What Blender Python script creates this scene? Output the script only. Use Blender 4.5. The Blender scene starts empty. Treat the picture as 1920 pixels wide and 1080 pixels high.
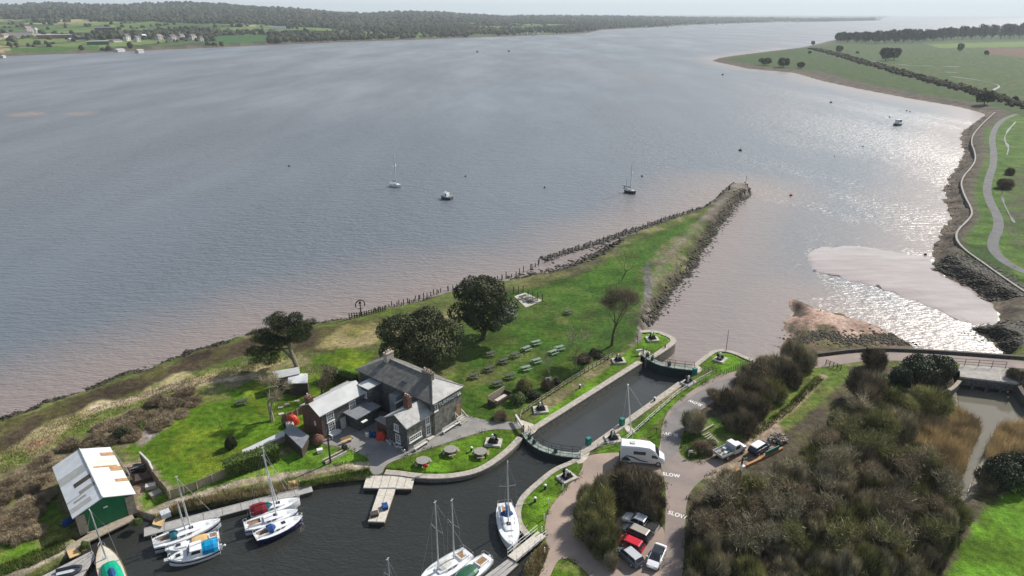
import bpy, math, random
import numpy as np
from mathutils import Vector, noise as mnoise

# ---------------------------------------------------------------- camera, sky, sun, exposure
sc = bpy.context.scene
COL = sc.collection
H, F = 60.0, 1280.0
PITCH = math.atan(514 / 1280)
cP, sP = math.cos(PITCH), math.sin(PITCH)
R = math.radians
SUN_AZ, SUN_EL = R(50), R(38)

cam_d = bpy.data.cameras.new("camera")
cam = bpy.data.objects.new("camera", cam_d)
COL.objects.link(cam)
cam.location = (0, 0, H)
cam.rotation_euler = (math.pi / 2 - PITCH, 0, 0)
cam_d.sensor_width = 36
cam_d.lens = 24
cam_d.clip_start = 1
cam_d.clip_end = 90000
sc.camera = cam

wd = bpy.data.worlds.new("World")
sc.world = wd
wd.use_nodes = True
wn, wl = wd.node_tree.nodes, wd.node_tree.links
wn.clear()
wo = wn.new("ShaderNodeOutputWorld")
bg = wn.new("ShaderNodeBackground")
sky = wn.new("ShaderNodeTexSky")
sky.sky_type = 'NISHITA'
sky.sun_disc = False
sky.sun_elevation = SUN_EL
sky.sun_rotation = SUN_AZ
sky.altitude = 60
sky.air_density = 1.0
sky.dust_density = 1.2
sky.ozone_density = 1.0
bg.inputs['Strength'].default_value = 0.082
# thin broken cloud: the sky texture mixed with a cloud white by noise over the view direction
tc = wn.new("ShaderNodeTexCoord")
mp = wn.new("ShaderNodeMapping")
mp.inputs['Scale'].default_value = (1.0, 1.0, 3.2)
nz = wn.new("ShaderNodeTexNoise")
nz.inputs['Scale'].default_value = 2.6
nz.inputs['Detail'].default_value = 6
nz.inputs['Roughness'].default_value = 0.55
rp = wn.new("ShaderNodeValToRGB")
rp.color_ramp.elements[0].position = 0.40
rp.color_ramp.elements[0].color = (0.0, 0.0, 0.0, 1)
rp.color_ramp.elements[1].position = 0.66
rp.color_ramp.elements[1].color = (0.22, 0.22, 0.22, 1)
mx = wn.new("ShaderNodeMix")
mx.data_type = 'RGBA'
mx.inputs[7].default_value = (11.8, 12.2, 12.4, 1)
wl.new(tc.outputs['Generated'], mp.inputs['Vector'])
wl.new(mp.outputs['Vector'], nz.inputs['Vector'])
wl.new(nz.outputs['Fac'], rp.inputs['Fac'])
sx = wn.new("ShaderNodeSeparateXYZ")
hz = wn.new("ShaderNodeMapRange")                 # high thin cloud thickens towards the horizon
hz.inputs['From Min'].default_value = 0.0
hz.inputs['From Max'].default_value = 0.65
hz.inputs['To Min'].default_value = 0.92
hz.inputs['To Max'].default_value = 0.0
mxx = wn.new("ShaderNodeMath"); mxx.operation = 'MAXIMUM'
wl.new(tc.outputs['Generated'], sx.inputs['Vector'])
wl.new(sx.outputs['Z'], hz.inputs['Value'])
dt = wn.new("ShaderNodeVectorMath"); dt.operation = 'DOT_PRODUCT'     # and is brighter on the sun's side of the sky
dt.inputs[1].default_value = (math.sin(SUN_AZ), math.cos(SUN_AZ), 0)
dm = wn.new("ShaderNodeMapRange")
dm.inputs['From Min'].default_value = -0.55
dm.inputs['From Max'].default_value = 0.45
dm.inputs['To Min'].default_value = 0.06
dm.inputs['To Max'].default_value = 1.0
ml = wn.new("ShaderNodeMath"); ml.operation = 'MULTIPLY'
wl.new(tc.outputs['Generated'], dt.inputs[0])
wl.new(dt.outputs['Value'], dm.inputs['Value'])
wl.new(dm.outputs['Result'], ml.inputs[0])
wl.new(hz.outputs['Result'], ml.inputs[1])
wl.new(ml.outputs[0], mxx.inputs[0])
wl.new(rp.outputs['Color'], mxx.inputs[1])
wl.new(mxx.outputs[0], mx.inputs['Factor'])
wl.new(sky.outputs['Color'], mx.inputs[6])
wl.new(mx.outputs[2], bg.inputs['Color'])
wl.new(bg.outputs['Background'], wo.inputs['Surface'])

sun_d = bpy.data.lights.new("sun", 'SUN')
sun_d.energy = 4.8
sun_d.angle = R(0.5)
sun_d.color = (1.0, 0.95, 0.87)
sun = bpy.data.objects.new("sun", sun_d)
COL.objects.link(sun)
sdir = Vector((math.sin(SUN_AZ) * math.cos(SUN_EL), math.cos(SUN_AZ) * math.cos(SUN_EL), math.sin(SUN_EL)))
sun.rotation_euler = sdir.to_track_quat('Z', 'Y').to_euler()
sun.location = (100, 100, 200)

sc.view_settings.view_transform = 'Standard'
sc.view_settings.look = 'None'
sc.view_settings.exposure = 0.32
sc.view_settings.gamma = 1.0
sc.view_settings.use_curve_mapping = False
sc.cycles.max_bounces = 5
sc.cycles.diffuse_bounces = 2
sc.cycles.glossy_bounces = 2
sc.cycles.transmission_bounces = 2
sc.cycles.volume_bounces = 0
sc.cycles.transparent_max_bounces = 4
sc.cycles.sample_clamp_indirect = 4
sc.cycles.sample_clamp_direct = 12

ZE, ZB, ZL, ZK = -2.2, -0.7, -1.7, -2.08      # water levels: estuary, basin, lock, creek
HAZE = 0.00009

# ---------------------------------------------------------------- helpers
def P(px, py, z=0.0):
    """place on the plane z that the survey photograph shows at (px, py)"""
    a, b = (px - 960) / F, (540 - py) / F
    t = (z - H) / (-sP + b * cP)
    return (a * t, (cP + b * sP) * t)

def zat(y, py):
    b = (540 - py) / F
    return H + y * (-sP + b * cP) / (cP + b * sP)

def P3(px, py, z=0.0):
    x, y = P(px, py, z)
    return Vector((x, y, z))

def ang(p, q):
    return math.atan2(q[1] - p[1], q[0] - p[0])

def ss(a, b, x):
    t = np.clip((x - a) / (b - a), 0, 1)
    return t * t * (3 - 2 * t)

def vnoise(x, y, seed=0):
    xi, yi = np.floor(x).astype(np.int64), np.floor(y).astype(np.int64)
    fx, fy = x - xi, y - yi
    fx, fy = fx * fx * (3 - 2 * fx), fy * fy * (3 - 2 * fy)
    def h(i, j):
        n = (i * 374761393 + j * 668265263 + seed * 1442695041) & 0xffffffff
        n = ((n ^ (n >> 13)) * 1274126177) & 0xffffffff
        n = ((n ^ (n >> 16)) * 2246822519) & 0xffffffff
        return ((n ^ (n >> 15)) & 0xffff) / 65535.0
    return (h(xi, yi) * (1 - fx) + h(xi + 1, yi) * fx) * (1 - fy) + (h(xi, yi + 1) * (1 - fx) + h(xi + 1, yi + 1) * fx) * fy

def fbm(x, y, seed=0, oct=4):
    a, s, t = 0.5, 0, 0
    for i in range(oct):
        s = s + a * vnoise(x * 2 ** i, y * 2 ** i, seed + i * 17)
        t += a
        a *= 0.5
    return s / t

def inside(poly, X, Y):
    r = np.zeros(X.shape, bool)
    n = len(poly)
    for i in range(n):
        x1, y1 = poly[i][:2]
        x2, y2 = poly[(i + 1) % n][:2]
        if y1 == y2:
            continue
        cnd = (y1 > Y) != (y2 > Y)
        r ^= cnd & (X < (x2 - x1) * (Y - y1) / (y2 - y1) + x1)
    return r

def sdist(poly, X, Y, closed=True, wts=None):
    """signed distance (positive inside), optionally the weight of the nearest segment"""
    best = np.full(X.shape, 1e18)
    wbest = np.zeros(X.shape)
    n = len(poly)
    for i in range(n if closed else n - 1):
        ax, ay = poly[i][:2]
        bx, by = poly[(i + 1) % n][:2]
        dx, dy = bx - ax, by - ay
        L2 = dx * dx + dy * dy + 1e-9
        t = np.clip(((X - ax) * dx + (Y - ay) * dy) / L2, 0, 1)
        d = (X - ax - t * dx) ** 2 + (Y - ay - t * dy) ** 2
        m = d < best
        best = np.where(m, d, best)
        if wts is not None:
            wbest = np.where(m, wts[i] * (1 - t) + wts[(i + 1) % n] * t, wbest)
    d = np.sqrt(best)
    if closed:
        d = np.where(inside(poly, X, Y), d, -d)
    return (d, wbest) if wts is not None else d

def new_mesh(name, verts, faces, mats, parent=None, mi=None, smooth=False):
    me = bpy.data.meshes.new(name)
    me.from_pydata([tuple(v) for v in verts], [], faces)
    for m in (mats if isinstance(mats, (list, tuple)) else [mats]):
        me.materials.append(m)
    if mi is not None:
        me.polygons.foreach_set('material_index', mi)
    if smooth:
        me.polygons.foreach_set('use_smooth', [True] * len(me.polygons))
    me.update()
    o = bpy.data.objects.new(name, me)
    COL.objects.link(o)
    if parent:
        o.parent = parent
    return o

def np_mesh(name, V, Fc, mats, parent=None, tone=None, smooth=False, mi=None):
    """big meshes from numpy arrays; Fc is (n,3) or (n,4); tone is one value per face"""
    me = bpy.data.meshes.new(name)
    k = Fc.shape[1]
    me.vertices.add(len(V)); me.vertices.foreach_set('co', V.astype(np.float32).ravel())
    me.loops.add(Fc.size); me.loops.foreach_set('vertex_index', Fc.astype(np.int32).ravel())
    me.polygons.add(len(Fc))
    me.polygons.foreach_set('loop_start', np.arange(0, Fc.size, k, dtype=np.int32))
    me.polygons.foreach_set('loop_total', np.full(len(Fc), k, dtype=np.int32))
    if smooth:
        me.polygons.foreach_set('use_smooth', np.ones(len(Fc), bool))
    for m in (mats if isinstance(mats, (list, tuple)) else [mats]):
        me.materials.append(m)
    if mi is not None:
        me.polygons.foreach_set('material_index', mi.astype(np.int32))
    me.update(calc_edges=True)
    if tone is not None:
        a = me.attributes.new('tone', 'FLOAT', 'FACE')
        a.data.foreach_set('value', tone.astype(np.float32))
    o = bpy.data.objects.new(name, me)
    COL.objects.link(o)
    if parent:
        o.parent = parent
    return o

class MB:
    def __init__(s):
        s.v, s.f, s.m = [], [], []
    def face(s, pts, mi=0):
        i = len(s.v)
        s.v += [tuple(p) for p in pts]
        s.f.append(tuple(range(i, i + len(pts))))
        s.m.append(mi)
    def box(s, cx, cy, z0, sx, sy, sz, rot=0, mi=0, tx=1.0, ty=1.0):
        c, q = math.cos(rot), math.sin(rot)
        i = len(s.v)
        for z, kx, ky in ((z0, 1, 1), (z0 + sz, tx, ty)):
            for ux, uy in ((-1, -1), (1, -1), (1, 1), (-1, 1)):
                x, y = ux * sx / 2 * kx, uy * sy / 2 * ky
                s.v.append((cx + x * c - y * q, cy + x * q + y * c, z))
        for f in ((3, 2, 1, 0), (4, 5, 6, 7), (0, 1, 5, 4), (1, 2, 6, 5), (2, 3, 7, 6), (3, 0, 4, 7)):
            s.f.append(tuple(i + k for k in f)); s.m.append(mi)
        return s
    def prism(s, poly, z0, z1, mi=0, mtop=None):
        n = len(poly)
        a = sum(poly[i][0] * poly[(i + 1) % n][1] - poly[(i + 1) % n][0] * poly[i][1] for i in range(n))
        if a < 0:
            poly = poly[::-1]
        i = len(s.v)
        s.v += [(p[0], p[1], z0) for p in poly] + [(p[0], p[1], z1) for p in poly]
        for k in range(n):
            s.f.append((i + k, i + (k + 1) % n, i + n + (k + 1) % n, i + n + k)); s.m.append(mi)
        s.f.append(tuple(i + n + k for k in range(n))); s.m.append(mi if mtop is None else mtop)
        s.f.append(tuple(i + k for k in reversed(range(n)))); s.m.append(mi)
        return s
    def tube(s, pts, rad, n=6, mi=0, cap=True):
        pts = [Vector(p) for p in pts]
        if not isinstance(rad, (list, tuple)):
            rad = [rad] * len(pts)
        base = len(s.v)
        for k, p in enumerate(pts):
            d = (pts[min(k + 1, len(pts) - 1)] - pts[max(k - 1, 0)])
            if d.length < 1e-9:
                d = Vector((0, 0, 1))
            d.normalize()
            u = d.cross(Vector((0, 0, 1)) if abs(d.z) < 0.95 else Vector((1, 0, 0))).normalized()
            w = d.cross(u)
            for j in range(n):
                a = 2 * math.pi * j / n
                s.v.append(tuple(p + (u * math.cos(a) + w * math.sin(a)) * rad[k]))
        for k in range(len(pts) - 1):
            for j in range(n):
                a, b = base + k * n + j, base + k * n + (j + 1) % n
                s.f.append((a, a + n, b + n, b)); s.m.append(mi)
        if cap:
            s.f.append(tuple(base + j for j in range(n))); s.m.append(mi)
            s.f.append(tuple(base + (len(pts) - 1) * n + j for j in reversed(range(n)))); s.m.append(mi)
        return s
    def loft(s, rings, mi=0, closed=True, cap=True):
        base = len(s.v)
        n = len(rings[0])
        for r in rings:
            s.v += [tuple(p) for p in r]
        for k in range(len(rings) - 1):
            for j in range(n if closed else n - 1):
                a, b = base + k * n + j, base + k * n + (j + 1) % n
                s.f.append((a, b, b + n, a + n)); s.m.append(mi)
        if cap and closed:
            s.f.append(tuple(base + j for j in reversed(range(n)))); s.m.append(mi)
            s.f.append(tuple(base + (len(rings) - 1) * n + j for j in range(n))); s.m.append(mi)
        return s
    def ball(s, c, rx, ry, rz, mi=0, nu=8, nv=5, jit=0.0, rnd=None):
        rings = []
        for k in range(nv + 1):
            t = math.pi * k / nv
            ring = []
            for j in range(nu):
                a = 2 * math.pi * j / nu
                q = 1 + (rnd.uniform(-jit, jit) if rnd else 0)
                ring.append((c[0] + rx * q * math.sin(t) * math.cos(a), c[1] + ry * q * math.sin(t) * math.sin(a), c[2] - rz * q * math.cos(t)))
            rings.append(ring)
        return s.loft(rings, mi, True, False)
    def build(s, name, mats, parent=None, smooth=False):
        return new_mesh(name, s.v, s.f, mats, parent, s.m, smooth)

def tag(o, label=None, cat=None, group=None, kind=None):
    if label: o['label'] = label
    if cat: o['category'] = cat
    if group: o['group'] = group
    if kind: o['kind'] = kind
    return o

def thing(name, label, cat, loc=(0, 0, 0), rot=0.0, group=None):
    o = bpy.data.objects.new(name, None)
    COL.objects.link(o)
    o.location = loc if len(loc) == 3 else (loc[0], loc[1], 0)
    o.rotation_euler = (0, 0, rot)
    o.empty_display_size = 0.3
    return tag(o, label, cat, group)

KIDS = {}
def dup(root, loc, rot=0.0, label=None, group=None, scale=None):
    """a copy of a thing with copies of its parts and sub-parts"""
    r = root.copy()
    COL.objects.link(r)
    r.location = loc if len(loc) == 3 else (loc[0], loc[1], 0)
    r.rotation_euler = (0, 0, rot)
    if scale: r.scale = (scale,) * 3 if not isinstance(scale, tuple) else scale
    if label: r['label'] = label
    if group: r['group'] = group
    def rec(src, dst):
        if src.name not in KIDS:
            KIDS[src.name] = list(src.children)
        for ch in KIDS[src.name]:
            k = ch.copy(); COL.objects.link(k); k.parent = dst
            rec(ch, k)
    rec(root, r)
    return r

# ---------------------------------------------------------------- materials
def sock(n, *names):
    for k in names:
        if k in n.inputs:
            return n.inputs[k]

def mat(name, c1, c2=None, scale=1.0, rough=0.8, spec=0.3, metal=0.0, bump=0.0, bscale=None, coords='Position', stretch=None, detail=5, tone=0.0, rnd=0.0, lo=0.35, hi=0.65, c3=None):
    m = bpy.data.materials.new(name)
    m.use_nodes = True
    N, L = m.node_tree.nodes, m.node_tree.links
    b = N['Principled BSDF']
    b.inputs['Roughness'].default_value = rough
    sock(b, 'Specular IOR Level', 'Specular').default_value = spec
    b.inputs['Metallic'].default_value = metal
    c2 = c2 or tuple(k * 0.8 for k in c1)
    if coords == 'Position':
        v = N.new("ShaderNodeNewGeometry").outputs['Position']
    else:
        v = N.new("ShaderNodeTexCoord").outputs['Object']
    if stretch:
        q = N.new("ShaderNodeMapping")
        q.inputs['Scale'].default_value = stretch[:3]
        if len(stretch) > 3:
            q.inputs['Rotation'].default_value = (0, 0, stretch[3])
        L.new(v, q.inputs['Vector']); v = q.outputs['Vector']
    n = N.new("ShaderNodeTexNoise")
    n.inputs['Scale'].default_value = scale
    n.inputs['Detail'].default_value = detail
    n.inputs['Roughness'].default_value = 0.6
    L.new(v, n.inputs['Vector'])
    r = N.new("ShaderNodeValToRGB")
    r.color_ramp.elements[0].position = lo
    r.color_ramp.elements[0].color = (*c1, 1)
    r.color_ramp.elements[1].position = hi
    r.color_ramp.elements[1].color = (*c2, 1)
    if c3:
        e = r.color_ramp.elements.new((lo + hi) / 2)
        e.color = (*c3, 1)
    L.new(n.outputs['Fac'], r.inputs['Fac'])
    out = r.outputs['Color']
    def scale_by(out, val, amt):
        mr = N.new("ShaderNodeMapRange")
        mr.inputs['To Min'].default_value = 1 - amt
        mr.inputs['To Max'].default_value = 1 + amt
        L.new(val, mr.inputs['Value'])
        vm = N.new("ShaderNodeVectorMath"); vm.operation = 'SCALE'
        L.new(out, vm.inputs[0]); L.new(mr.outputs['Result'], vm.inputs['Scale'])
        return vm.outputs['Vector']
    if tone:
        at = N.new("ShaderNodeAttribute"); at.attribute_name = 'tone'
        out = scale_by(out, at.outputs['Fac'], tone)
    if rnd:
        oi = N.new("ShaderNodeObjectInfo")
        out = scale_by(out, oi.outputs['Random'], rnd)
    L.new(out, b.inputs['Base Color'])
    if bump:
        n2 = N.new("ShaderNodeTexNoise")
        n2.inputs['Scale'].default_value = bscale or scale * 4
        n2.inputs['Detail'].default_value = 4
        L.new(v, n2.inputs['Vector'])
        bp = N.new("ShaderNodeBump")
        bp.inputs['Strength'].default_value = bump
        bp.inputs['Distance'].default_value = 0.1
        L.new(n2.outputs['Fac'], bp.inputs['Height'])
        L.new(bp.outputs['Normal'], b.inputs['Normal'])
    return m

M = {}
M['stone'] = mat('rubble_stone', (.10, .095, .08), (.24, .22, .19), 3.5, .9, .2, bump=.5, bscale=6)
M['darkstone'] = mat('dark_slate_rubble', (.05, .052, .055), (.135, .135, .13), 2.8, .85, .25, bump=.6, bscale=5)
M['greystone'] = mat('weathered_grey_render', (.10, .10, .09), (.24, .23, .20), 1.3, .9, .2, bump=.5, bscale=6)
M['coping'] = mat('granite_coping', (.30, .27, .23), (.46, .42, .36), 1.6, .85, .25, bump=.2)
M['slab'] = mat('pale_stone_slab', (.36, .34, .30), (.55, .52, .46), 1.2, .85, .25)
M['brick'] = mat('brown_brick', (.11, .055, .04), (.19, .10, .075), 3, .9, .2, bump=.3, bscale=10)
M['slate'] = mat('slate_roof', (.10, .10, .095), (.21, .205, .19), 1.4, .6, .4, bump=.4, bscale=7, c3=(.15, .145, .125))
M['slatelight'] = mat('pale_slate_roof', (.24, .24, .235), (.40, .395, .38), 1.0, .55, .4, bump=.3, bscale=7)
M['membrane'] = mat('pale_roof_membrane', (.42, .43, .43), (.53, .54, .53), .5, .5, .4)
M['lead'] = mat('lead_flat_roof', (.16, .17, .185), (.25, .26, .275), .8, .5, .4)
M['white'] = mat('white_paint', (.78, .78, .76), (.68, .68, .66), 2, .5, .4)
M['whitedirty'] = mat('weathered_white_paint', (.60, .60, .57), (.45, .44, .40), 2, .6, .3)
M['glass'] = mat('window_glass', (.02, .024, .03), (.035, .04, .05), 2, .08, .6)
M['black'] = mat('black_paint', (.018, .018, .02), (.03, .03, .03), 3, .5, .4)
M['iron'] = mat('dark_ironwork', (.022, .024, .026), (.05, .045, .04), 4, .6, .4, metal=.2)
M['gategreen'] = mat('dark_green_gate_timber', (.016, .03, .028), (.03, .045, .04), 2, .6, .3)
M['deckgreen'] = mat('green_grey_walkway', (.20, .25, .22), (.30, .34, .30), 2, .7, .3)
M['timber'] = mat('weathered_timber', (.25, .21, .16), (.38, .33, .26), 3, .85, .2, stretch=(1, 1, 1))
M['darktimber'] = mat('dark_wet_timber', (.045, .035, .028), (.09, .07, .055), 3, .8, .3)
M['paleboard'] = mat('bleached_decking', (.46, .42, .36), (.60, .56, .49), 2.5, .85, .2)
M['greydeck'] = mat('grey_pontoon_decking', (.30, .29, .28), (.40, .39, .37), 2, .85, .2)
M['rust'] = mat('rusty_sheet', (.30, .16, .08), (.42, .27, .15), 2, .85, .2)
M['corrug'] = mat('corrugated_sheet', (.52, .54, .56), (.66, .67, .68), .7, .45, .4)
M['bgreen'] = mat('green_boarding', (.004, .115, .042), (.008, .14, .052), 1, .5, .4)
M['concrete'] = mat('concrete', (.27, .25, .225), (.38, .36, .33), .8, .9, .2)
M['red'] = mat('red_paint', (.50, .02, .02), (.42, .015, .02), 2, .35, .5)
M['redtarp'] = mat('red_tarpaulin', (.55, .045, .015), (.40, .03, .015), 3, .5, .4)
M['burgundy'] = mat('burgundy_canvas', (.20, .018, .03), (.15, .014, .022), 3, .75, .2)
M['blue'] = mat('blue_canvas', (.02, .07, .22), (.015, .05, .17), 3, .7, .2)
M['cyan'] = mat('bright_blue_cover', (.0, .33, .55), (.0, .17, .42), .8, .5, .3)
M['teal'] = mat('teal_canvas', (.015, .09, .12), (.02, .12, .15), 3, .7, .2)
M['jade'] = mat('jade_green_cover', (.0, .36, .20), (.0, .28, .17), 2, .55, .3)
M['greenpaint'] = mat('dark_green_paint', (.012, .085, .045), (.02, .10, .05), 2, .45, .4)
M['tealbox'] = mat('teal_paint', (.01, .20, .17), (.015, .16, .14), 2, .5, .4)
M['navy'] = mat('navy_hull', (.008, .012, .055), (.012, .016, .07), 2, .25, .5)
M['gel'] = mat('white_gelcoat', (.76, .77, .77), (.68, .69, .70), 1.5, .3, .5, coords='Object')
M['cream'] = mat('cream_deck', (.60, .56, .46), (.50, .47, .39), 2, .55, .3, coords='Object')
M['greygel'] = mat('grey_gelcoat', (.45, .48, .51), (.52, .55, .57), 1.5, .3, .5)
M['tan'] = mat('tan_tarpaulin', (.62, .42, .20), (.55, .38, .18), 2, .7, .2)
M['teak'] = mat('teak', (.26, .15, .075), (.34, .21, .11), 4, .6, .3)
M['alu'] = mat('mast_aluminium', (.55, .56, .57), (.62, .63, .63), 3, .35, .5, metal=.4)
M['wire'] = mat('rigging_wire', (.35, .36, .37), (.42, .42, .42), 3, .5, .4)
M['rubber'] = mat('tyre_rubber', (.02, .02, .02), (.03, .03, .03), 3, .8, .2)
M['silver'] = mat('silver_car_paint', (.55, .57, .59), (.58, .60, .62), 1, .25, .6, metal=.3)
M['carwhite'] = mat('white_car_paint', (.80, .81, .82), (.76, .77, .78), 1, .22, .6)
M['carblue'] = mat('steel_blue_car_paint', (.12, .17, .24), (.14, .19, .26), 1, .25, .6, metal=.3)
M['carred'] = mat('red_car_paint', (.55, .008, .025), (.50, .008, .02), 1, .22, .6)
M['cardark'] = mat('dark_car_paint', (.035, .042, .055), (.045, .05, .06), 1, .22, .6)
M['carbeige'] = mat('champagne_car_paint', (.42, .38, .31), (.45, .41, .34), 1, .25, .6, metal=.3)
M['lamp'] = mat('lamp_lens', (.75, .75, .72), (.7, .7, .68), 5, .15, .6)
M['taillamp'] = mat('tail_lamp_lens', (.35, .01, .01), (.3, .01, .01), 5, .2, .5)
M['log'] = mat('cut_log_ends', (.45, .40, .34), (.20, .17, .14), 4, .9, .2)
M['orange'] = mat('orange_brown_boards', (.36, .17, .08), (.48, .27, .14), 2, .85, .2)
M['fencewood'] = mat('weathered_fence_boards', (.22, .19, .13), (.34, .30, .22), 3, .9, .2, stretch=(3, 3, .4))
M['rail'] = mat('galvanised_rail', (.42, .43, .43), (.5, .5, .5), 3, .5, .4, metal=.3)
M['greenrail'] = mat('green_railing_paint', (.03, .07, .06), (.05, .10, .085), 3, .55, .4)
M['tablegrey'] = mat('weathered_table_boards', (.22, .21, .19), (.32, .30, .27), 4, .85, .2)
M['tablegreen'] = mat('green_table_boards', (.15, .21, .17), (.21, .27, .22), 4, .6, .4)
M['tabledark'] = mat('dark_table_boards', (.05, .06, .05), (.085, .09, .075), 4, .7, .3)
M['signwhite'] = mat('white_lettering', (.80, .80, .78), (.74, .74, .72), 3, .5, .3)
M['roadpaint'] = mat('white_road_paint', (.80, .79, .76), (.62, .60, .57), 5, .7, .3)
M['bark'] = mat('bark', (.07, .058, .045), (.14, .12, .095), 4, .95, .1)
M['palebark'] = mat('pale_bark', (.20, .175, .14), (.30, .27, .22), 4, .95, .1)
M['oakleaf'] = mat('holm_oak_leaves', (.040, .052, .022), (.095, .105, .050), .6, .7, .15, tone=.45, coords='Object')
M['oaksunlit'] = mat('painted_sunlit_oak_leaves', (.09, .11, .065), (.17, .19, .13), .8, .6, .35, tone=.4, coords='Object')  # paler copy of the oak leaves; sunlight on the boughs put into the colour
M['pineleaf'] = mat('pine_needles', (.028, .043, .015), (.062, .078, .028), .7, .65, .3, tone=.45, coords='Object')
M['hedge'] = mat('clipped_hedge_leaves', (.05, .085, .012), (.09, .135, .02), 1, .6, .3, tone=.4)
M['shrubgreen'] = mat('green_shrub_leaves', (.05, .085, .016), (.095, .13, .03), .8, .6, .3, tone=.4, coords='Object', rnd=.2)
M['shrubdark'] = mat('dark_shrub_leaves', (.022, .035, .015), (.05, .06, .03), .8, .6, .3, tone=.45, coords='Object', rnd=.2)
M['twig'] = mat('bare_grey_twigs', (.23, .20, .13), (.43, .385, .265), .5, .9, .15, tone=.65, coords='Object', rnd=.18)
M['twigdark'] = mat('dark_bare_twigs', (.13, .108, .072), (.25, .21, .14), .5, .9, .15, tone=.65, coords='Object', rnd=.2)
M['twigolive'] = mat('olive_budding_twigs', (.17, .165, .07), (.31, .30, .135), .5, .9, .15, tone=.6, coords='Object', rnd=.2)
M['twigbrown'] = mat('brown_bramble_stems', (.20, .155, .095), (.34, .28, .19), .5, .9, .15, tone=.4, coords='Object', rnd=.2)
M['reed'] = mat('dry_reeds', (.36, .28, .16), (.56, .46, .29), .5, .85, .2, tone=.45)
M['drygrass'] = mat('dry_bank_grass', (.22, .18, .09), (.34, .28, .15), .6, .9, .15, tone=.45)
M['greengrass'] = mat('tall_green_grass', (.075, .13, .02), (.15, .19, .045), .6, .85, .15, tone=.45)
M['weed'] = mat('dark_bladderwrack', (.022, .019, .013), (.055, .046, .03), 1.2, .75, .3, tone=.4)
M['rock'] = mat('dark_wet_rock', (.045, .042, .038), (.13, .12, .105), 2, .8, .3, tone=.4)
M['farleaf'] = mat('distant_woodland', (.034, .042, .023), (.075, .075, .042), .012, .95, .05, tone=.5)
M['treeleaf'] = mat('bare_woodland_crowns', (.045, .045, .026), (.085, .078, .05), .05, .95, .05, tone=.45)
M['keg'] = mat('metal_keg', (.45, .46, .47), (.55, .55, .55), 4, .4, .5, metal=.5)
M['pot'] = mat('terracotta_pot', (.42, .22, .13), (.34, .18, .11), 5, .85, .2)
M['farwall'] = mat('pale_house_wall', (.64, .63, .60), (.52, .50, .47), .03, .9, .1, rnd=.3)
M['farroof'] = mat('grey_house_roof', (.13, .12, .125), (.21, .17, .16), .03, .8, .1, rnd=.3)
M['farred'] = mat('red_brick_wall', (.22, .11, .08), (.27, .15, .11), .05, .9, .1)
M['farshed'] = mat('pale_shed_roof', (.55, .57, .58), (.45, .47, .48), .02, .6, .2, rnd=.2)
# ================================================================ ground, water, roads
# near coast of the estuary: (px, py, shore width, z it was read at); water lies beyond it
coast_px = [
 (0,785,7,ZE),(60,765,7,ZE),(130,740,7,ZE),(200,711,7,ZE),(290,686,7,ZE),(350,661,7,ZE),(420,641,7,ZE),(470,622,7,ZE),
 (540,614,6,ZE),(600,606,6,ZE),(660,596,5,ZE),(720,581,5,ZE),(800,562,5,ZE),(850,548,5,ZE),(940,531,5,ZE),(985,521,5,ZE),(1030,512,6,ZE),
 (1075,498,6,ZE),(1120,478,5,ZE),(1150,455,4,ZE),(1200,436,4,ZE),(1260,414,3,ZE),(1312,397,2.5,ZE),(1340,376,2,ZE),(1362,356,1.5,ZE),(1372,351,1,ZE),
 (1403,352,1,ZE),(1406,364,1,ZE),(1388,378,2,ZE),(1370,400,3,ZE),(1345,432,4,ZE),(1312,480,5,ZE),(1300,505,6,ZE),(1262,550,6,ZE),(1232,590,5,ZE),(1215,612,3,ZE),
 (1206,624,.5,0),(1226,621,.5,0),(1250,629,.5,0),(1262,636,.5,0),(1259,644,.5,0),(1226,666,.5,0),(1214,673,.5,0),
 (1300,686,.5,0),(1312,679,.5,0),(1328,666,.5,0),(1344,657,.5,0),(1372,660,.6,0),(1408,676,.8,0),(1440,677,2,0),(1462,664,4,-1.5),
 (1470,630,6,ZE),(1478,595,7,ZE),(1484,562,7,ZE),(1510,568,7,ZE),(1560,587,7,ZE),(1620,603,6,ZE),(1672,624,5,ZE),(1700,646,3,ZE),(1722,662,1.2,-1),
 (1800,668,.8,0),(1878,671,1,0),
 (1884,664,3,ZE),(1868,645,4,ZE),(1832,617,4,ZE),(1868,612,4,ZE),(1876,596,5,ZE),(1862,570,6,ZE),(1815,540,6,ZE),(1765,516,6,ZE),(1746,500,7,ZE),
 (1745,480,7,ZE),(1752,450,7,ZE),(1785,413,7,ZE),(1772,382,8,ZE),(1770,352,9,ZE),(1790,318,9,ZE),(1806,290,9,ZE),(1800,250,10,ZE),(1848,214,12,ZE),
 (1800,201,16,ZE),(1700,184,16,ZE),(1600,165,20,ZE),(1540,152,24,ZE),(1490,137,26,ZE),(1400,129,22,ZE),(1375,123,20,ZE),(1345,117,18,ZE),(1334,113.5,16,ZE),
 (1350,108,20,ZE),(1380,103.5,24,ZE),(1440,96,28,ZE),(1500,89,30,ZE),(1525,84,30,ZE),(1560,75,40,ZE),(1600,67,50,ZE),(1700,60,60,ZE),(1800,55,70,ZE),(1920,49,80,ZE),(2200,44,90,ZE)]
coast = [(-420, -260), (-330, -60), (-240, 15), (-150, 62)]
cw = [7, 7, 7, 7]
for a in coast_px:
    coast.append(P(a[0], a[1], a[3])); cw.append(a[2])
coast += [(45000, 9000), (45000, 60000), (-45000, 60000), (-45000, -260)]
cw += [80] * 4

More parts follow.
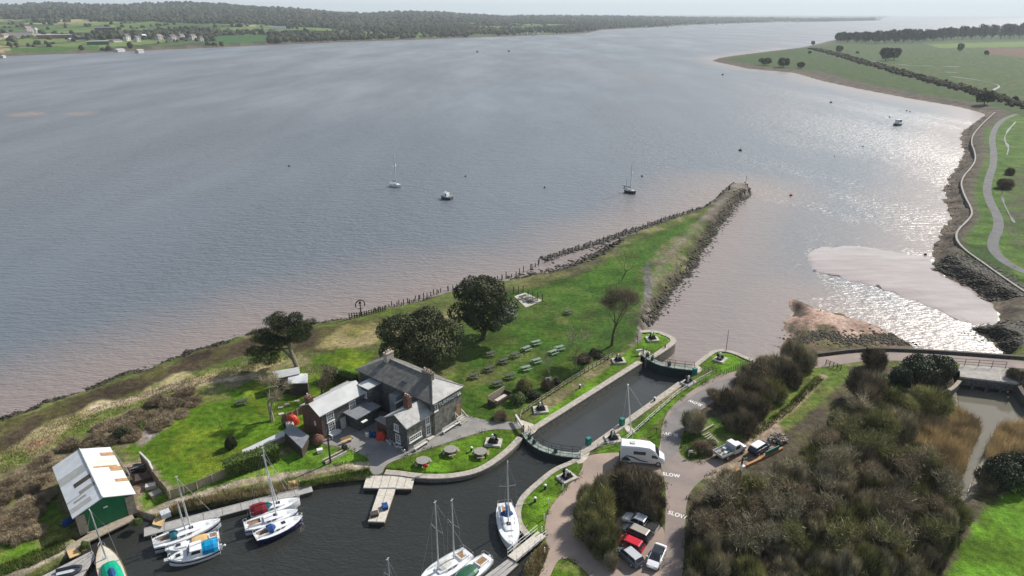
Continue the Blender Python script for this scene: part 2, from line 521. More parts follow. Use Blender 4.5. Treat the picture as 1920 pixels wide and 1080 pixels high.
# lock chamber frame: origin, along, across
LO = Vector((4.0, 90.8)); LU = Vector((.68, .733)).normalized(); LN = Vector((LU.y, -LU.x))
LW = 8.9
def LK(u, n):
    p = LO + LU * u + LN * n
    return (p.x, p.y)
gate1 = [P(*q, .2) for q in ((984, 811), (994, 825), (1007, 836), (1024, 844), (1044, 849.5), (1064, 852.5), (1088, 854))]
gate2 = [P(*q, .2) for q in ((1206.5, 664), (1218, 672.5), (1232, 680.5), (1252, 686), (1273, 689), (1302, 692))]
lock_poly = [gate1[0], LK(-3, 0), LK(29, 0), gate2[0]] + gate2[1:] + [LK(27.3, LW), LK(0, LW)] + gate1[::-1]
basin_px = [(984,812),(968,828),(943,850),(908,876),(875,887),(830,893),(780,891),(750,886),(722,884),(716,893),(690,895),(650,898),(600,904),(560,917),(470,932),(400,945),(335,957),(290,975),
            (250,962),(140,1010),(165,1024),(120,1048),(60,1085)]
basin = [P(*q, -.3) for q in basin_px]
basin += [P(20, 1105), (-60, 46), (-40, 30), (-8, 28), (4, 50)]
basin += [P(*q) for q in ((975,1100),(985,1065),(1000,1035),(1018,1003),(990,1003),(974,985),(970,962),(975,940),(987,925),(1012,903),(1040,880),(1075,866),(1088,854))]
basin += gate1[::-1][1:-1]
creek = [P(1799,698,.4),P(1911,708,.4)]+[P(*q, ZK) for q in ((1960,790),(1960,800),(1878,790),(1862,812),(1845,850),(1826,892),(1808,940),(1790,960),(1800,915),(1812,880),(1822,845),(1838,805),(1835,792),(1800,778))]

reedbed = [P(*q, -1.7) for q in ((1695,800),(1725,778),(1772,768),(1790,742),(1935,748),(2000,800),(2000,850),(1905,850),(1850,870),(1845,905),(1806,925),(1790,905),(1755,880),(1720,850))]
far_px  = [-2500, -1200, -400, 0, 100, 200, 400, 550, 650, 800, 940, 1010, 1060, 1100, 1130, 1180, 1240, 1300, 1450, 1560, 1648, 1700, 3000]
far_row = [130, 122, 112, 105, 101.5, 97.5, 89, 82.5, 78.5, 73.5, 68.5, 66, 64.5, 62, 56, 53.5, 50.5, 46.5, 42, 40.5, 38.5, 27.05, 27.05]
far_y = [P(960, r, ZE)[1] for r in far_row]
rid_px  = [-2500, -1000, -300, 0, 40, 60, 120, 170, 260, 350, 420, 500, 560, 640, 700, 730, 760, 830, 860, 950, 1040, 1170, 1300, 1450, 1640, 1700, 3000]
rid_row = [14, 12, 10, 10, 10.5, 7, 4.5, 8, 8, 6, 9, 12, 14.5, 22, 25.5, 23, 22, 24, 27.5, 30, 30, 31, 33, 34.5, 37.5, 40, 40]
rid_y   = [4200] * 12 + [4300, 4400, 4500, 4600, 4600, 4800, 5000, 5200, 5400, 5800, 6700, 7200, 7700, 9000, 9000]

def far_h(X, Y):
    """height of the land across the estuary, and how far up its slope a place is"""
    Ys = np.maximum(Y, 1.0)
    px = 960 + F * X / (cP * Ys + H * sP)
    ys = np.exp(np.interp(px, far_px, np.log(far_y)))
    yr = np.interp(px, rid_px, rid_y)
    row = np.interp(px, rid_px, rid_row)
    zr = H + yr * (-sP + (540 - row) / F * cP) / (cP + (540 - row) / F * sP) - 9
    d = Ys - ys
    t = np.clip(d / np.maximum(yr - ys, 50), 0, 1.6)
    h = ZE + 5.2 * ss(-2, 22, d) + np.maximum(zr - 3, 0) * np.where(t < 1, t ** 1.15, np.maximum(1 - (t - 1) * .6, .3))
    h = h + (fbm(X / 600, Y / 600, 5) - .5) * 22 * ss(.1, .6, t) * ss(8, 60, zr)
    h = np.where(d < -2, ZE - np.minimum(-d * .05, 3.5), h)
    return np.where(Y > 700, h, -8.0), np.where(Y > 700, t, -1), d, px

def near_h(X, Y):
    d, w = sdist(coast, X, Y, True, cw)
    d = -d                                     # positive on land
    n = (fbm(X / 3.1, Y / 3.1, 3, 3) - .5)
    far = ss(250, 900, np.hypot(X, Y))
    dn = d + n * np.minimum(w, 8) * .55 * (1 - far)
    h = ZE + (0 - ZE) * ss(0, 1, dn / np.maximum(w, .3)) ** .8
    h = np.where(dn < 0, ZE - np.minimum(-dn * np.where(w < 1.2, 6, .25), 3.0), h)
    q = sdist(reedbed, X, Y)
    h = np.where(q > -4, np.minimum(h, -1.7 * ss(-4, .5, q)), h)
    for poly, lv, wid in ((basin, ZB, .35), (lock_poly, ZL, .3), (creek, ZK, 1.2)):
        q = sdist(poly, X, Y); e = .2 if lv != ZK else .05
        h = np.where(q > -wid, np.minimum(h, np.where(q > 0, lv - np.minimum(q * 4, 2.0) - e, (lv - e) + (0 - lv + e) * np.clip(-q / wid, 0, 1))), h)
    return h, d, w

def ground_z(x, y):
    X, Y = np.array([x], float), np.array([y], float)
    a, d, w = near_h(X, Y)
    b = far_h(X, Y)[0]
    return float(max(a[0], b[0]))

# mesh of the ground: rings round the viewpoint, finer near it, out past the horizon
rad = [4, 10, 18, 26, 34, 42]
while rad[-1] < 700:
    r = rad[-1]
    rad.append(r + max(.22, (r * r + H * H) / (H * 683) * 1.15))
while rad[-1] < 30000:
    rad.append(rad[-1] * 1.022)
rad = np.array(rad)
az = np.concatenate([np.linspace(-180, -44, 40)[:-1], np.linspace(-44, 44, 720), np.linspace(44, 180, 40)[1:-1]])
A, RR = np.meshgrid(np.radians(az), rad)
GX, GY = RR * np.sin(A), RR * np.cos(A)
nh, nd, nw = near_h(GX, GY)
fh, ft, fd, fpx = far_h(GX, GY)
isfar = fh > nh
GZ = np.maximum(nh, fh)

def mixc(c, col, m):
    return c * (1 - m[..., None]) + np.array(col) * m[..., None]

N1, N2, N3 = fbm(GX / 2.2, GY / 2.2, 11), fbm(GX / 7, GY / 7, 12), fbm(GX / 22, GY / 22, 13)
C = np.zeros(GX.shape + (3,)) + np.array((.085, .10, .030))
C = mixc(C, (.17, .15, .075), ss(.5, .62, N2))
C = mixc(C, (.10, .145, .022), ss(.52, .66, N1) * .7)
near = RR < 700
def zone(px, col, soft=.4, jag=.8, var=None, z=0.0, amt=1.0, w=None):
    """paint a patch of ground cover, outlined where the photograph shows it"""
    global C
    poly = [P(a, b, z) for a, b in px] if w is None else px
    xs, ys = [p[0] for p in poly], [p[1] for p in poly]
    pad = 3 * (soft + jag)
    bb = (GX > min(xs) - pad) & (GX < max(xs) + pad) & (GY > min(ys) - pad) & (GY < max(ys) + pad)
    if not bb.any():
        return
    X, Y = GX[bb], GY[bb]
    d = sdist(poly, X, Y) + (fbm(X / (jag * 2 + .3), Y / (jag * 2 + .3), 31, 3) - .5) * 2.4 * jag
    m = ss(-soft, soft, d) * amt
    c = np.zeros(X.shape + (3,)) + np.array(col)
    if var:
        c = mixc(c, var, ss(.42, .66, fbm(X / 4, Y / 4, len(px) + 7)))
    C[bb] = C[bb] * (1 - m[:, None]) + c * m[:, None]
def strip(px, width, col, soft=.3, jag=.3, var=None, amt=1.0):
    global C
    poly = [P(a, b) for a, b in px]
    xs, ys = [p[0] for p in poly], [p[1] for p in poly]
    pad = width + 3
    bb = (GX > min(xs) - pad) & (GX < max(xs) + pad) & (GY > min(ys) - pad) & (GY < max(ys) + pad)
    X, Y = GX[bb], GY[bb]
    d = width / 2 - sdist(poly, X, Y, False) + (fbm(X / 1.3, Y / 1.3, 41, 3) - .5) * 2.4 * jag
    m = ss(-soft, soft, d) * amt
    c = np.zeros(X.shape + (3,)) + np.array(col)
    if var:
        c = mixc(c, var, ss(.42, .66, fbm(X / 3, Y / 3, 77)))
    C[bb] = C[bb] * (1 - m[:, None]) + c * m[:, None]

LAWN, LAWN2 = (.068, .132, .008), (.118, .165, .013)
DULL, DULL2 = (.036, .078, .010), (.060, .092, .017)
TAN, BROWN, MUD = (.36, .30, .17), (.12, .085, .052), (.36, .245, .19)
# far-right marsh
zone([(1335,113),(1500,89),(1560,75),(1700,62),(1920,50),(2300,46),(2600,250),(2300,600),(1900,560),(1800,470),(1825,410),(1795,345),(1830,260),(1850,220),(1600,163),(1400,127)], (.032,.068,.012), 4, 3, (.05,.075,.02))
zone([(1525,90),(1560,78),(1700,80),(1920,78),(2300,80),(2300,300),(1920,195),(1840,175),(1700,140),(1600,115)], (.038,.076,.015), 8, 6, (.065,.085,.026))
zone([(1845,91),(1920,90),(2200,90),(2200,108),(1920,108),(1850,101)], (.12,.075,.05), 4, 4)
zone([(1740,83),(1920,78),(2200,76),(2200,88),(1920,88),(1760,90)], (.11,.17,.035), 4, 4)
strip([(1525,92),(1600,112),(1700,140),(1800,165),(1920,197),(2100,240)], 16, (.075,.065,.045), 5, 4)
zone([(1830,262),(1872,226),(1905,215),(1960,230),(2000,520),(1920,525),(1850,460),(1800,455),(1825,400),(1808,345)], (.055,.115,.014), 1, 1, (.08,.14,.02), amt=.9)
zone([(1885,330),(1920,310),(2000,320),(2000,500),(1910,470),(1880,420)], (.06,.10,.02), 1.5, 2, (.07,.075,.04))
# spit
zone([(860,600),(940,540),(1010,515),(1100,495),(1160,462),(1310,403),(1345,400),(1300,470),(1260,520),(1225,580),(1195,640),(1100,690),(990,770),(870,790),(850,740)], DULL, 1, 1.2, DULL2)
zone([(1000,545),(1050,535),(1105,510),(1120,505),(1170,470),(1310,410),(1318,418),(1225,480),(1190,520),(1140,560),(1060,600)], (.042,.102,.010), 1, 1.5, (.065,.11,.017))
zone([(965,520),(1075,490),(1130,478),(1170,465),(1120,500),(1060,520),(1000,540),(950,545)], (.085,.07,.045), .8, 1.5, (.13,.12,.05), amt=.8)
zone([(860,740),(885,660),(980,600),(1080,600),(1120,640),(1070,690),(985,755),(940,790),(880,785)], (.040,.090,.009), 1, 1.2, (.068,.105,.015))
for cxy, rr in (((905,700),26),((940,688),24),((975,672),22),((925,705),30),((1050,598),16),((960,640),10),((985,716),14),((893,712),22)):
    zone([(cxy[0]+rr*math.cos(k*.785), cxy[1]+rr*.5*math.sin(k*.785)) for k in range(8)], (.15,.15,.05), .8, 1.2, amt=.4)
strip([(1195,650),(1212,600),(1216,560),(1225,520),(1250,480),(1290,440),(1330,400),(1375,360)], 2.0, (.20,.175,.16), .6, .5, (.16,.14,.12))
zone([(1205,505),(1250,455),(1320,405),(1350,400),(1300,470),(1240,555),(1215,560)], (.16,.14,.085), .8, 1.5, (.085,.12,.03), amt=.75)
zone([(1322,410),(1343,372),(1362,340),(1416,340),(1416,362),(1384,392),(1352,414)], (.15,.13,.105), .5, .6, (.19,.165,.135))
zone([(1208,500),(1217,492),(1222,560),(1212,565)], (.13,.125,.13), .4, .5)
# left shore
zone([(0,790),(130,745),(350,668),(470,630),(650,605),(710,600),(700,640),(640,655),(560,660),(500,690),(380,700),(300,715),(180,765),(60,830),(0,860),(-300,960),(-300,880)], (.056,.042,.027), .8, 1.5, (.085,.078,.03))
zone([(590,650),(650,612),(712,598),(712,640),(650,655)], (.17,.155,.05), 1, 1.4, (.24,.20,.10))
zone([(0,850),(60,815),(100,790),(180,755),(240,745),(330,705),(420,690),(500,672),(560,660),(560,668),(470,700),(330,735),(180,800),(90,850),(0,890),(-200,950),(-200,920)], (.33,.285,.15), .7, 2.0, (.13,.17,.035))
zone([(140,800),(190,770),(230,765),(330,722),(345,728),(260,765),(190,800),(150,815)], (.07,.125,.014), .7, 1.3, (.13,.15,.04), amt=.85)
zone([(0,870),(60,850),(90,860),(0,900),(-60,910)], (.07,.13,.014), .7, 1.3, (.13,.15,.04), amt=.85)
zone([(440,668),(500,655),(545,650),(550,664),(450,690),(370,706),(360,700)], (.06,.10,.016), .7, 1.3, (.12,.13,.04), amt=.75)
strip([(180,765),(260,745),(330,722),(400,712),(470,706)], 1.8, (.42,.34,.25), .5, .7)
zone([(40,835),(95,815),(110,825),(60,850)], (.30,.19,.12), .5, .8)
zone([(0,890),(90,850),(200,790),(330,740),(400,745),(330,780),(250,810),(230,840),(150,850),(100,880),(125,960),(140,1010),(60,1060),(0,1060),(-200,1060),(-200,960)], (.15,.125,.075), .8, 1.4, (.11,.12,.035))
zone([(95,930),(150,1005),(110,1020),(75,1010),(75,950)], (.07,.13,.014), .6, 1, (.12,.14,.03))
zone([(0,1010),(60,1000),(130,1015),(60,1055),(0,1065),(-100,1070),(-100,1020)], (.08,.15,.014), .8, 1.4, (.20,.18,.07))
zone([(255,852),(232,845),(290,815),(310,800),(335,765),(390,745),(470,715),(520,703),(565,690),(600,665),(650,652),(700,662),(690,690),(620,735),(577,760),(570,800),(545,815),(440,850),(425,880),(330,915),(300,900),(285,870)], LAWN, .5, .8, LAWN2)
zone([(268,790),(310,785),(312,800),(290,820),(262,838),(258,820)], (.30,.27,.25), .5, .8, (.24,.19,.15))
zone([(330,775),(350,740),(420,735),(430,745),(370,765)], (.15,.15,.05), .6, .9, amt=.7)
zone([(235,870),(270,860),(330,920),(270,960),(250,965),(255,930)], (.26,.20,.15), .5, .6, (.20,.16,.12))
zone([(285,905),(330,920),(420,893),(520,865),(690,850),(700,870),(560,888),(450,902),(340,932),(270,958),(262,940)], (.085,.19,.014), .4, .5, (.13,.19,.03))
zone([(520,862),(585,830),(640,845),(690,855),(690,872),(560,885),(520,880)], (.075,.165,.012), .4, .6, (.11,.20,.02))
strip([(-40,1115),(60,1062),(125,1028),(160,1012),(256,972),(330,940),(450,906),(560,888),(640,876),(700,870)], 1.5, (.31,.265,.20), .3, .35, (.24,.20,.14))
zone([(270,985),(335,950),(470,925),(560,905),(690,885),(700,893),(600,902),(560,915),(470,932),(335,958),(290,978)], (.16,.15,.05), .5, .6, (.24,.20,.10))
# lawns by the basin and the lock
zone([(722,882),(735,868),(860,828),(925,806),(968,812),(975,822),(940,850),(900,880),(830,890),(760,886)], LAWN, .25, .15, (.10,.22,.012))
zone([(985,800),(1100,720),(1160,672),(1200,640),(1215,640),(1200,670),(1110,730),(1010,800)], LAWN, .3, .3, (.105,.225,.012))
zone([(1203,626),(1228,622),(1260,636),(1225,664),(1205,660)], LAWN, .3, .2, (.10,.21,.012))
zone([(1118,850),(1195,790),(1330,700),(1345,705),(1270,752),(1215,810),(1160,852)], LAWN, .3, .25, (.10,.21,.012))
zone([(1308,683),(1345,656),(1372,660),(1408,676),(1400,692),(1352,702)], LAWN, .25, .2, (.10,.21,.012))
zone([(975,985),(972,962),(978,938),(1010,905),(1050,880),(1085,866),(1092,880),(1060,915),(1032,945),(1022,970),(1018,1002),(992,1003)], LAWN, .25, .2, (.11,.215,.015))
zone([(1040,1046),(1060,1043),(1110,1080),(1130,1110),(1020,1110),(1030,1075)], LAWN, .3, .4, (.14,.17,.04))
zone([(985,1065),(1000,1035),(1025,1018),(1032,1030),(1012,1080),(980,1105)], (.12,.14,.035), .4, .6, (.17,.14,.09))
zone([(1208,815),(1238,800),(1240,835),(1225,850)], LAWN, .3, .3)
zone([(1275,810),(1300,800),(1335,825),(1345,850),(1320,865),(1290,865),(1275,850)], (.07,.15,.014), .3, .4, (.13,.12,.06))
# scrub ground, the track, the field at the right
zone([(1285,940),(1320,905),(1400,855),(1450,830),(1500,760),(1560,695),(1640,685),(1800,690),(1800,760),(1850,900),(1850,950),(1770,1080),(1700,1200),(1285,1200)], (.075,.062,.042), .8, 1.2, (.095,.09,.04))
zone([(1290,770),(1340,735),(1400,708),(1520,680),(1560,690),(1470,770),(1400,815),(1345,830),(1300,805)], (.075,.062,.042), .8, 1, (.07,.12,.02))
zone([(1075,960),(1085,925),(1150,870),(1235,885),(1248,1000),(1200,955),(1160,960),(1165,1075),(1110,1040)], (.08,.068,.045), .5, .6, (.085,.10,.03))
strip([(1375,850),(1430,800),(1480,760),(1530,718),(1560,692)], 6.5, (.085,.13,.022), .5, .5, (.125,.145,.035))
strip([(1360,862),(1400,838),(1440,800),(1490,762),(1545,705)], 1.0, (.30,.235,.15), .3, .3)
strip([(1325,878),(1370,858),(1410,842),(1440,805)], 4.5, (.33,.25,.185), .5, .5, (.27,.21,.15))
zone([(1790,690),(1920,692),(1930,760),(1795,760)], (.16,.15,.13), .5, .6)
zone([(1680,800),(1750,765),(1830,770),(1935,780),(2000,830),(2000,900),(1900,890),(1830,890),(1790,900),(1720,870)], (.24,.17,.10), .8, 1, z=-1.7)
strip([(1870,785),(1852,830),(1830,880),(1805,930)], 1.6, (.33,.30,.25), .6, .5)
zone([(1935,895),(1880,930),(1845,960),(1800,1030),(1760,1110),(2300,1110),(2300,890)], LAWN, .5, .6, (.10,.22,.016))
# mud, weed and stony foreshore
zone([(1425,690),(1462,640),(1470,600),(1482,556),(1515,566),(1560,585),(1625,602),(1680,626),(1712,655),(1690,664),(1600,664),(1520,676)], MUD, .8, 1.0, (.42,.30,.24), z=-1.6)
zone([(1490,660),(1495,636),(1530,615),(1565,616),(1580,640),(1620,634),(1680,628),(1708,650),(1690,664),(1600,664),(1520,676)], (.16,.115,.085), .6, 1.4, (.09,.09,.035), z=-.6)
zone([(1530,660),(1545,630),(1565,618),(1580,650),(1640,632),(1670,650),(1690,664),(1600,664)], (.085,.085,.03), .8, 2.0, (.14,.105,.07), amt=.7)
d1 = np.where(near, nd, 99)
rocky = ss(0, 1, 1 - np.abs(d1 - 1.8) / 3.2) * (nw > 1.6) * (RR < 320)
C = mixc(C, (.055, .045, .032), rocky * ss(.30, .52, N1) * .9 * (1 - (GX > 45) * (GY < 125)))
# stony revetment along the marsh
rv = (GX > 75) & (RR > 120) & (nd > 0)
C = mixc(C, (.095, .08, .062), rv * ss(1.25, .85, nd / np.maximum(nw, .5)) * (nw > 3))
C = mixc(C, (.17, .13, .10), rv * ss(.5, .1, nd / np.maximum(nw, .5)) * .6 * (nw > 3))
# beds under the water
C = mixc(C, (.16, .115, .085), (nd < -.3) & ~isfar)
for q, col in ((basin, (.030, .030, .020)), (lock_poly, (.03, .032, .026)), (creek, (.20, .17, .12))):
    C = mixc(C, col, 1.0 * inside(q, GX, GY))
C = mixc(C, (.085, .065, .022), inside([P(*q) for q in ((250,962),(140,1010),(150,1030),(265,985))], GX, GY) * 1.0)
# the far side: fields, woods
gx, gy = GX / 170 + .35 * fbm(GX / 400, GY / 400, 51), GY / 330 + GX / 900
gi, gj = np.floor(gx + .35 * np.floor(gy) % 1), np.floor(gy)
hsh = np.mod(np.sin(gi * 12.9898 + gj * 78.233) * 43758.5453, 1)
FC = np.zeros(GX.shape + (3,)) + np.array((.085, .145, .035))
FC = mixc(FC, (.13, .18, .05), (hsh > .3) * 1.0)
FC = mixc(FC, (.33, .28, .15), (hsh > .62) * 1.0 * (fpx < 480) * (ft < .45))
FC = mixc(FC, (.055, .10, .03), (hsh > .86) * 1.0)
edge = np.minimum(np.minimum(np.mod(gx, 1), 1 - np.mod(gx, 1)) * 170, np.minimum(np.mod(gy, 1), 1 - np.mod(gy, 1)) * 330)
FC = mixc(FC, (.035, .042, .022), ss(16, 7, edge))
def wood_mask(px, t, X, Y):
    n = fbm(X / 420, Y / 420, 61)
    w = ss(.60, .68, n + .34 * ss(.36, .60, t) + .26 * ss(480, 760, px))
    w = np.maximum(w, ss(.55, .62, n + .06) * (t < .1) * ss(380, 520, px))
    return w
WM = wood_mask(fpx, ft, GX, GY)
FC = mixc(FC, (.045, .052, .028), WM)
FC = mixc(FC, (.055, .12, .022), (fpx > 20) * (fpx < 185) * (fd > 15) * (fd < 90) * 1.0)
FC = mixc(FC, (.04, .105, .025), (fpx > 380) * (fpx < 500) * (fd > 30) * (fd < 300) * 1.0)
FC = mixc(FC, (.09, .16, .03), (fpx > 680) * (fpx < 830) * (fd > 30) * (fd < 350) * ss(.4, .55, N3) * 1.0)
FC = mixc(FC, (.13, .10, .075), (fd < 14) * 1.0)
C = np.where(isfar[..., None], FC, C)

nr, na = GX.shape
idx = np.arange(nr * na).reshape(nr, na)
nxt = np.roll(idx, -1, axis=1)
q = np.stack([idx[:-1], nxt[:-1], nxt[1:], idx[1:]], -1).reshape(-1, 4)
q = q[:, ::-1]
V = np.stack([GX, GY, GZ], -1).reshape(-1, 3)
V = np.vstack([V, [[0, 0, 0]]])
# ground material: colours of the covers, broken up by two scales of noise
gm = bpy.data.materials.new('ground_cover'); gm.use_nodes = True
N_, L_ = gm.node_tree.nodes, gm.node_tree.links
gb = N_['Principled BSDF']; gb.inputs['Roughness'].default_value = .92
sock(gb, 'Specular IOR Level').default_value = .12
at = N_.new('ShaderNodeAttribute'); at.attribute_name = 'cover'
geo = N_.new('ShaderNodeNewGeometry')
out = at.outputs['Color']
for scl, amt, det in ((.16, .42, 5), (1.1, .45, 5), (5.0, .38, 3)):
    n = N_.new('ShaderNodeTexNoise'); n.inputs['Scale'].default_value = scl; n.inputs['Detail'].default_value = det
    mr = N_.new('ShaderNodeMapRange'); mr.inputs['From Min'].default_value = .28; mr.inputs['From Max'].default_value = .72
    mr.inputs['To Min'].default_value = 1 - amt; mr.inputs['To Max'].default_value = 1 + amt
    vm = N_.new('ShaderNodeVectorMath'); vm.operation = 'SCALE'
    L_.new(geo.outputs['Position'], n.inputs['Vector']); L_.new(n.outputs['Fac'], mr.inputs['Value'])
    L_.new(out, vm.inputs[0]); L_.new(mr.outputs['Result'], vm.inputs['Scale']); out = vm.outputs['Vector']
L_.new(out, gb.inputs['Base Color'])
n = N_.new('ShaderNodeTexNoise'); n.inputs['Scale'].default_value = 3.0; n.inputs['Detail'].default_value = 4
bp = N_.new('ShaderNodeBump'); bp.inputs['Strength'].default_value = .55; bp.inputs['Distance'].default_value = .25
L_.new(geo.outputs['Position'], n.inputs['Vector']); L_.new(n.outputs['Fac'], bp.inputs['Height']); L_.new(bp.outputs['Normal'], gb.inputs['Normal'])
ground = np_mesh('ground', V, q, gm, smooth=True)
ca = ground.data.attributes.new('cover', 'FLOAT_COLOR', 'POINT')
Cc = np.concatenate([np.vstack([C.reshape(-1, 3), [[.08, .1, .03]]]), np.ones((len(V), 1))], 1)
ca.data.foreach_set('color', Cc.astype(np.float32).ravel())
tag(ground, kind='structure')

# ---- water
def water_mat(name, deep, shoal=None, rough=.12, waves=((.35, .5), (1.4, .25)), stretch=None, dist=.35, spec=.5, patch=None):
    m = bpy.data.materials.new(name); m.use_nodes = True
    N, L = m.node_tree.nodes, m.node_tree.links
    b = N['Principled BSDF']
    b.inputs['IOR'].default_value = 1.33
    sock(b, 'Specular IOR Level').default_value = spec
    g = N.new('ShaderNodeNewGeometry')
    if shoal:
        at = N.new('ShaderNodeAttribute'); at.attribute_name = 'shoal'
        mx = N.new('ShaderNodeMix'); mx.data_type = 'RGBA'
        mx.inputs[6].default_value = (*deep, 1); mx.inputs[7].default_value = (*shoal, 1)
        L.new(at.outputs['Fac'], mx.inputs['Factor']); L.new(mx.outputs[2], b.inputs['Base Color'])
    else:
        b.inputs['Base Color'].default_value = (*deep, 1)
    prev = None
    vec = g.outputs['Position']
    if stretch:
        mp = N.new('ShaderNodeMapping'); mp.inputs['Scale'].default_value = stretch[:3]; mp.inputs['Rotation'].default_value = (0, 0, stretch[3])
        L.new(vec, mp.inputs['Vector']); vec = mp.outputs['Vector']
    pf = None
    if patch:
        pn = N.new('ShaderNodeTexNoise'); pn.inputs['Scale'].default_value = patch[0]; pn.inputs['Detail'].default_value = 5; pn.inputs['Roughness'].default_value = .62
        pm = N.new('ShaderNodeMapping'); pm.inputs['Scale'].default_value = (1, .28, 1); pm.inputs['Rotation'].default_value = (0, 0, R(28))
        L.new(g.outputs['Position'], pm.inputs['Vector']); L.new(pm.outputs['Vector'], pn.inputs['Vector'])
        pr = N.new('ShaderNodeMapRange'); pr.inputs['From Min'].default_value = .35; pr.inputs['From Max'].default_value = .65
        pr.inputs['To Min'].default_value = patch[1]; pr.inputs['To Max'].default_value = patch[2]
        L.new(pn.outputs['Fac'], pr.inputs['Value']); pf = pr.outputs['Result']
        if shoal:                       # shallow and sheltered water lies calmer
            ca = N.new('ShaderNodeAttribute'); ca.attribute_name = 'calm'
            cm = N.new('ShaderNodeMath'); cm.operation = 'MULTIPLY'
            L.new(pf, cm.inputs[0]); L.new(ca.outputs['Fac'], cm.inputs[1]); pf = cm.outputs[0]
        r2 = N.new('ShaderNodeMapRange'); r2.inputs['From Min'].default_value = patch[1]; r2.inputs['From Max'].default_value = patch[2]
        r2.inputs['To Min'].default_value = rough * .8; r2.inputs['To Max'].default_value = rough * 1.25
        L.new(pf, r2.inputs['Value']); L.new(r2.outputs['Result'], b.inputs['Roughness'])
    else:
        b.inputs['Roughness'].default_value = rough
    for scl, st in waves:
        n = N.new('ShaderNodeTexNoise'); n.inputs['Scale'].default_value = scl; n.inputs['Detail'].default_value = 3
        n.inputs['Distortion'].default_value = .15
        L.new(vec, n.inputs['Vector'])
        bp = N.new('ShaderNodeBump'); bp.inputs['Distance'].default_value = dist
        if pf is not None:
            mu = N.new('ShaderNodeMath'); mu.operation = 'MULTIPLY'; mu.inputs[1].default_value = st
            L.new(pf, mu.inputs[0]); L.new(mu.outputs[0], bp.inputs['Strength'])
        else:
            bp.inputs['Strength'].default_value = st
        L.new(n.outputs['Fac'], bp.inputs['Height'])
        if prev: L.new(prev, bp.inputs['Normal'])
        prev = bp.outputs['Normal']
    L.new(prev, b.inputs['Normal'])
    return m

wrad = [30, 60]
while wrad[-1] < 30000:
    wrad.append(wrad[-1] * (1.03 if wrad[-1] < 900 else 1.06))
waz = np.concatenate([np.linspace(-180, -44, 20)[:-1], np.linspace(-44, 44, 220), np.linspace(44, 180, 20)[1:-1]])
A2, R2 = np.meshgrid(np.radians(waz), np.array(wrad))
WX, WY = R2 * np.sin(A2), R2 * np.cos(A2)
wdist = sdist(coast, WX, WY)
wn_ = fbm(WX / 45, WY / 45, 91)
shoal = ss(1, 0, wdist / (26 + 34 * wn_)) * .9
chan = inside([P(*q, ZE) for q in ((1300,500),(1345,430),(1405,372),(1500,390),(1650,430),(1745,470),(1500,470),(1560,560),(1480,560),(1470,660),(1270,690),(1215,610))], WX, WY)
shoal = np.maximum(shoal, chan * (.28 + .3 * wn_) * ss(360, 240, R2))
shoal = np.maximum(shoal, ss(.52, .64, fbm(WX / 260, WY / 900, 95)) * .16 * (R2 > 200))
sbx, sby = P(80, 214, ZE)
shoal = np.maximum(shoal, 1.3 * ss(1.1, .3, np.hypot((WX - sbx) / 46, (WY - sby - (WX - sbx) * .12) / 7)))
shoal = np.where(R2 > 1500, .08, shoal)
nr2, na2 = WX.shape
idx = np.arange(nr2 * na2).reshape(nr2, na2); nxt = np.roll(idx, -1, axis=1)
q = np.stack([idx[:-1], nxt[:-1], nxt[1:], idx[1:]], -1).reshape(-1, 4)[:, ::-1]
M['estuary'] = water_mat('estuary_water', (.115, .136, .160), (.24, .19, .168), spec=1.0, rough=.39, waves=((.16, .4), (.42, .8), (1.3, .65)), stretch=(.55, 1.6, 1, R(-10)), dist=.7, patch=(.012, .45, 1.2))
est = np_mesh('estuary_water', np.stack([WX, WY, np.full(WX.shape, ZE)], -1).reshape(-1, 3), q, M['estuary'], smooth=True)
a_ = est.data.attributes.new('shoal', 'FLOAT', 'POINT'); a_.data.foreach_set('value', shoal.ravel().astype(np.float32))
calm = 1 - .42 * chan * ss(420, 300, R2) - .25 * ss(60, 0, wdist)
calm = np.clip(calm * (1 - .2 * ss(150, 330, WX) * ss(900, 500, R2)), .25, 1)
b_ = est.data.attributes.new('calm', 'FLOAT', 'POINT'); b_.data.foreach_set('value', calm.ravel().astype(np.float32))
tag(est, kind='structure')

import bmesh
def chaikin(poly, n=2):
    for _ in range(n):
        new = []
        for i, p in enumerate(poly):
            q = poly[(i + 1) % len(poly)]
            new += [(p[0] * .75 + q[0] * .25, p[1] * .75 + q[1] * .25), (p[0] * .25 + q[0] * .75, p[1] * .25 + q[1] * .75)]
        poly = new
    return poly
def sheet(name, poly, z, m, kind='structure', grow=0.0, parent=None):
    if name in ('road', 'drive', 'car_park', 'yard', 'road_worn_patch', 'apron'):
        poly = chaikin(poly)
    bm = bmesh.new()
    vs = [bm.verts.new((p[0], p[1], z)) for p in poly]
    f = bm.faces.new(vs)
    bmesh.ops.triangulate(bm, faces=[f])
    for f in bm.faces:
        if f.normal.z < 0: f.normal_flip()
    me = bpy.data.meshes.new(name); bm.to_mesh(me); bm.free()
    me.materials.append(m)
    o = bpy.data.objects.new(name, me); COL.objects.link(o)
    if parent: o.parent = parent
    return tag(o, kind=kind) if kind else o
def ribbon_poly(pts, width):
    pts = [Vector(p[:2]) for p in pts]
    # smooth it once
    for _ in range(2):
        new = [pts[0]]
        for i in range(len(pts) - 1):
            new += [pts[i] * .75 + pts[i + 1] * .25, pts[i] * .25 + pts[i + 1] * .75]
        pts = new + [pts[-1]]
    l, r = [], []
    for i, p in enumerate(pts):
        d = (pts[min(i + 1, len(pts) - 1)] - pts[max(i - 1, 0)]).normalized()
        n = Vector((-d.y, d.x))
        w = width if not callable(width) else width(i / (len(pts) - 1))
        l.append(p + n * w / 2); r.append(p - n * w / 2)
    return l, r
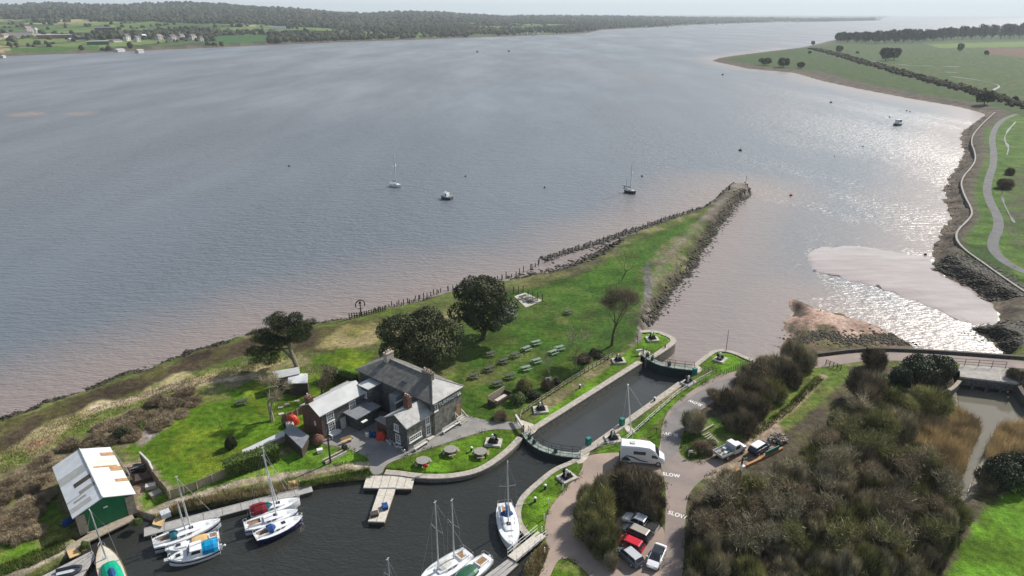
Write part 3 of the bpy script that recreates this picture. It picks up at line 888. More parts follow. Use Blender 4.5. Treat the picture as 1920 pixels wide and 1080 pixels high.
def ribbon(name, pts, width, z, m, kind='structure', z1=None, parent=None):
    l, r = ribbon_poly(pts, width)
    b = MB()
    for i in range(len(l) - 1):
        b.face([(*r[i], z), (*r[i + 1], z), (*l[i + 1], z), (*l[i], z)])
        if z1 is not None:
            b.face([(*l[i], z), (*l[i + 1], z), (*l[i + 1], z1), (*l[i], z1)])
            b.face([(*r[i], z1), (*r[i + 1], z1), (*r[i + 1], z), (*r[i], z)])
    o = b.build(name, m, parent)
    return tag(o, kind=kind) if kind else o

M['basin'] = water_mat('basin_water', (.030, .032, .029), rough=.10, waves=((.5, .3), (1.8, .3)), dist=.25, stretch=(1, 1.8, 1, R(30)), patch=(.07, .25, 1.5))
M['lockw'] = water_mat('lock_water', (.055, .06, .06), rough=.10, waves=((.8, .2), (2.6, .14)), dist=.2)
M['creekw'] = water_mat('creek_water', (.15, .14, .11), rough=.05, waves=((.8, .02),), dist=.1)
sheet('basin_water', basin, ZB, M['basin'])
sheet('lock_water', lock_poly, ZL, M['lockw'])
sheet('creek_water', creek, ZK, M['creekw'])
# wet mudflat standing just clear of the falling tide
flat = [P(*q, ZE) for q in ((1513,490),(1518,474),(1540,465),(1575,462),(1610,462),(1660,470),(1742,482),(1768,516),(1818,540),(1866,572),(1872,596),(1864,611),(1832,610),(1790,596),(1745,576),(1700,558),(1660,545),(1620,532),(1570,519),(1530,510))]
M['wetmud'] = mat('wet_mud', (.27, .215, .19), (.42, .36, .335), .16, .15, .9, bump=.30, bscale=.7, stretch=(.5, 2.4, 1, R(-25)), lo=.3, hi=.7, detail=8)
bm = MB()
ctr = Vector((sum(p[0] for p in flat) / len(flat), sum(p[1] for p in flat) / len(flat)))
per = []
for i, p in enumerate(flat):
    for s_ in np.linspace(0, 1, 7)[:-1]:
        per.append(Vector(p[:2]) * (1 - s_) + Vector(flat[(i + 1) % len(flat)][:2]) * s_)
rings = []
for k, zz in ((1.03, ZE - .10), (1.0, ZE + .005), (.95, ZE + .05), (.86, ZE + .10), (.7, ZE + .16), (.5, ZE + .20), (.25, ZE + .22), (.05, ZE + .22)):
    rr_ = []
    for pp in per:
        c_ = ctr + (pp - ctr) * k
        n_ = mnoise.noise(Vector((c_.x * .22, c_.y * .22, 3))) + .6 * mnoise.noise(Vector((c_.x * .7, c_.y * .7, 9)))
        rr_.append((c_.x + n_ * 1.1 * k, c_.y + n_ * 1.6 * k, zz + (n_ * .05 if k < .97 else 0)))
    rings.append(rr_)
bm.loft(rings, 0, True, True)
tag(bm.build('mudflat', M['wetmud'], smooth=True), kind='structure')

# ---- made surfaces
M['marshpath'] = mat('grey_path_tarmac', (.12, .12, .125), (.17, .165, .165), .3, .9, .2)
M['tarmac'] = mat('worn_tarmac', (.17, .16, .155), (.225, .21, .20), .35, .9, .2, bump=.15, bscale=12)
M['lane'] = mat('pinkish_lane', (.33, .265, .235), (.20, .172, .16), .16, .92, .2, bump=.15, bscale=10, detail=10, lo=.3, hi=.7)
M['gravel'] = mat('pinkish_gravel', (.40, .31, .255), (.25, .20, .17), .2, .95, .15, bump=.25, bscale=10, detail=10, lo=.3, hi=.7)
M['yard'] = mat('yard_tarmac', (.20, .195, .19), (.29, .275, .255), .3, .9, .2, bump=.1, bscale=10, detail=8)
sheet('road', [P(*q) for q in ((1238,1105),(1246,1000),(1249,940),(1246,895),(1238,872),(1232,850),(1239,830),(1240,800),(1252,770),(1280,744),(1318,719),(1345,704),(1400,691),(1470,679),(1530,671),(1620,660),(1690,661),(1795,667),(1960,680),(1960,695),(1800,682),(1690,676),(1625,676),(1585,682),(1535,690),(1470,696),(1405,712),(1352,744),(1310,772),(1288,795),(1275,830),(1274,850),(1282,862),(1310,869),(1345,858),(1362,866),(1340,885),(1312,902),(1295,920),(1286,945),(1284,1000),(1280,1105))], .02, M['lane'])
sheet('road_worn_patch', [P(*q) for q in ((1239,846),(1240,815),(1248,790),(1262,768),(1300,740),(1345,715),(1400,700),(1440,694),(1405,708),(1352,738),(1310,766),(1286,792),(1273,826),(1271,846),(1262,858),(1248,857))], .024, M['tarmac'])
sheet('drive', [P(*q) for q in ((1231,850),(1238,880),(1244,896),(1200,900),(1150,880),(1112,905),(1092,925),(1080,945),(1073,965),(1078,990),(1092,1015),(1118,1040),(1150,1058),(1190,1085),(1200,1110),(1130,1110),(1105,1078),(1080,1055),(1060,1046),(1045,1050),(1034,1075),(1018,1110),(1000,1110),(1015,1070),(1030,1035),(1021,1005),(1022,985),(1028,955),(1062,915),(1092,882),(1094,862),(1106,852),(1160,848))], .016, M['gravel'])
sheet('car_park', [P(*q) for q in ((1243,1105),(1248,1000),(1240,985),(1215,960),(1170,958),(1140,1000),(1140,1050),(1190,1085),(1195,1110))], .012, M['gravel'])
sheet('yard', [P(*q) for q in ((600,832),(612,820),(720,760),(800,790),(858,770),(905,789),(965,791),(985,797),(968,807),(925,803),(862,822),(742,862),(722,873),(716,890),(694,890),(694,872),(690,856),(640,838))], .02, M['yard'])
ribbon('sea_wall_path', [P(*q) for q in ((1905,214),(1875,226),(1858,255),(1866,300),(1850,345),(1852,372),(1878,418),(1856,460),(1880,490),(1925,512),(1990,535))], 2.7, .03, M['marshpath'])
M['pool'] = water_mat('flood_water', (.10, .10, .09), rough=.2, waves=((.5, .12),), dist=.2)
for pts, w in (([(1780,143),(1835,150),(1879,160),(1862,169)],lambda f: 1.6+1.2*math.sin(f*9)),([(1632,114),(1660,117),(1700,122)],3),([(1700,123),(1750,124)],3),([(1770,125),(1800,125)],4),([(1772,135),(1795,136)],3),
               ([(1905,228),(1888,246),(1882,262),(1892,276),(1888,290)],lambda f: .25+1.1*abs(math.sin(f*17)*math.sin(f*7.3))),([(1880,350),(1878,372),(1890,398),(1902,418)],lambda f: .2+.8*abs(math.sin(f*13)*math.sin(f*5.1)))):
    ribbon('flood_pool', [P(*q) for q in pts], w, .05, M['pool'])
M['foam'] = mat('pale_streak', (.4, .4, .4))
# ================================================================ quays, lock, gates
def wall_ribbon(name, label, cat, pts, width, depth, top=.05, mw='stone', mc='coping', cop=None):
    l, r = ribbon_poly(pts, width)
    root = MB()
    for i in range(len(l) - 1):
        root.face([(*l[i], top - .18), (*l[i + 1], top - .18), (*l[i + 1], -depth), (*l[i], -depth)])
        root.face([(*r[i], -depth), (*r[i + 1], -depth), (*r[i + 1], top - .18), (*r[i], top - .18)])
    for i, k in ((0, 0), (len(l) - 1, 1)):
        root.face([(*l[i], -depth), (*r[i], -depth), (*r[i], top - .18), (*l[i], top - .18)])
    o = root.build(name, M[mw])
    tag(o, label, cat)
    l, r = ribbon_poly(pts, width + .12)
    c = MB()
    for i in range(len(l) - 1):
        c.loft([[(*r[i], top - .18), (*l[i], top - .18), (*l[i], top), (*r[i], top)], [(*r[i + 1], top - .18), (*l[i + 1], top - .18), (*l[i + 1], top), (*r[i + 1], top)]], 0, True, i in (0, len(l) - 2))
    c.build('coping', M[mc], o)
    return o
wall_ribbon('lock_wall', 'long stone lock wall with granite coping beside the lawn towards the hotel', 'lock wall', [LK(-3, -.35), LK(10, -.35), LK(29.5, -.35)], 1.0, 3.4)
wall_ribbon('lock_wall', 'stone lock wall with pale coping beside the lawn along the lane', 'lock wall', [LK(-.5, LW + .35), LK(10, LW + .35), LK(27.6, LW + .35)], 1.0, 3.4)
wall_ribbon('quay_wall', 'curved stone quay edging the lawn with the round-topped tables', 'quay wall', [P(*q) for q in ((975,820),(968,829),(945,851),(908,877),(876,888),(830,894),(780,892),(750,887),(722,885))], .9, 1.6)
wall_ribbon('quay_wall', 'curved stone edging of the basin lawn beside the moored single-mast yacht', 'quay wall', [P(*q) for q in ((1088,857),(1075,866),(1040,880),(1012,903),(987,925),(975,941),(970,962),(974,985),(990,1003))], .7, 1.5)
wall_ribbon('quay_wall', 'rounded stone quay of the lock mouth on the side of the grassy spit', 'quay wall', [P(*q) for q in ((1200,622),(1226,620),(1250,628),(1264,636),(1260,645),(1228,666),(1213,675))], 1.0, 3.6)
wall_ribbon('quay_wall', 'low stone quay round the triangular lawn at the lock mouth', 'quay wall', [P(*q) for q in ((1301,688),(1312,679),(1328,666),(1344,656),(1372,659),(1410,676))], .8, 3.4)
wall_ribbon('river_wall', 'dark parapet wall between the upper lane and the muddy foreshore', 'wall', [P(*q, .5) for q in ((1436,677),(1470,671),(1535,662),(1620,652),(1690,653),(1795,659),(1960,671))], .45, 3.0, top=.55, mw='darkstone', mc='darktimber')
# pale stone aprons beside the gates
M['apron'] = mat('worn_stone_apron', (.40, .35, .29), (.56, .51, .45), 1.1, .85, .2, bump=.2)
for nm, pp in (('apron', ((967,790),(974,786),(1012,800),(1000,815),(986,815),(981,806))), ('apron', ((1082,853),(1088,843),(1102,832),(1112,836),(1106,848),(1098,866),(1080,872))),
               ('apron', ((1196,668),(1200,657),(1222,658),(1214,672),(1206,668))), ('apron', ((1295,690),(1302,684),(1318,690),(1312,700),(1300,697))), ('apron', ((1168,800),(1178,796),(1196,812),(1180,815)))):
    tag(sheet(nm, [P(*q) for q in pp], .035, M['apron']), kind='structure')

def lock_gate(pts, label, inner, deep, post_n):
    t = thing('lock_gate', label, 'lock gate', (pts[0][0], pts[0][1], 0))
    o = Vector(pts[0])
    l, r = ribbon_poly([Vector(p) - o for p in pts], 1.15)
    b = MB(); n = len(l)
    for i in range(n - 1):          # curved timber skin hanging below the walkway
        b.loft([[(*r[i], -deep), (*l[i], -deep), (*l[i], .12), (*r[i], .12)], [(*r[i + 1], -deep), (*l[i + 1], -deep), (*l[i + 1], .12), (*r[i + 1], .12)]], 0, True, i in (0, n - 2))
    b.build('gate_leaf', M['gategreen'], t)
    b = MB()
    for i in range(n - 1):
        k = .12 if i % 2 else .16
        b.loft([[(*(r[i] * 1.0), .12), (*l[i], .12), (*l[i], .12 + k), (*r[i], .12 + k)], [(*r[i + 1], .12), (*l[i + 1], .12), (*l[i + 1], .12 + k), (*r[i + 1], .12 + k)]], 0, True, True)
    b.build('walkway', M['deckgreen'], t)
    for side in (l, r):
        b = MB()
        for zz in (.75, 1.25):
            b.tube([(*p, zz) for p in side], .03, 4)
        rail = b.build('handrail', M['iron'], t)
        for k in range(post_n):
            p = side[int(k * (n - 1) / (post_n - 1))]
            pb = MB(); pb.tube([(*p, .2), (*p, 1.3)], .035, 5)
            pb.build('rail_post', M['iron'], rail)
    for fr in (.2, .32, .62):
        p = (l[int(fr * n)] * .5 + r[int(fr * n)] * .5)
        b = MB(); b.box(p.x, p.y, .28, .45, .45, .7, fr * 3); b.tube([(p.x, p.y, .98), (p.x, p.y, 1.35)], .06, 6); b.tube([(p.x - .25, p.y, 1.2), (p.x + .25, p.y, 1.2)], .03, 5)
        b.build('paddle_winder', M['greenrail'], t)
    return t
lock_gate(gate1, 'bow-shaped lock gate with railed walkway between the lock and the boat basin', 0, 2.6, 8)
lock_gate(gate2, 'dark lock gate with railed walkway towards the estuary', 0, 4.2, 8)
def balance(p, q, label):
    x, y = P(*p); x2, y2 = P(*q)
    t = thing('balance_beam', label, 'balance beam', (x, y, 0), ang((x, y), (x2, y2)))
    L_ = math.dist((x, y), (x2, y2))
    b = MB(); b.box(L_ / 2, 0, .75, L_, .32, .34, 0, 0, 1, 1); b.build('beam', M['whitedirty'], t)
    b = MB(); b.tube([(.15, 0, 0), (.15, 0, 1.3)], .14, 8); b.build('heel_post', M['iron'], t)
balance((982, 812), (967, 788), 'pale balance beam pointing at the hotel path')
balance((1207, 664), (1192, 666), 'stubby balance beam beside the path onto the spit')
for px, py, lab in ((1103, 834, 'teal control cabinet next to the pale gate apron'), (1166, 797, 'teal control cabinet by the foot of the white flagpole'), (1302, 702, 'teal control cabinet next to the estuary gate')):
    x, y = P(px, py)
    t = thing('control_cabinet', lab, 'cabinet', (x, y, 0), .6, 'teal lock control cabinets')
    b = MB(); b.box(0, 0, 0, .7, .6, 1.15); b.build('cabinet', M['tealbox'], t)
    b = MB(); b.box(0, 0, 1.15, .78, .68, .1, 0, 0, .9, .9); b.build('lid', M['tealbox'], t)

# winches on stone plinths
def make_winch():
    t = thing('winch', 'winch', 'winch')
    b = MB(); b.box(0, 0, 0, 2.5, 2.1, .3, 0, 0, .96, .96); b.build('plinth', M['slab'], t)
    b = MB(); b.box(0, 0, .3, 1.5, 1.1, .06)
    for s_ in (-1, 1):
        b.prism([(-.65, s_ * .42 - .05), (.65, s_ * .42 - .05), (.65, s_ * .42 + .05), (-.65, s_ * .42 + .05)], .36, .55)
        b.face([(-.6, s_ * .42, .5), (.6, s_ * .42, .5), (.3, s_ * .42, 1.15), (-.2, s_ * .42, 1.15)])
        b.box(.05, s_ * .42, .5, .8, .09, .65, 0, 0, .5, 1)
    b.build('frame', M['black'], t)
    b = MB(); b.tube([(.05, -.55, .85), (.05, .55, .85)], [.26, .26], 10); b.build('drum', M['iron'], t)
    b = MB(); b.tube([(.05, .6, .95), (.05, .68, .95)], .38, 12); b.build('gear_wheel', M['black'], t)
    b = MB(); b.tube([(-.15, 0, .36), (-.15, 0, 1.45)], [.17, .15], 8); b.ball((-.15, 0, 1.5), .19, .19, .12); b.build('bollard_head', M['white'], t)
    return t
wproto = make_winch()
for i, (px, py, lab, a) in enumerate((
    (1223, 637, 'black winch on a stone plinth, alone on the rounded quay lawn at the lock mouth', .1), (1160, 678, 'black winch on a pale plinth beside the path where the post-and-rail fence ends', .1),
    (1014, 770, 'black winch on a pale plinth at the hotel end of the long lock lawn', .1), (1150, 825, 'black winch on its plinth right behind the white motorhome', .2),
    (1291, 719, 'black winch on a plinth wedged between lock edge and white rail fence', .75), (1350, 675, 'black winch on a plinth in the triangular lawn', .9),
    (925, 831, 'black winch on a plinth at the end of the lawn with round-topped tables', -.15), (1063, 897, 'black winch on a plinth on the basin lawn beside the gravel drive', .6))):
    loc = (*P(px, py), 0)
    if i == 0:
        wproto.location = loc; wproto.rotation_euler.z = a; wproto['label'] = lab; wproto['group'] = 'winches on stone plinths'
    else:
        dup(wproto, loc, a, lab, 'winches on stone plinths')

# ================================================================ the hotel
def text_mesh(txt, size, ext, m, parent, loc, rot, name):
    fc = bpy.data.curves.new(name, 'FONT'); fc.body = txt; fc.size = size; fc.extrude = ext; fc.space_character = 1.1
    fc.align_x = 'CENTER'; fc.align_y = 'CENTER' if parent is None else 'BOTTOM_BASELINE'; fc.offset = size * .03
    fo = bpy.data.objects.new(name, fc); COL.objects.link(fo)
    bpy.context.view_layer.update()
    me = bpy.data.meshes.new_from_object(fo.evaluated_get(bpy.context.evaluated_depsgraph_get()))
    bpy.data.objects.remove(fo); bpy.data.curves.remove(fc)
    me.materials.clear(); me.materials.append(m)
    o = bpy.data.objects.new(name, me); COL.objects.link(o)
    o.parent = parent; o.location = loc; o.rotation_euler = rot
    return o
def frame_window(parent, x, y, z, w, h, face, nx=2, nz=3, name='window', mframe='white'):
    """white sash window; face '-y' or '-x' or '+x'"""
    fb, pb = MB(), MB()
    def add(b, u0, u1, v0, v1, d0, d1):
        if face == '-y': b.box(x + (u0 + u1) / 2, y - (d0 + d1) / 2, z + v0, u1 - u0, d1 - d0, v1 - v0)
        elif face == '-x': b.box(x - (d0 + d1) / 2, y + (u0 + u1) / 2, z + v0, d1 - d0, u1 - u0, v1 - v0)
        else: b.box(x + (d0 + d1) / 2, y + (u0 + u1) / 2, z + v0, d1 - d0, u1 - u0, v1 - v0)
    f = .13
    add(fb, -w / 2, -w / 2 + f, -h / 2, h / 2, -.02, .07); add(fb, w / 2 - f, w / 2, -h / 2, h / 2, -.02, .07)
    add(fb, -w / 2 + f, w / 2 - f, h / 2 - f, h / 2, -.02, .068); add(fb, -w / 2 + f, w / 2 - f, -h / 2, -h / 2 + f, -.02, .068)
    add(fb, -w / 2 - .08, w / 2 + .08, -h / 2 - .09, -h / 2 - .003, -.02, .14)
    for i in range(1, nx):
        u = -w / 2 + f + (w - 2 * f) * i / nx
        add(fb, u - .035, u + .035, -h / 2 + f, h / 2 - f, -.02, .05)
    for i in range(1, nz):
        v = -h / 2 + f + (h - 2 * f) * i / nz
        add(fb, -w / 2 + f, w / 2 - f, v - .03, v + .03, -.02, .047)
    o = fb.build(name, M[mframe], parent)
    add(pb, -w / 2 + f * .9, w / 2 - f * .9, -h / 2 + f * .9, h / 2 - f * .9, -.03, .02)
    pb.build('pane', M['glass'], o)
    return o

def hip_roof(b, x0, x1, y0, y1, ze, zr, ov, axis, hip0, hip1, th=.14):
    """roof planes over a rectangle; axis of the ridge 'x' or 'y'; hip0/hip1 = inset of the ridge ends (0 is a gable)"""
    X0, X1, Y0, Y1 = x0 - ov, x1 + ov, y0 - ov, y1 + ov
    if axis == 'y':
        xm = (x0 + x1) / 2
        r0, r1 = (xm, Y0 + (hip0 + ov if hip0 else 0), zr), (xm, Y1 - (hip1 + ov if hip1 else 0), zr)
        c = [(X0, Y0, ze), (X1, Y0, ze), (X1, Y1, ze), (X0, Y1, ze)]
        fs = [[c[0], r0, r1, c[3]][::-1], [c[1], c[2], r1, r0], [c[0], c[1], r0], [c[2], c[3], r1]]
        gab = [hip0, hip1]
    else:
        ym = (y0 + y1) / 2
        r0, r1 = (X0 + (hip0 + ov if hip0 else 0), ym, zr), (X1 - (hip1 + ov if hip1 else 0), ym, zr)
        c = [(X0, Y0, ze), (X1, Y0, ze), (X1, Y1, ze), (X0, Y1, ze)]
        fs = [[c[0], c[1], r1, r0], [c[2], c[3], r0, r1], [c[3], c[0], r0], [c[1], c[2], r1]]
        gab = [hip0, hip1]
    for k, f in enumerate(fs):
        if k >= 2 and not gab[k - 2]:
            continue
        b.face(f)
        b.face([(p[0], p[1], p[2] - th) for p in f][::-1])
    ends = {0: gab[0], 2: gab[1]} if axis == 'y' else {3: gab[0], 1: gab[1]}
    for k in range(4):
        if k in ends and not ends[k]:
            continue
        p, q = c[k], c[(k + 1) % 4]
        b.face([(p[0], p[1], p[2] - th), (q[0], q[1], q[2] - th), q, p])
    for g, (p, q, r_) in ((gab[0], ((c[0], c[1], r0) if axis == 'y' else (c[3], c[0], r0))), (gab[1], ((c[2], c[3], r1) if axis == 'y' else (c[1], c[2], r1)))):
        if not g:
            for s1, s2 in ((p, r_), (r_, q)):
                b.face([(s1[0], s1[1], s1[2] - th), (s2[0], s2[1], s2[2] - th), s2, s1])

def gable_wall(b, x0, x1, y0, y1, z1, zr, axis, mi=0):
    """four walls with gable triangles"""
    if axis == 'x':
        ym = (y0 + y1) / 2
        for x, fl in ((x0, 1), (x1, 0)):
            f = [(x, y0, 0), (x, y1, 0), (x, y1, z1), (x, ym, zr), (x, y0, z1)]
            b.face(f[::-1] if fl else f, mi)
        b.face([(x0, y0, 0), (x1, y0, 0), (x1, y0, z1), (x0, y0, z1)], mi)
        b.face([(x1, y1, 0), (x0, y1, 0), (x0, y1, z1), (x1, y1, z1)], mi)
    else:
        xm = (x0 + x1) / 2
        for y, fl in ((y0, 0), (y1, 1)):
            f = [(x0, y, 0), (x1, y, 0), (x1, y, z1), (xm, y, zr), (x0, y, z1)]
            b.face(f[::-1] if fl else f, mi)
        b.face([(x0, y1, 0), (x0, y0, 0), (x0, y0, z1), (x0, y1, z1)], mi)
        b.face([(x1, y0, 0), (x1, y1, 0), (x1, y1, z1), (x1, y0, z1)], mi)

HA = math.atan2(.785, .62)
hotel = thing('hotel', 'dark stone waterside hotel with hipped slate roof and two lower wings round a yard', 'hotel', (-11.9, 88.6, 0), HA)
b = MB(); b.box(3.1, 8.45, 0, 6.2, 16.9, 5.8); b.build('wall', M['greystone'], hotel)
b = MB(); b.box(-.03, 8.6, .02, .08, 16.2, 5.7); b.build('slate_hung_wall', M['darkstone'], hotel)
b = MB(); hip_roof(b, 0, 6.2, 0, 16.9, 5.85, 7.8, .42, 'y', 3.1, 3.6); mr_ = b.build('roof', M['slate'], hotel)
def chimney(parent, x, y, z0, z1, sx, sy, npot, m='stone', along='y'):
    b = MB(); b.box(x, y, z0, sx, sy, z1 - z0); b.box(x, y, z1, sx + .14, sy + .14, .16)
    c = b.build('chimney', M[m], parent)
    for k in range(npot):
        o = (k - (npot - 1) / 2) * ((sy if along == 'y' else sx) / max(npot, 1))
        b = MB(); b.tube([(x + (0 if along == 'y' else o), y + (o if along == 'y' else 0), z1 + .16), (x + (0 if along == 'y' else o), y + (o if along == 'y' else 0), z1 + .62)], [.13, .11], 8)
        b.build('chimney_pot', M['pot'] if k % 2 == 0 else M['whitedirty'], c)
    return c
chimney(mr_, 2.7, 3.5, 6.5, 8.7, .75, 1.9, 4)
chimney(mr_, 3.1, 12.9, 7.0, 8.9, 1.5, .8, 3, along='x', m='coping')
b = MB(); b.box(1.0, 7.0, 6.62, .5, 1.1, .06); b.build('roof_light', M['glass'], mr_)
# ridge and hip tiles
b = MB()
b.tube([(3.1, 3.0, 7.84), (3.1, 13.3, 7.84)], .11, 6); b.tube([(-.38, -.38, 5.9), (3.1, 3.05, 7.84)], .09, 6); b.tube([(6.58, -.38, 5.9), (3.1, 3.05, 7.84)], .09, 6)
b.build('ridge_tiles', M['slatelight'], mr_)
b = MB(); b.face([(-.36, -.40, 5.872), (6.56, -.40, 5.872), (3.12, 3.03, 7.83)]); b.build('pale_hip_slates', M['slatelight'], mr_)
frame_window(hotel, .55, 0, 4.75, .95, 1.25, '-y')
d = MB(); d.box(5.45, -.03, .9, .95, .1, 2.0); d.build('door', M['teak'], hotel)
b = MB()
for k in range(4): b.box(5.4, -.35 - .3 * k, 0, 1.5, .3, .9 - .22 * k)
b.build('steps', M['slab'], hotel)
b = MB()
for s_ in (4.7, 6.1):
    b.tube([(s_, -.1, 1.8), (s_, -1.4, 1.0)], .05, 5); b.tube([(s_, -.1, .9), (s_, -.1, 1.9)], .05, 5); b.tube([(s_, -1.4, .1), (s_, -1.4, 1.05)], .05, 5)
b.build('step_railing', M['white'], hotel)
text_mesh('TURF', .84, .03, M['signwhite'], hotel, (2.25, -.07, 4.62), (R(90), 0, 0), 'lettering')
text_mesh('HOTEL', .84, .03, M['signwhite'], hotel, (4.75, -.07, 4.62), (R(90), 0, 0), 'lettering')
b = MB(); b.box(3.62, -.03, 4.45, 4.9, .05, 1.2); b.build('painted_sign_band', M['darkstone'], hotel)
# wing with the gable to the yard
b = MB(); gable_wall(b, -5.2, -.04, .3, 4.8, 4.05, 5.4, 'x'); b.build('wing_wall', M['greystone'], hotel)
b = MB()
b.face([(-5.23, .32, 0), (-5.23, .32, 4.0), (-5.23, 2.55, 5.35), (-5.23, 4.78, 4.0), (-5.23, 4.78, 0)]); b.build('slate_hung_gable', M['darkstone'], hotel)
b = MB(); hip_roof(b, -5.2, -.05, .3, 4.8, 4.08, 5.5, .28, 'x', 0, 0); wr_ = b.build('wing_roof', M['slatelight'], hotel)
chimney(wr_, -2.6, 2.65, 4.9, 7.0, .85, .95, 4, m='brick')
frame_window(hotel, -3.6, .3, 1.65, 2.5, .95, '-y', 6, 2)
frame_window(hotel, -1.0, .3, 3.15, .9, 1.2, '-y')
frame_window(hotel, -.95, .3, 1.45, .95, 1.7, '-y', 2, 3, 'glazed_door')
b = MB(); b.box(-.95, -.1, 0, 1.3, .75, .3); b.build('door_step', M['slab'], hotel)
frame_window(hotel, -5.23, 2.5, 3.2, .95, 1.15, '-x')
frame_window(hotel, -5.23, 2.3, 1.35, 1.0, 1.5, '-x')
for q_ in ((.06, -.1, 5.7), (-11.2, 12.5, 4.2)):
    b = MB(); b.tube([(q_[0], q_[1], 0), q_], .06, 5); b.build('drainpipe', M['black'], hotel)
# long wing with the pale membrane roof and the brick gable
b = MB(); gable_wall(b, -11.2, -2.6, 12.6, 17.1, 4.25, 5.5, 'x'); b.build('wing_wall', M['darkstone'], hotel)
b = MB(); b.face([(-11.24, 12.58, 0), (-11.24, 12.58, 4.25), (-11.24, 14.85, 5.55), (-11.24, 17.12, 4.25), (-11.24, 17.12, 0)])
b.face([(-11.24, 12.57, 0), (-10.85, 12.57, 0), (-10.85, 12.57, 4.2), (-11.24, 12.57, 4.2)]); b.build('brick_gable', M['brick'], hotel)
b = MB(); hip_roof(b, -11.2, -2.6, 12.6, 17.1, 4.3, 5.55, .25, 'x', 0, 0); w2 = b.build('wing_roof', M['membrane'], hotel)
chimney(w2, -10.9, 15.4, 4.9, 6.2, .8, 1.1, 2, m='brick')
frame_window(hotel, -9.45, 12.6, 3.15, 1.35, 1.5, '-y', 4, 3)
frame_window(hotel, -5.2, 12.6, 3.3, 1.3, 1.15, '-y', 4, 2)
frame_window(hotel, -9.35, 12.6, 1.35, 1.25, 1.5, '-y', 3, 3)
b = MB(); b.box(-9.2, 12.15, .35, 1.9, .9, .12); b.box(-9.2, 12.2, 0, 1.6, .7, .35); b.build('window_bay_shelf', M['white'], hotel)
d = MB(); d.box(-7.25, 12.56, 0, .95, .12, 1.95); d.build('door', M['whitedirty'], hotel)
b = MB(); b.box(-11.27, 14.0, 2.0, .06, .35, .75); b.build('wall_plaque', M['white'], hotel)
b = MB(); b.box(-1.35, 12.8, 0, 2.6, 2.4, 5.1); b.build('stair_block', M['darkstone'], hotel)
b = MB(); b.box(-1.35, 12.8, 5.1, 2.8, 2.6, .14); b.build('flat_roof', M['membrane'], hotel)
frame_window(hotel, -2.65, 12.4, 4.0, .75, 1.1, '-x')
b = MB(); b.box(-4.6, 11.0, 2.62, 4.9, 3.2, .16); b.build('flat_roof', M['lead'], hotel)
b = MB(); b.box(-4.3, 11.3, 0, 4.0, 2.5, 2.6); b.build('lean_to_wall', M['darkstone'], hotel)
b = MB(); b.box(-6.0, 8.9, 2.1, 1.0, .5, .08); b.build('porch_hood', M['white'], hotel)
b = MB(); b.box(-.75, 7.4, 0, 1.4, 1.5, 5.0); b.build('pale_shaft', M['lead'], hotel)
b = MB(); b.box(-1.0, 6.2, 4.3, 1.9, .25, .12); b.build('gutter_board', M['whitedirty'], hotel)
b = MB(); b.box(-4.2, 6.4, 0, .35, 3.0, 2.0); b.build('yard_wall', M['brick'], hotel)
b = MB(); b.box(-4.0, 6.4, 2.0, 1.4, 3.3, .14); b.build('yard_wall_coping', M['tablegrey'], hotel)
b = MB(); b.box(-2.5, 18.2, 0, 3.4, 2.0, 3.0); b.build('outhouse_wall', M['darkstone'], hotel)
b = MB(); b.box(-2.5, 18.2, 3.0, 3.7, 2.3, .14); b.build('outhouse_roof', M['tablegrey'], hotel)
def hl(x, y, z=0):
    c, s_ = math.cos(HA), math.sin(HA)
    return (-11.9 + x * c - y * s_, 88.6 + x * s_ + y * c, z)
def bench_at(loc, rot, L_, label, group=None, m='whitedirty'):
    t = thing('bench', label, 'bench', loc, rot, group)
    b = MB(); b.box(0, 0, .42, L_, .4, .06); b.build('seat', M[m], t)
    b = MB(); b.box(0, .22, .6, L_, .05, .3); b.build('backrest', M[m], t)
    for s_ in (-1, 1):
        b = MB(); b.box(s_ * (L_ / 2 - .15), 0, 0, .1, .4, .42); b.box(s_ * (L_ / 2 - .15), .22, .42, .09, .06, .5); b.build('leg', M[m], t)
    return t
bench_at(hl(3.0, -.8), HA, 3.8, 'long pale bench against the hotel wall below the sign')
bench_at(hl(-3.4, -.6), HA, 2.6, 'pale bench against the low wing under its wide window')

# ================================================================ boathouse
BA = math.atan2(.655, .755)
bh = thing('boathouse', 'green-fronted boathouse with patched corrugated roof', 'boathouse', (-53.56, 67.16, 0), BA)
b = MB(); gable_wall(b, 0, 6.5, 0, 12.9, 2.85, 4.1, 'y'); b.build('wall', M['brick'], bh)
b = MB(); b.face([(1.05, -.05, .1), (5.45, -.05, .1), (5.45, -.05, 3.22), (3.25, -.05, 4.05), (1.05, -.05, 3.22)]); b.build('green_front', M['bgreen'], bh)
b = MB(); b.face([(1.05, -.03, 2.85), (5.45, -.03, 2.85), (6.48, -.03, 2.85), (3.25, -.03, 4.07), (.02, -.03, 2.85)]); b.build('gable_boards', M['bgreen'], bh)
for x in (.5, 6.0):
    b = MB(); b.box(x, -.06, 0, 1.0, .22, 2.8); b.build('stone_pier', M['timber'], bh)
b = MB(); hip_roof(b, 0, 6.5, 0, 12.9, 2.9, 4.22, .3, 'y', 0, 0, .1); br_ = b.build('roof', M['corrug'], bh)
b = MB(); b.tube([(3.25, -.3, 4.25), (3.25, 13.2, 4.25)], .09, 6); b.build('ridge_cap', M['whitedirty'], br_)
def rsheet(side, y0, y1, u0, u1, m):
    f = lambda u: (3.25 + side * u * 3.55, 4.22 - u * 1.32 + .02)
    (xa, za), (xb, zb) = f(u0), f(u1)
    b = MB(); p = [(xa, y0, za), (xb, y0, zb), (xb, y1, zb), (xa, y1, za)]
    b.face(p if side < 0 else p); b.build('roof_sheet', M[m], br_)
M['sheetgrey'] = mat('dull_lichened_sheet', (.33, .34, .33), (.43, .43, .40), 1.2, .7, .2)
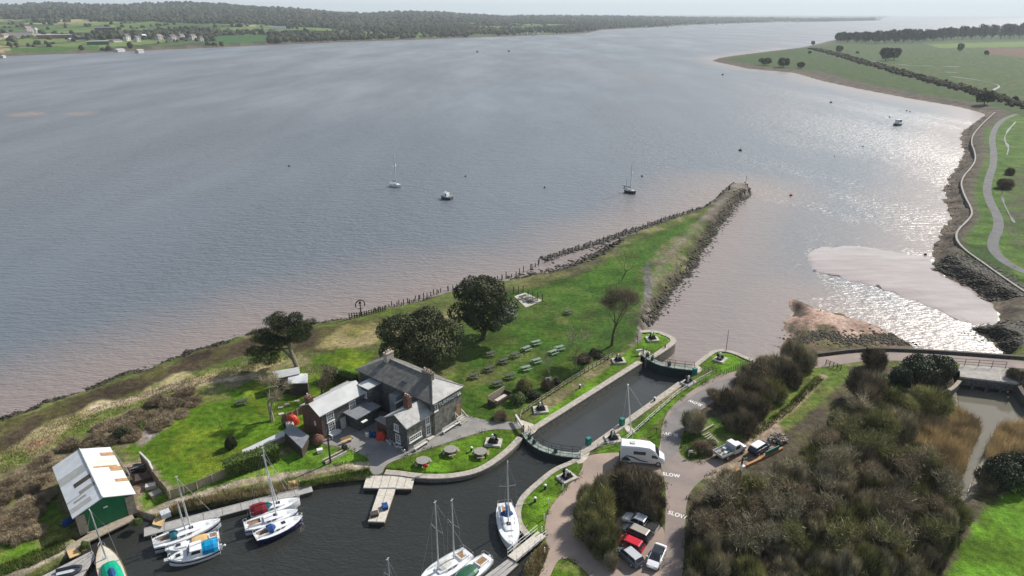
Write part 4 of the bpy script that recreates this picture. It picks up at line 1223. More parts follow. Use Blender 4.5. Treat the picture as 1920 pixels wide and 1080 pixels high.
M['sheetcream'] = mat('yellowed_sheet', (.55, .51, .40), (.62, .59, .50), 1.2, .6, .3)
for a in ((-1, 5.2, 6.2, .05, .62, 'darktimber'), (-1, 3.2, 4.0, .02, .55, 'tablegrey'), (-1, 2.2, 2.6, .4, .8, 'tablegrey'), (-1, 7.4, 9.2, .1, 1.0, 'sheetgrey'), (-1, 3.0, 3.3, .5, 1.0, 'sheetgrey'), (-1, .6, 1.6, .3, 1.0, 'sheetgrey'),
          (1, 10.6, 11.6, .55, 1.0, 'rust'), (1, 8.7, 9.6, .3, 1.0, 'sheetcream'), (1, 7.4, 7.8, .15, .9, 'rust'), (1, 6.2, 7.4, .62, 1.0, 'rust'), (1, 3.2, 4.0, .6, 1.0, 'rust'), (1, 7.8, 8.2, .0, 1.0, 'sheetcream'), (1, 2.9, 3.2, .1, .6, 'sheetcream')):
    rsheet(*a)
b = MB(); b.box(3.3, -.16, 2.55, .5, .12, .16); b.build('lamp', M['white'], bh)
# grey sheet lean-to rail, dinghy by the wall
def plank_stage(name, pts, z, label, cat, m, th=.18, wid=None):
    o = MB().prism([p[:2] for p in pts], z - th, z).build(name, M[m])
    return tag(o, label, cat)
plank_stage('slipway_deck', [P(*q) for q in ((120,1029),(127,1036),(170,1014),(240,980),(252,972),(246,962),(180,993))], .06, 'pale plank deck along the water in front of the boathouse', 'deck', 'timber')
dk = thing('dinghy', 'blue upturned dinghy leaning beside the boathouse wall', 'dinghy', (*P(133, 976), 0), R(70))
b = MB()
rings = []
for u, w_, h_ in ((-1.3, .45, .45), (-.6, .62, .55), (.3, .58, .55), (1.0, .34, .45), (1.4, .05, .3)):
    rings.append([(u, w_ * math.cos(a), max(0.02, h_ * math.sin(a))) for a in [math.pi * k / 8 for k in range(9)]])
b.loft(rings, 0, False, False); b.build('hull', M['blue'], dk, True)
b = MB(); b.tube([(-1.3, 0, .46), (1.35, 0, .3)], .03, 4); b.build('keel', M['white'], dk)

# sheds and small outbuildings
def prism_hut(name, label, cat, foot, zl, mw, mr, over=.2, slope=0.0):
    c = Vector((sum(p[0] for p in foot) / len(foot), sum(p[1] for p in foot) / len(foot)))
    t = thing(name, label, cat, (c.x, c.y, 0))
    loc = [(Vector(p[:2]) - c) for p in foot]
    MB().prism([tuple(p) for p in loc], 0, zl).build('wall', M[mw], t)
    b = MB(); g = [p * (1 + over / max(p.length, .1)) for p in loc]
    ys = [p.y for p in g]; mn, mxx = min(ys), max(ys)
    zz = [zl + .02 + slope * (p.y - mn) / (mxx - mn) for p in g]
    b.loft([[(p.x, p.y, z) for p, z in zip(g, zz)], [(p.x, p.y, z + .12) for p, z in zip(g, zz)]], 0, True, True)
    b.build('roof', M[mr], t)
    return t
sh = prism_hut('garden_shed', 'open-fronted shed with two pale blue-grey roofs below the pine', 'shed', [P(*q, 2.6) for q in ((514,711),(561,702),(560,692),(513,699))], 2.5, 'darktimber', 'membrane', .15, .35)
prism_hut('garden_shed', 'lower lean-to shed with a pale sheet roof in front of the open-fronted shed', 'shed', [P(*q, 2.3) for q in ((541,719),(576,718),(577,703),(541,704))], 2.2, 'darktimber', 'corrug', .1, .25)
prism_hut('store_shed', 'dark slate-roofed store against the brick gable', 'shed', [P(*q, 1.9) for q in ((533,810),(549,800),(578,818),(565,838))], 1.6, 'darktimber', 'lead', .15, .5)
prism_hut('cold_frame', 'long low pale-topped frame running behind the clipped hedge', 'cold frame', [P(*q, .9) for q in ((455,844),(532,809),(536,817),(458,851))], .8, 'timber', 'membrane', .1, .1)
t = thing('water_tank', 'brown rounded tank at the foot of the brick gable', 'tank', (*P(597, 833), 0), HA)
MB().ball((0, 0, .75), 1.0, .85, .85, 0, 12, 8).build('tank', M['brick'], t, True)
MB().tube([(0, 0, 1.58), (0, 0, 1.72)], .25, 8).build('hatch', M['brick'], t)

# sluice
sl = thing('sluice', 'concrete tidal sluice with railed deck above four dark openings', 'sluice', (*P(1855, 712, .3), 0))
so = Vector((sl.location.x, sl.location.y))
fr = [Vector(P(*q, .4)) - so for q in ((1800, 706), (1910, 719), (1906, 703), (1800, 694))]
b = MB(); b.prism([tuple(p) for p in fr], .1, .4); b.build('deck', M['concrete'], sl)
u = (fr[1] - fr[0]); n_ = Vector((-u.y, u.x)).normalized()
b = MB()
f0, f1 = fr[0] + n_ * .15, fr[1] + n_ * .15
b.loft([[(f0.x, f0.y, -1.3), (f1.x, f1.y, -1.3), (f1.x, f1.y, .1), (f0.x, f0.y, .1)], [(f0.x + n_.x * .4, f0.y + n_.y * .4, -1.3), (f1.x + n_.x * .4, f1.y + n_.y * .4, -1.3), (f1.x + n_.x * .4, f1.y + n_.y * .4, .1), (f0.x + n_.x * .4, f0.y + n_.y * .4, .1)]], 0, True, True)
b.build('head_wall', M['darkstone'], sl)
for k in range(5):
    p = f0 + u * (.01 + k / 4 * .98)
    b = MB(); b.box(p.x + n_.x * .6, p.y + n_.y * .6, -3.6, .5, 1.6, 2.4, math.atan2(u.y, u.x)); b.build('pier', M['darkstone'], sl)
b = MB(); q0, q1 = f0 + n_ * 2.2, f1 + n_ * 2.2
b.face([(q0.x, q0.y, -3.6), (q1.x, q1.y, -3.6), (q1.x, q1.y, .1), (q0.x, q0.y, .1)]); b.build('back_wall', M['black'], sl)
for (a_, b_, nm) in ((fr[3] + Vector((0, 2.6)), fr[2] + Vector((0, 2.9)), 'railing'), (fr[1] * .97, fr[2] + Vector((0, .5)), 'railing')):
    rb = MB()
    for zz in (.9, 1.45): rb.tube([(a_.x, a_.y, zz), (b_.x, b_.y, zz)], .04, 4)
    ro = rb.build(nm, M['iron'], sl)
    for k in range(5):
        p = a_ + (b_ - a_) * k / 4
        MB().tube([(p.x, p.y, .1), (p.x, p.y, 1.5)], .05, 5).build('rail_post', M['iron'], ro)
b = MB(); m1 = (fr[0] * .3 + fr[1] * .7); m2 = (fr[3] * .3 + fr[2] * .7)
b.tube([(m1.x, m1.y, .42), (m2.x, m2.y, .42)], .07, 5); b.build('deck_kerb', M['whitedirty'], sl)
wall_ribbon('wing_wall', 'dark stepped wing wall at the right of the sluice openings', 'wall', [P(1911, 722), P(1925, 745), P(1945, 760)], .6, 3.2, top=.0, mw='darkstone', mc='darktimber')
wall_ribbon('wing_wall', 'sloping timber wing wall at the left of the sluice openings', 'wall', [P(1800, 712), P(1790, 724), P(1780, 730)], .5, 3.0, top=-.1, mw='darkstone', mc='timber')
plank_stage('sluice_apron', [P(*q, .1) for q in ((1797, 695), (1890, 701), (1892, 690), (1800, 683))], .1, 'pale mossy apron behind the sluice deck', 'apron', 'concrete')

# sea wall beside the marsh path, and its capping
wall_ribbon('sea_wall', 'winding pale-capped sea wall between the marsh path and the stony shore', 'sea wall', [P(*q) for q in ((1866,211),(1838,236),(1818,262),(1830,292),(1826,310),(1800,338),(1806,365),(1824,397),(1818,412),(1790,437),(1797,462),(1850,500),(1885,525),(1925,552),(1990,590))], .4, 2.0, top=.4, mw='stone', mc='concrete')
# ================================================================ trees, bushes, reeds
RNG = np.random.default_rng(7)
def unit(v):
    return v / np.maximum(np.linalg.norm(v, axis=-1, keepdims=True), 1e-9)
def blades(base, d, ln, wd):
    """thin triangles from base along d"""
    side = unit(np.cross(d, unit(RNG.normal(size=d.shape)))) * wd[:, None] / 2
    V = np.stack([base - side, base + side, base + d * ln[:, None]], 1).reshape(-1, 3)
    return V, np.arange(len(V)).reshape(-1, 3)
def leaves(c, nrm, sz):
    a = unit(np.cross(nrm, unit(RNG.normal(size=nrm.shape)))); b_ = np.cross(nrm, a)
    a, b_ = a * sz[:, None] * .5, b_ * sz[:, None] * .36
    V = np.stack([c - a, c - b_, c + a, c + b_], 1).reshape(-1, 3)
    return V, np.arange(len(V)).reshape(-1, 4)
def clump_tone(p, s, seed=0):
    t = np.array([mnoise.noise(Vector(q * s) + Vector((seed * 7.1, seed * 3.3, 0))) for q in p[::1]]) if len(p) < 400 else None
    if t is None:
        t = (fbm(p[:, 0] * s + seed * 11 + 50, p[:, 1] * s + p[:, 2] * s * .8 + 50, seed, 3) - .5) * 2
    return np.clip(.5 + t * .9 + RNG.normal(size=len(p)) * .18, 0, 1)
def lobe_points(lobes, n, lo=.6, hi=1.05):
    """points and outward directions spread through the outer part of a union of ellipsoids"""
    L = np.array(lobes, float)
    area = (L[:, 3] * L[:, 4] + L[:, 4] * L[:, 5] + L[:, 3] * L[:, 5])
    k = RNG.choice(len(L), n, p=area / area.sum())
    d = unit(RNG.normal(size=(n, 3)))
    u = lo + (hi - lo) * RNG.random(n) ** .55
    p = L[k, :3] + d * L[k, 3:6] * u[:, None]
    keep = np.ones(n, bool)
    for j in range(len(L)):             # drop what is buried deep inside another lobe
        q = ((p - L[j, :3]) / L[j, 3:6])
        keep &= ~((np.sum(q * q, 1) < .42) & (k != j))
    o = unit(d / L[k, 3:6])
    return p[keep], o[keep]

def bush_mesh(name, m, n, seed, up=.55, ln=(.16, .42), wd=(.018, .042), nl=9, flat=1.0):
    global RNG
    RNG = np.random.default_rng(seed)
    lobes = [(0, 0, .42, .72, .72, .5)]
    for i in range(nl):
        a = RNG.uniform(0, 6.28); r = RNG.uniform(.3, .72); s = RNG.uniform(.26, .46)
        lobes.append((r * math.cos(a), r * math.sin(a), RNG.uniform(.3, .72) * (1.1 - .5 * r), s, s, s * .95))
    p, o = lobe_points(lobes, n, .35)
    k = p[:, 2] > 0.0
    p, o = p[k], o[k]
    d = unit(o * .75 + np.array([0, 0, up]) + RNG.normal(size=p.shape) * .42)
    V, Fc = blades(p - d * .1, d, RNG.uniform(*ln, len(p)), RNG.uniform(*wd, len(p)))
    V[:, 2] *= flat
    # a few bare stems inside so that the bush stands on something
    ob = np_mesh(name, V, Fc, M[m], tone=clump_tone(p, 2.4, seed))
    return ob
def leafy_mesh(name, m, n, seed, sz=(.07, .12), nl=8):
    global RNG
    RNG = np.random.default_rng(seed)
    lobes = [(0, 0, .42, .70, .70, .48)]
    for i in range(nl):
        a = RNG.uniform(0, 6.28); r = RNG.uniform(.3, .72); s = RNG.uniform(.26, .42)
        lobes.append((r * math.cos(a), r * math.sin(a), RNG.uniform(.25, .75) * (1.1 - .5 * r), s, s, s * .9))
    p, o = lobe_points(lobes, n, .6)
    k = p[:, 2] > 0
    p, o = p[k], o[k]
    V, Fc = leaves(p, unit(o + RNG.normal(size=p.shape) * .55), RNG.uniform(*sz, len(p)))
    return np_mesh(name, V, Fc, M[m], tone=clump_tone(p, 2.6, seed))

PROTO = {}
for key, m, n in (('twig', 'twig', 6500), ('twigdark', 'twigdark', 6500), ('twigolive', 'twigolive', 6500), ('twigbrown', 'twigbrown', 6000)):
    PROTO[key] = []
    for s_ in range(3):
        ob = bush_mesh('bush', m, n, 100 + len(key) * 7 + s_, up=.45 if key != 'twigbrown' else .2)
        PROTO[key].append(ob.data); bpy.data.objects.remove(ob)
for key, m in (('shrubgreen', 'shrubgreen'), ('shrubdark', 'shrubdark')):
    PROTO[key] = []
    for s_ in range(2):
        ob = leafy_mesh('bush', m, 5200, 300 + len(key) + s_)
        PROTO[key].append(ob.data); bpy.data.objects.remove(ob)
vr = random.Random(5)
def px_scale(px, py):
    x, y = P(px, py)
    return F / (y * cP + H * sP)
def bush(px, py, rpx, kind, label, group=None, h=None, name='bush', squash=1.0, cat='bush', dz=0.0):
    r = rpx / px_scale(px, py)
    h = h or r * 1.15
    x, y = P(px, py, h * .45)
    o = bpy.data.objects.new(name, vr.choice(PROTO[kind])); COL.objects.link(o)
    o.location = (x, y, -.05 + dz); o.rotation_euler = (0, 0, vr.uniform(0, 6.28)); o.scale = (r, r * squash, h / .95)
    return tag(o, label, cat, group)
def fill_poly(poly, step, jit, fn):
    xs, ys = [p[0] for p in poly], [p[1] for p in poly]
    y = min(ys); row = 0
    while y < max(ys):
        x = min(xs) + (step / 2 if row % 2 else 0)
        while x < max(xs):
            px, py = x + vr.uniform(-jit, jit), y + vr.uniform(-jit, jit) * .8
            if inside(poly, np.array([px]), np.array([py]))[0]:
                fn(px, py)
            x += step
        y += step * .62; row += 1

# clump between the gravel drive and the lane
G1 = 'bushes of the clump between drive and car park'
for px, py, r, k, h in ((1192, 915, 44, 'twigdark', 4.2), (1160, 900, 30, 'twigdark', 3.4), (1222, 905, 24, 'twigdark', 3.0), (1215, 945, 30, 'twigdark', 3.4), (1200, 935, 24, 'twigdark', 3.0),
                        (1122, 948, 38, 'twigolive', 4.2), (1135, 915, 26, 'twig', 3.4), (1105, 985, 30, 'twigolive', 3.5), (1130, 995, 32, 'twigolive', 3.6), (1135, 1025, 25, 'twigolive', 2.8), (1146, 1052, 17, 'twig', 2.0),
                        (1232, 965, 17, 'twigolive', 2.2), (1100, 930, 20, 'twig', 2.6), (1118, 1020, 22, 'twigdark', 2.4)):
    bush(px, py, r, k, {'twigdark': 'dark brown leafless bush in the clump between motorhome and parked pickup', 'twigolive': 'olive budding bush in the clump beside the curving gravel drive', 'twig': 'pale grey bare bush in the clump beside the gravel drive'}[k], G1 + ', ' + {'twigdark': 'dark', 'twigolive': 'olive', 'twig': 'grey'}[k], h)
# strip between lane and grassy track
for px, py, r, k, h, lab in ((1300, 792, 26, 'twig', 3.4, 'grey bare bush at the lane edge beside the pale sleeper wall'), (1318, 838, 20, 'twigbrown', 1.6, 'low brown bramble on the green island in the road junction'), (1300, 845, 15, 'shrubgreen', 1.0, 'low green bush on the island in the road junction'),
                           (1335, 830, 14, 'shrubgreen', .9, 'low green bush beside the sleeper steps'), (1345, 742, 20, 'twigbrown', 1.8, 'brown bush with pale seed heads beside the lane'), (1400, 792, 26, 'twigdark', 3.2, 'dark bush right behind the white flatbed truck'),
                           (1376, 793, 20, 'twigdark', 2.6, 'small dark bush above the white flatbed truck')):
    bush(px, py, r, k, lab, None, h)
for px, py, r, k, h in ((1432, 708, 36, 'twigdark', 4), (1400, 728, 34, 'twigdark', 4), (1380, 752, 30, 'twigdark', 3.8), (1420, 765, 28, 'twigdark', 3.4), (1448, 728, 30, 'twigolive', 3.4), (1428, 756, 24, 'twigolive', 2.8), (1480, 698, 28, 'twigdark', 3.6), (1512, 676, 24, 'twig', 3.6),
                        (1488, 665, 28, 'twig', 4.4), (1462, 690, 28, 'twig', 3.6), (1488, 712, 18, 'twigdark', 2.2), (1408, 700, 24, 'twig', 3), (1440, 680, 20, 'twig', 2.6), (1425, 740, 26, 'twigdark', 3.4)):
    bush(px, py, r, k, {'twigdark': 'dark leafless bush of the strip between lane and grassy track', 'twigolive': 'olive bush of the strip between lane and grassy track', 'twig': 'grey bare bush of the strip between lane and grassy track'}[k], 'bushes between lane and grassy track, ' + {'twigdark': 'dark', 'twigolive': 'olive', 'twig': 'grey'}[k], h)
# by the upper lane and sluice
for px, py, r, k, h, lab in ((1641, 676, 22, 'twigdark', 3.6, 'dark upright bush standing alone against the upper lane'), (1722, 690, 40, 'shrubdark', 4.6, 'large dark evergreen bush left of the sluice'), (1768, 688, 32, 'shrubdark', 4.2, 'dark evergreen bush touching the sluice deck'), (1692, 704, 26, 'shrubdark', 3.4, 'smaller dark evergreen bush at the left foot of the large one'),
                           (1752, 748, 38, 'twigolive', 3.2, 'broad rounded olive bush below the evergreen bushes by the sluice'), (1680, 758, 36, 'twigolive', 3.4, 'rounded olive bush beside the golden reedbed'), (1655, 712, 20, 'shrubgreen', 1.8, 'light green bush below the upper lane'), (1662, 740, 18, 'shrubgreen', 1.2, 'bright green low bush between two olive bushes'),
                           (1905, 704, 15, 'twigdark', 2.2, 'small grey bush behind the sluice railing'), (1880, 885, 42, 'shrubdark', 4.4, 'big dark bush at the corner of the bright green field'), (1905, 868, 26, 'shrubdark', 3.4, 'dark bush between creek and bright green field'), (1850, 900, 22, 'twigdark', 2.2, 'low grey bush where creek and green field meet'),
                           (1860, 875, 18, 'twig', 1.8, 'low pale bare bush on the creek bank')):
    bush(px, py, r, k, lab, None, h)
# the thicket
def thick(px, py):
    k = vr.choices(['twig', 'twigolive', 'twigdark'], [.45, .3, .25])[0]
    bush(px, py, vr.uniform(15, 38), k, {'twig': 'grey bare thorn bush in the big thicket right of the lane', 'twigolive': 'olive bush in the big thicket right of the lane', 'twigdark': 'dark bare bush in the big thicket right of the lane'}[k], {'twig': 'grey thorn bushes of the thicket', 'twigolive': 'olive bushes of the thicket', 'twigdark': 'dark bushes of the thicket'}[k], vr.uniform(2.2, 5.0))
fill_poly([(1310, 935), (1340, 912), (1410, 915), (1475, 890), (1530, 835), (1580, 768), (1605, 725), (1635, 708), (1660, 730), (1640, 770), (1690, 790), (1720, 850), (1790, 890), (1825, 925), (1825, 965), (1790, 1020), (1760, 1075), (1740, 1115), (1300, 1115)], 39, 13, thick)
# bramble bank on the left
def bramb(px, py):
    bush(px, py, vr.uniform(17, 27), 'twigbrown', 'low brown bramble bush on the rough bank behind the boathouse', 'brambles on the left bank', vr.uniform(.6, 1.25))
fill_poly([(-20, 900), (60, 880), (120, 830), (200, 785), (300, 740), (370, 735), (385, 755), (330, 785), (250, 815), (190, 832), (120, 850), (90, 885), (100, 940), (70, 1000), (-20, 1010)], 33, 7, bramb)
for px, py, r, k, h, lab in ((226, 812, 18, 'shrubdark', 2.0, 'dark green bush at the end of the bramble bank'), (262, 800, 12, 'shrubgreen', 1.2, 'small bright bush beside the grey ash heap'), (433, 829, 13, 'shrubdark', 2.2, 'small round dark conifer alone on the left lawn'), (606, 708, 0, 'twig', 0, ''),
                           (982, 722, 15, 'twigolive', 2.2, 'round ochre bush beside the picnic tables'), (972, 748, 20, 'shrubgreen', 1.7, 'bright green rounded shrub by the lock fence'), (1002, 740, 17, 'shrubdark', 1.6, 'dark shrub next to the bright green rounded shrub'), (1028, 722, 13, 'twigdark', 1.6, 'dark shrub beside the pink sign board'),
                           (1045, 714, 12, 'shrubdark', 1.2, 'low dark shrub under the pale sapling'), (940, 778, 15, 'twigbrown', 1.6, 'brown shrub in front of the timber enclosure'), (1095, 672, 17, 'twigbrown', 1.0, 'low tangle of brown stems below the big bare tree'), (1115, 662, 14, 'twigdark', 1.0, 'low dark tangle beside the spit path'),
                           (1130, 668, 12, 'shrubgreen', .7, 'low green bush at the end of the lock fence'), (646, 838, 8, 'shrubdark', .9, 'potted shrub at the end of the timber trough'), (160, 1022, 11, 'shrubgreen', 1.0, 'green waterside bush beside the slipway deck'), (258, 978, 12, 'shrubgreen', 1.0, 'green waterside bush left of the tan gangplank'),
                           (470, 868, 7, 'shrubdark', .8, 'small dark plant at the end of the clipped hedge'), (160, 40, 0, 'twig', 0, ''), (1888, 345, 16, 'twigdark', 3.5, 'dark thorn bush beside the marsh path'), (1893, 322, 10, 'twigdark', 2.4, 'smaller thorn bush beside the marsh ditch')):
    if r: bush(px, py, r, k, lab, None, h)

# ---- trees
def skeleton(rnd, h, spread, levels, r0, lean=(0, 0), first=.35, nb=(2, 3), up=.25, seg=3):
    """tapered trunk with limbs; returns a mesh builder and the tips"""
    b = MB(); tips = []
    def grow(p, d, L, r, lev):
        pts, rr = [p], [r]
        q = p
        for i in range(seg):
            d = (d + Vector((rnd.gauss(0, .13), rnd.gauss(0, .13), rnd.gauss(0.02, .06)))).normalized()
            q = q + d * L / seg
            pts.append(q); rr.append(r * (1 - .38 * (i + 1) / seg))
        b.tube(pts, rr, 6 if lev < 2 else 4, 0, False)
        if lev >= levels:
            tips.append((q, d)); return
        for k in range(rnd.randint(*nb) + (1 if lev == 0 else 0)):
            a = rnd.uniform(0, 6.28)
            o = Vector((math.cos(a), math.sin(a), 0))
            nd = (d * .62 + o * spread + Vector((0, 0, up))).normalized()
            f = pts[-1] if k < 2 else pts[rnd.randint(1, seg)]
            grow(f, nd, L * rnd.uniform(.62, .82), rr[-1] * rnd.uniform(.62, .8), lev + 1)
    grow(Vector((0, 0, -.15)), Vector((lean[0], lean[1], 1)).normalized(), h * first, r0, 0)
    return b, tips
def bare_tree(loc, h, label, seed, spread=.5, levels=4, r0=.28, mt='twig', mb='bark', lean=(0, 0), first=.33, ntw=26, tw=(.5, 1.1), name='bare_tree', group=None, wd=(.025, .045), up=.25):
    global RNG
    rnd = random.Random(seed); RNG = np.random.default_rng(seed)
    t = thing(name, label, 'tree', loc, rnd.uniform(0, 6.28) if lean == (0, 0) else 0, group)
    b, tips = skeleton(rnd, h, spread, levels, r0, lean, first, up=up)
    b.build('trunk', M[mb], t)
    base = np.repeat(np.array([tuple(p) for p, d in tips]), ntw, 0); dd = np.repeat(np.array([tuple(d) for p, d in tips]), ntw, 0)
    base = base + RNG.normal(size=base.shape) * .35
    d = unit(dd + RNG.normal(size=dd.shape) * .55 + np.array([0, 0, .15]))
    V, Fc = blades(base, d, RNG.uniform(*tw, len(d)), RNG.uniform(*wd, len(d)))
    np_mesh('crown', V, Fc, M[mt], t, tone=np.clip(RNG.normal(.5, .25, len(d)), 0, 1))
    return t
bare_tree((*P(1147, 648), 0), 22, 'tall bare tree on the grassy spit beside the path', 3, .52, 5, .30, 'twigdark', ntw=30, tw=(.8, 1.9), up=.42, wd=(.035, .055), first=.19)
bare_tree((*P(1079, 692), 0), 8.5, 'pale slender bare tree between picnic lawn and spit path', 8, .38, 4, .13, 'twig', 'palebark', ntw=22, wd=(.018, .03))
bare_tree((*P(1029, 716), 0), 5.5, 'faint pale sapling beside the lock fence', 12, .36, 3, .08, 'twig', 'palebark', ntw=22, wd=(.018, .03))
bare_tree((*P(1165, 528), 0), 8.5, 'thin yellow-green budding tree out on the spit', 15, .5, 4, .16, 'twigolive', 'bark', ntw=8)
bare_tree((*P(511, 790), 0), 6.0, 'leaning pollard with a twiggy head on the left lawn', 21, .5, 2, .34, 'twig', 'palebark', lean=(-.32, .25), first=.5, ntw=260, tw=(.6, 1.7), name='pollard_tree', wd=(.035, .055))
bare_tree((*P(606, 742), 0), 6.6, 'bare spreading tree behind the membrane-roofed wing', 27, .55, 4, .22, 'twigbrown', 'bark', ntw=24, first=.28)
bare_tree((*P(416, 805), 0), 1.6, 'dead stump sapling on the left lawn', 29, .4, 2, .05, 'twigdark', 'bark', ntw=10, tw=(.2, .5))
for k in range(32):
    tx, ty = ((1345, 985), (1395, 950), (1420, 1055), (1365, 1050), (1490, 930), (1530, 870), (1505, 985), (1590, 860), (1600, 790), (1640, 890), (1620, 1040), (1700, 930), (1680, 1040), (1740, 1000), (1560, 1055), (1770, 950), (1330, 1025), (1380, 1010), (1455, 990), (1470, 1050), (1530, 940), (1570, 990), (1640, 1000), (1610, 920), (1660, 850), (1570, 830), (1720, 900), (1730, 1050), (1660, 1070), (1440, 940), (1600, 880), (1690, 990))[k]
    bare_tree((*P(tx, ty), 0), vr.uniform(4.6, 6.8), 'bare twiggy tree standing up out of the big thicket right of the lane', 200 + k, vr.uniform(.45, .6), 4, .13, vr.choice(['twig', 'twig', 'twigolive', 'twigbrown']), vr.choice(['palebark', 'bark']), ntw=20, group='bare trees of the thicket', wd=(.04, .065))
for px, py, r, h in ((1650, 1005, 20, 2.8), (1600, 960, 15, 2.4), (1690, 960, 18, 2.6), (1440, 960, 14, 2.2)):
    bush(px, py, r, 'shrubgreen', 'green ivy-clad bush inside the big thicket', 'green bushes of the thicket', h)
bare_tree((*P(1452, 1010), 0), 6.5, 'taller pale bare tree rising out of the thicket near the lane', 33, .5, 4, .16, 'twig', 'palebark', ntw=24)
bare_tree((*P(1560, 930), 0), 7.0, 'spreading bare tree rising from the middle of the thicket', 35, .5, 4, .18, 'twig', 'bark', ntw=24)
bare_tree((*P(1655, 985), 0), 6.5, 'bare tree with upright branches at the thicket side towards the green field', 37, .45, 4, .18, 'twigdark', 'bark', ntw=24)
bare_tree((*P(1500, 665), 0), 6.0, 'grey bare tree overhanging the upper lane', 39, .55, 4, .15, 'twig', 'bark', ntw=22)

def holm_oak(base, R_, h, label, seed, n, silver=None):  # silver: centre and radii of the boughs painted as sunlit
    global RNG
    rnd = random.Random(seed); RNG = np.random.default_rng(seed)
    t = thing('holm_oak', label, 'tree', (*base, 0))
    b, tips = skeleton(rnd, h * .75, .55, 3, .55, first=.3)
    b.build('trunk', M['bark'], t)
    lobes = [(0, 0, h * .50, R_ * .56, R_ * .56, h * .34)]
    for i in range(34):
        a = rnd.uniform(0, 6.28); e = rnd.uniform(-.45, 1.3)
        ce, se = math.cos(e), math.sin(e)
        s = rnd.uniform(.17, .34) * R_
        lobes.append((R_ * rnd.uniform(.60, .78) * ce * math.cos(a), R_ * .70 * ce * math.sin(a), h * .50 + h * .36 * se, s, s, s * .85))
    p, o = lobe_points(lobes, n, .72)
    k = p[:, 2] > h * .08
    p, o = p[k], o[k]
    V, Fc = leaves(p, unit(o + RNG.normal(size=p.shape) * .5), RNG.uniform(.26, .48, len(p)))
    tone = np.clip(clump_tone(p, .45, seed), 0, 1)
    if silver is None:
        np_mesh('crown', V, Fc, M['oakleaf'], t, tone=tone)
    else:
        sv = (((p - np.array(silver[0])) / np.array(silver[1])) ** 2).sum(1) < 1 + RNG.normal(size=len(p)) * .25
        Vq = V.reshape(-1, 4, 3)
        for nm, m, kk in (('crown', 'oakleaf', ~sv), ('painted_sunlit_boughs', 'oaksunlit', sv)):
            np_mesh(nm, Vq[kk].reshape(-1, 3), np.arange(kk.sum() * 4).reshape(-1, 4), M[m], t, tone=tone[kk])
    return t
holm_oak(P(792, 692), 7.9, 11.5, 'broad holm oak behind the hotel, nearest to its roof', 41, 26000)
holm_oak(P(905, 636), 6.9, 13.5, 'taller holm oak further out, with boughs coloured as sunlit on its right side', 43, 26000, ((5.5, -2, 3.5), (3.2, 4.5, 4.5)))
# pine
def pine(base, label):
    global RNG
    rnd = random.Random(51); RNG = np.random.default_rng(51)
    t = thing('pine_tree', label, 'tree', (*base, 0))
    b = MB(); pads = []
    b.tube([(0, 0, -.2), (-.5, 0, 2.0), (-1.0, .2, 4.2), (-1.0, .3, 6.5), (-.4, .4, 8.6)], [.42, .36, .30, .22, .1], 7)
    b.tube([(-.3, 0, 1.2), (-1.6, -.3, 3.2), (-3.4, -.6, 5.2), (-5.0, -.8, 6.0)], [.28, .22, .16, .08], 6)
    for z0, dx, dy, dz, L_ in ((4.0, -1, .2, .35, 5.6), (4.6, -.8, -.7, .4, 4.2), (5.0, .9, -.3, .45, 3.6), (5.8, .9, .4, .4, 3.4), (6.2, -.7, .6, .45, 4.0), (6.8, .6, -.6, .5, 2.6), (7.4, -.5, -.4, .6, 2.6), (3.6, -1, -.5, .1, 6.2), (7.8, .5, .5, .7, 1.6)):
        p0 = Vector((-.9, .3, z0)); d = Vector((dx, dy, dz)).normalized()
        pts = [p0 + d * L_ * f + Vector((0, 0, .25 * math.sin(f * 3))) for f in (0, .35, .7, 1)]
        b.tube(pts, [.16, .12, .08, .04], 5)
        for f in (.45, .6, .75, .9, 1.05):
            q = p0 + d * L_ * f
            for _ in range(3):
                pads.append((q.x + rnd.gauss(0, .55), q.y + rnd.gauss(0, .55), q.z + rnd.uniform(0, .6), rnd.uniform(.85, 1.4), rnd.uniform(.85, 1.4), rnd.uniform(.36, .6)))
    for _ in range(14):
        pads.append((-.6 + rnd.gauss(0, 1.1), .3 + rnd.gauss(0, 1.0), 8.3 + rnd.uniform(-.5, .6), .9, .9, .45))
    for _ in range(14):
        pads.append((-5.2 + rnd.gauss(0, 1.0), -.8 + rnd.gauss(0, .7), 6.1 + rnd.uniform(-.5, .3), .8, .8, .4))
    for _ in range(7):
        pads.append((-4.2 + rnd.gauss(0, 1.2), -1.2 + rnd.gauss(0, .8), 1.6 + rnd.uniform(-.6, 1.0), .8, .8, .6))
    b.build('trunk', M['palebark'], t)
    p, o = lobe_points(pads, 60000, .3)
    d = unit(o * .6 + np.array([0, 0, .5]) + RNG.normal(size=p.shape) * .4)
    V, Fc = blades(p, d, RNG.uniform(.22, .45, len(p)), RNG.uniform(.06, .11, len(p)))
    np_mesh('crown', V, Fc, M['pineleaf'], t, tone=clump_tone(p, .7, 3))
pine(P(557, 688), 'wind-bent pine with forked pale trunk on the shore above the sheds')

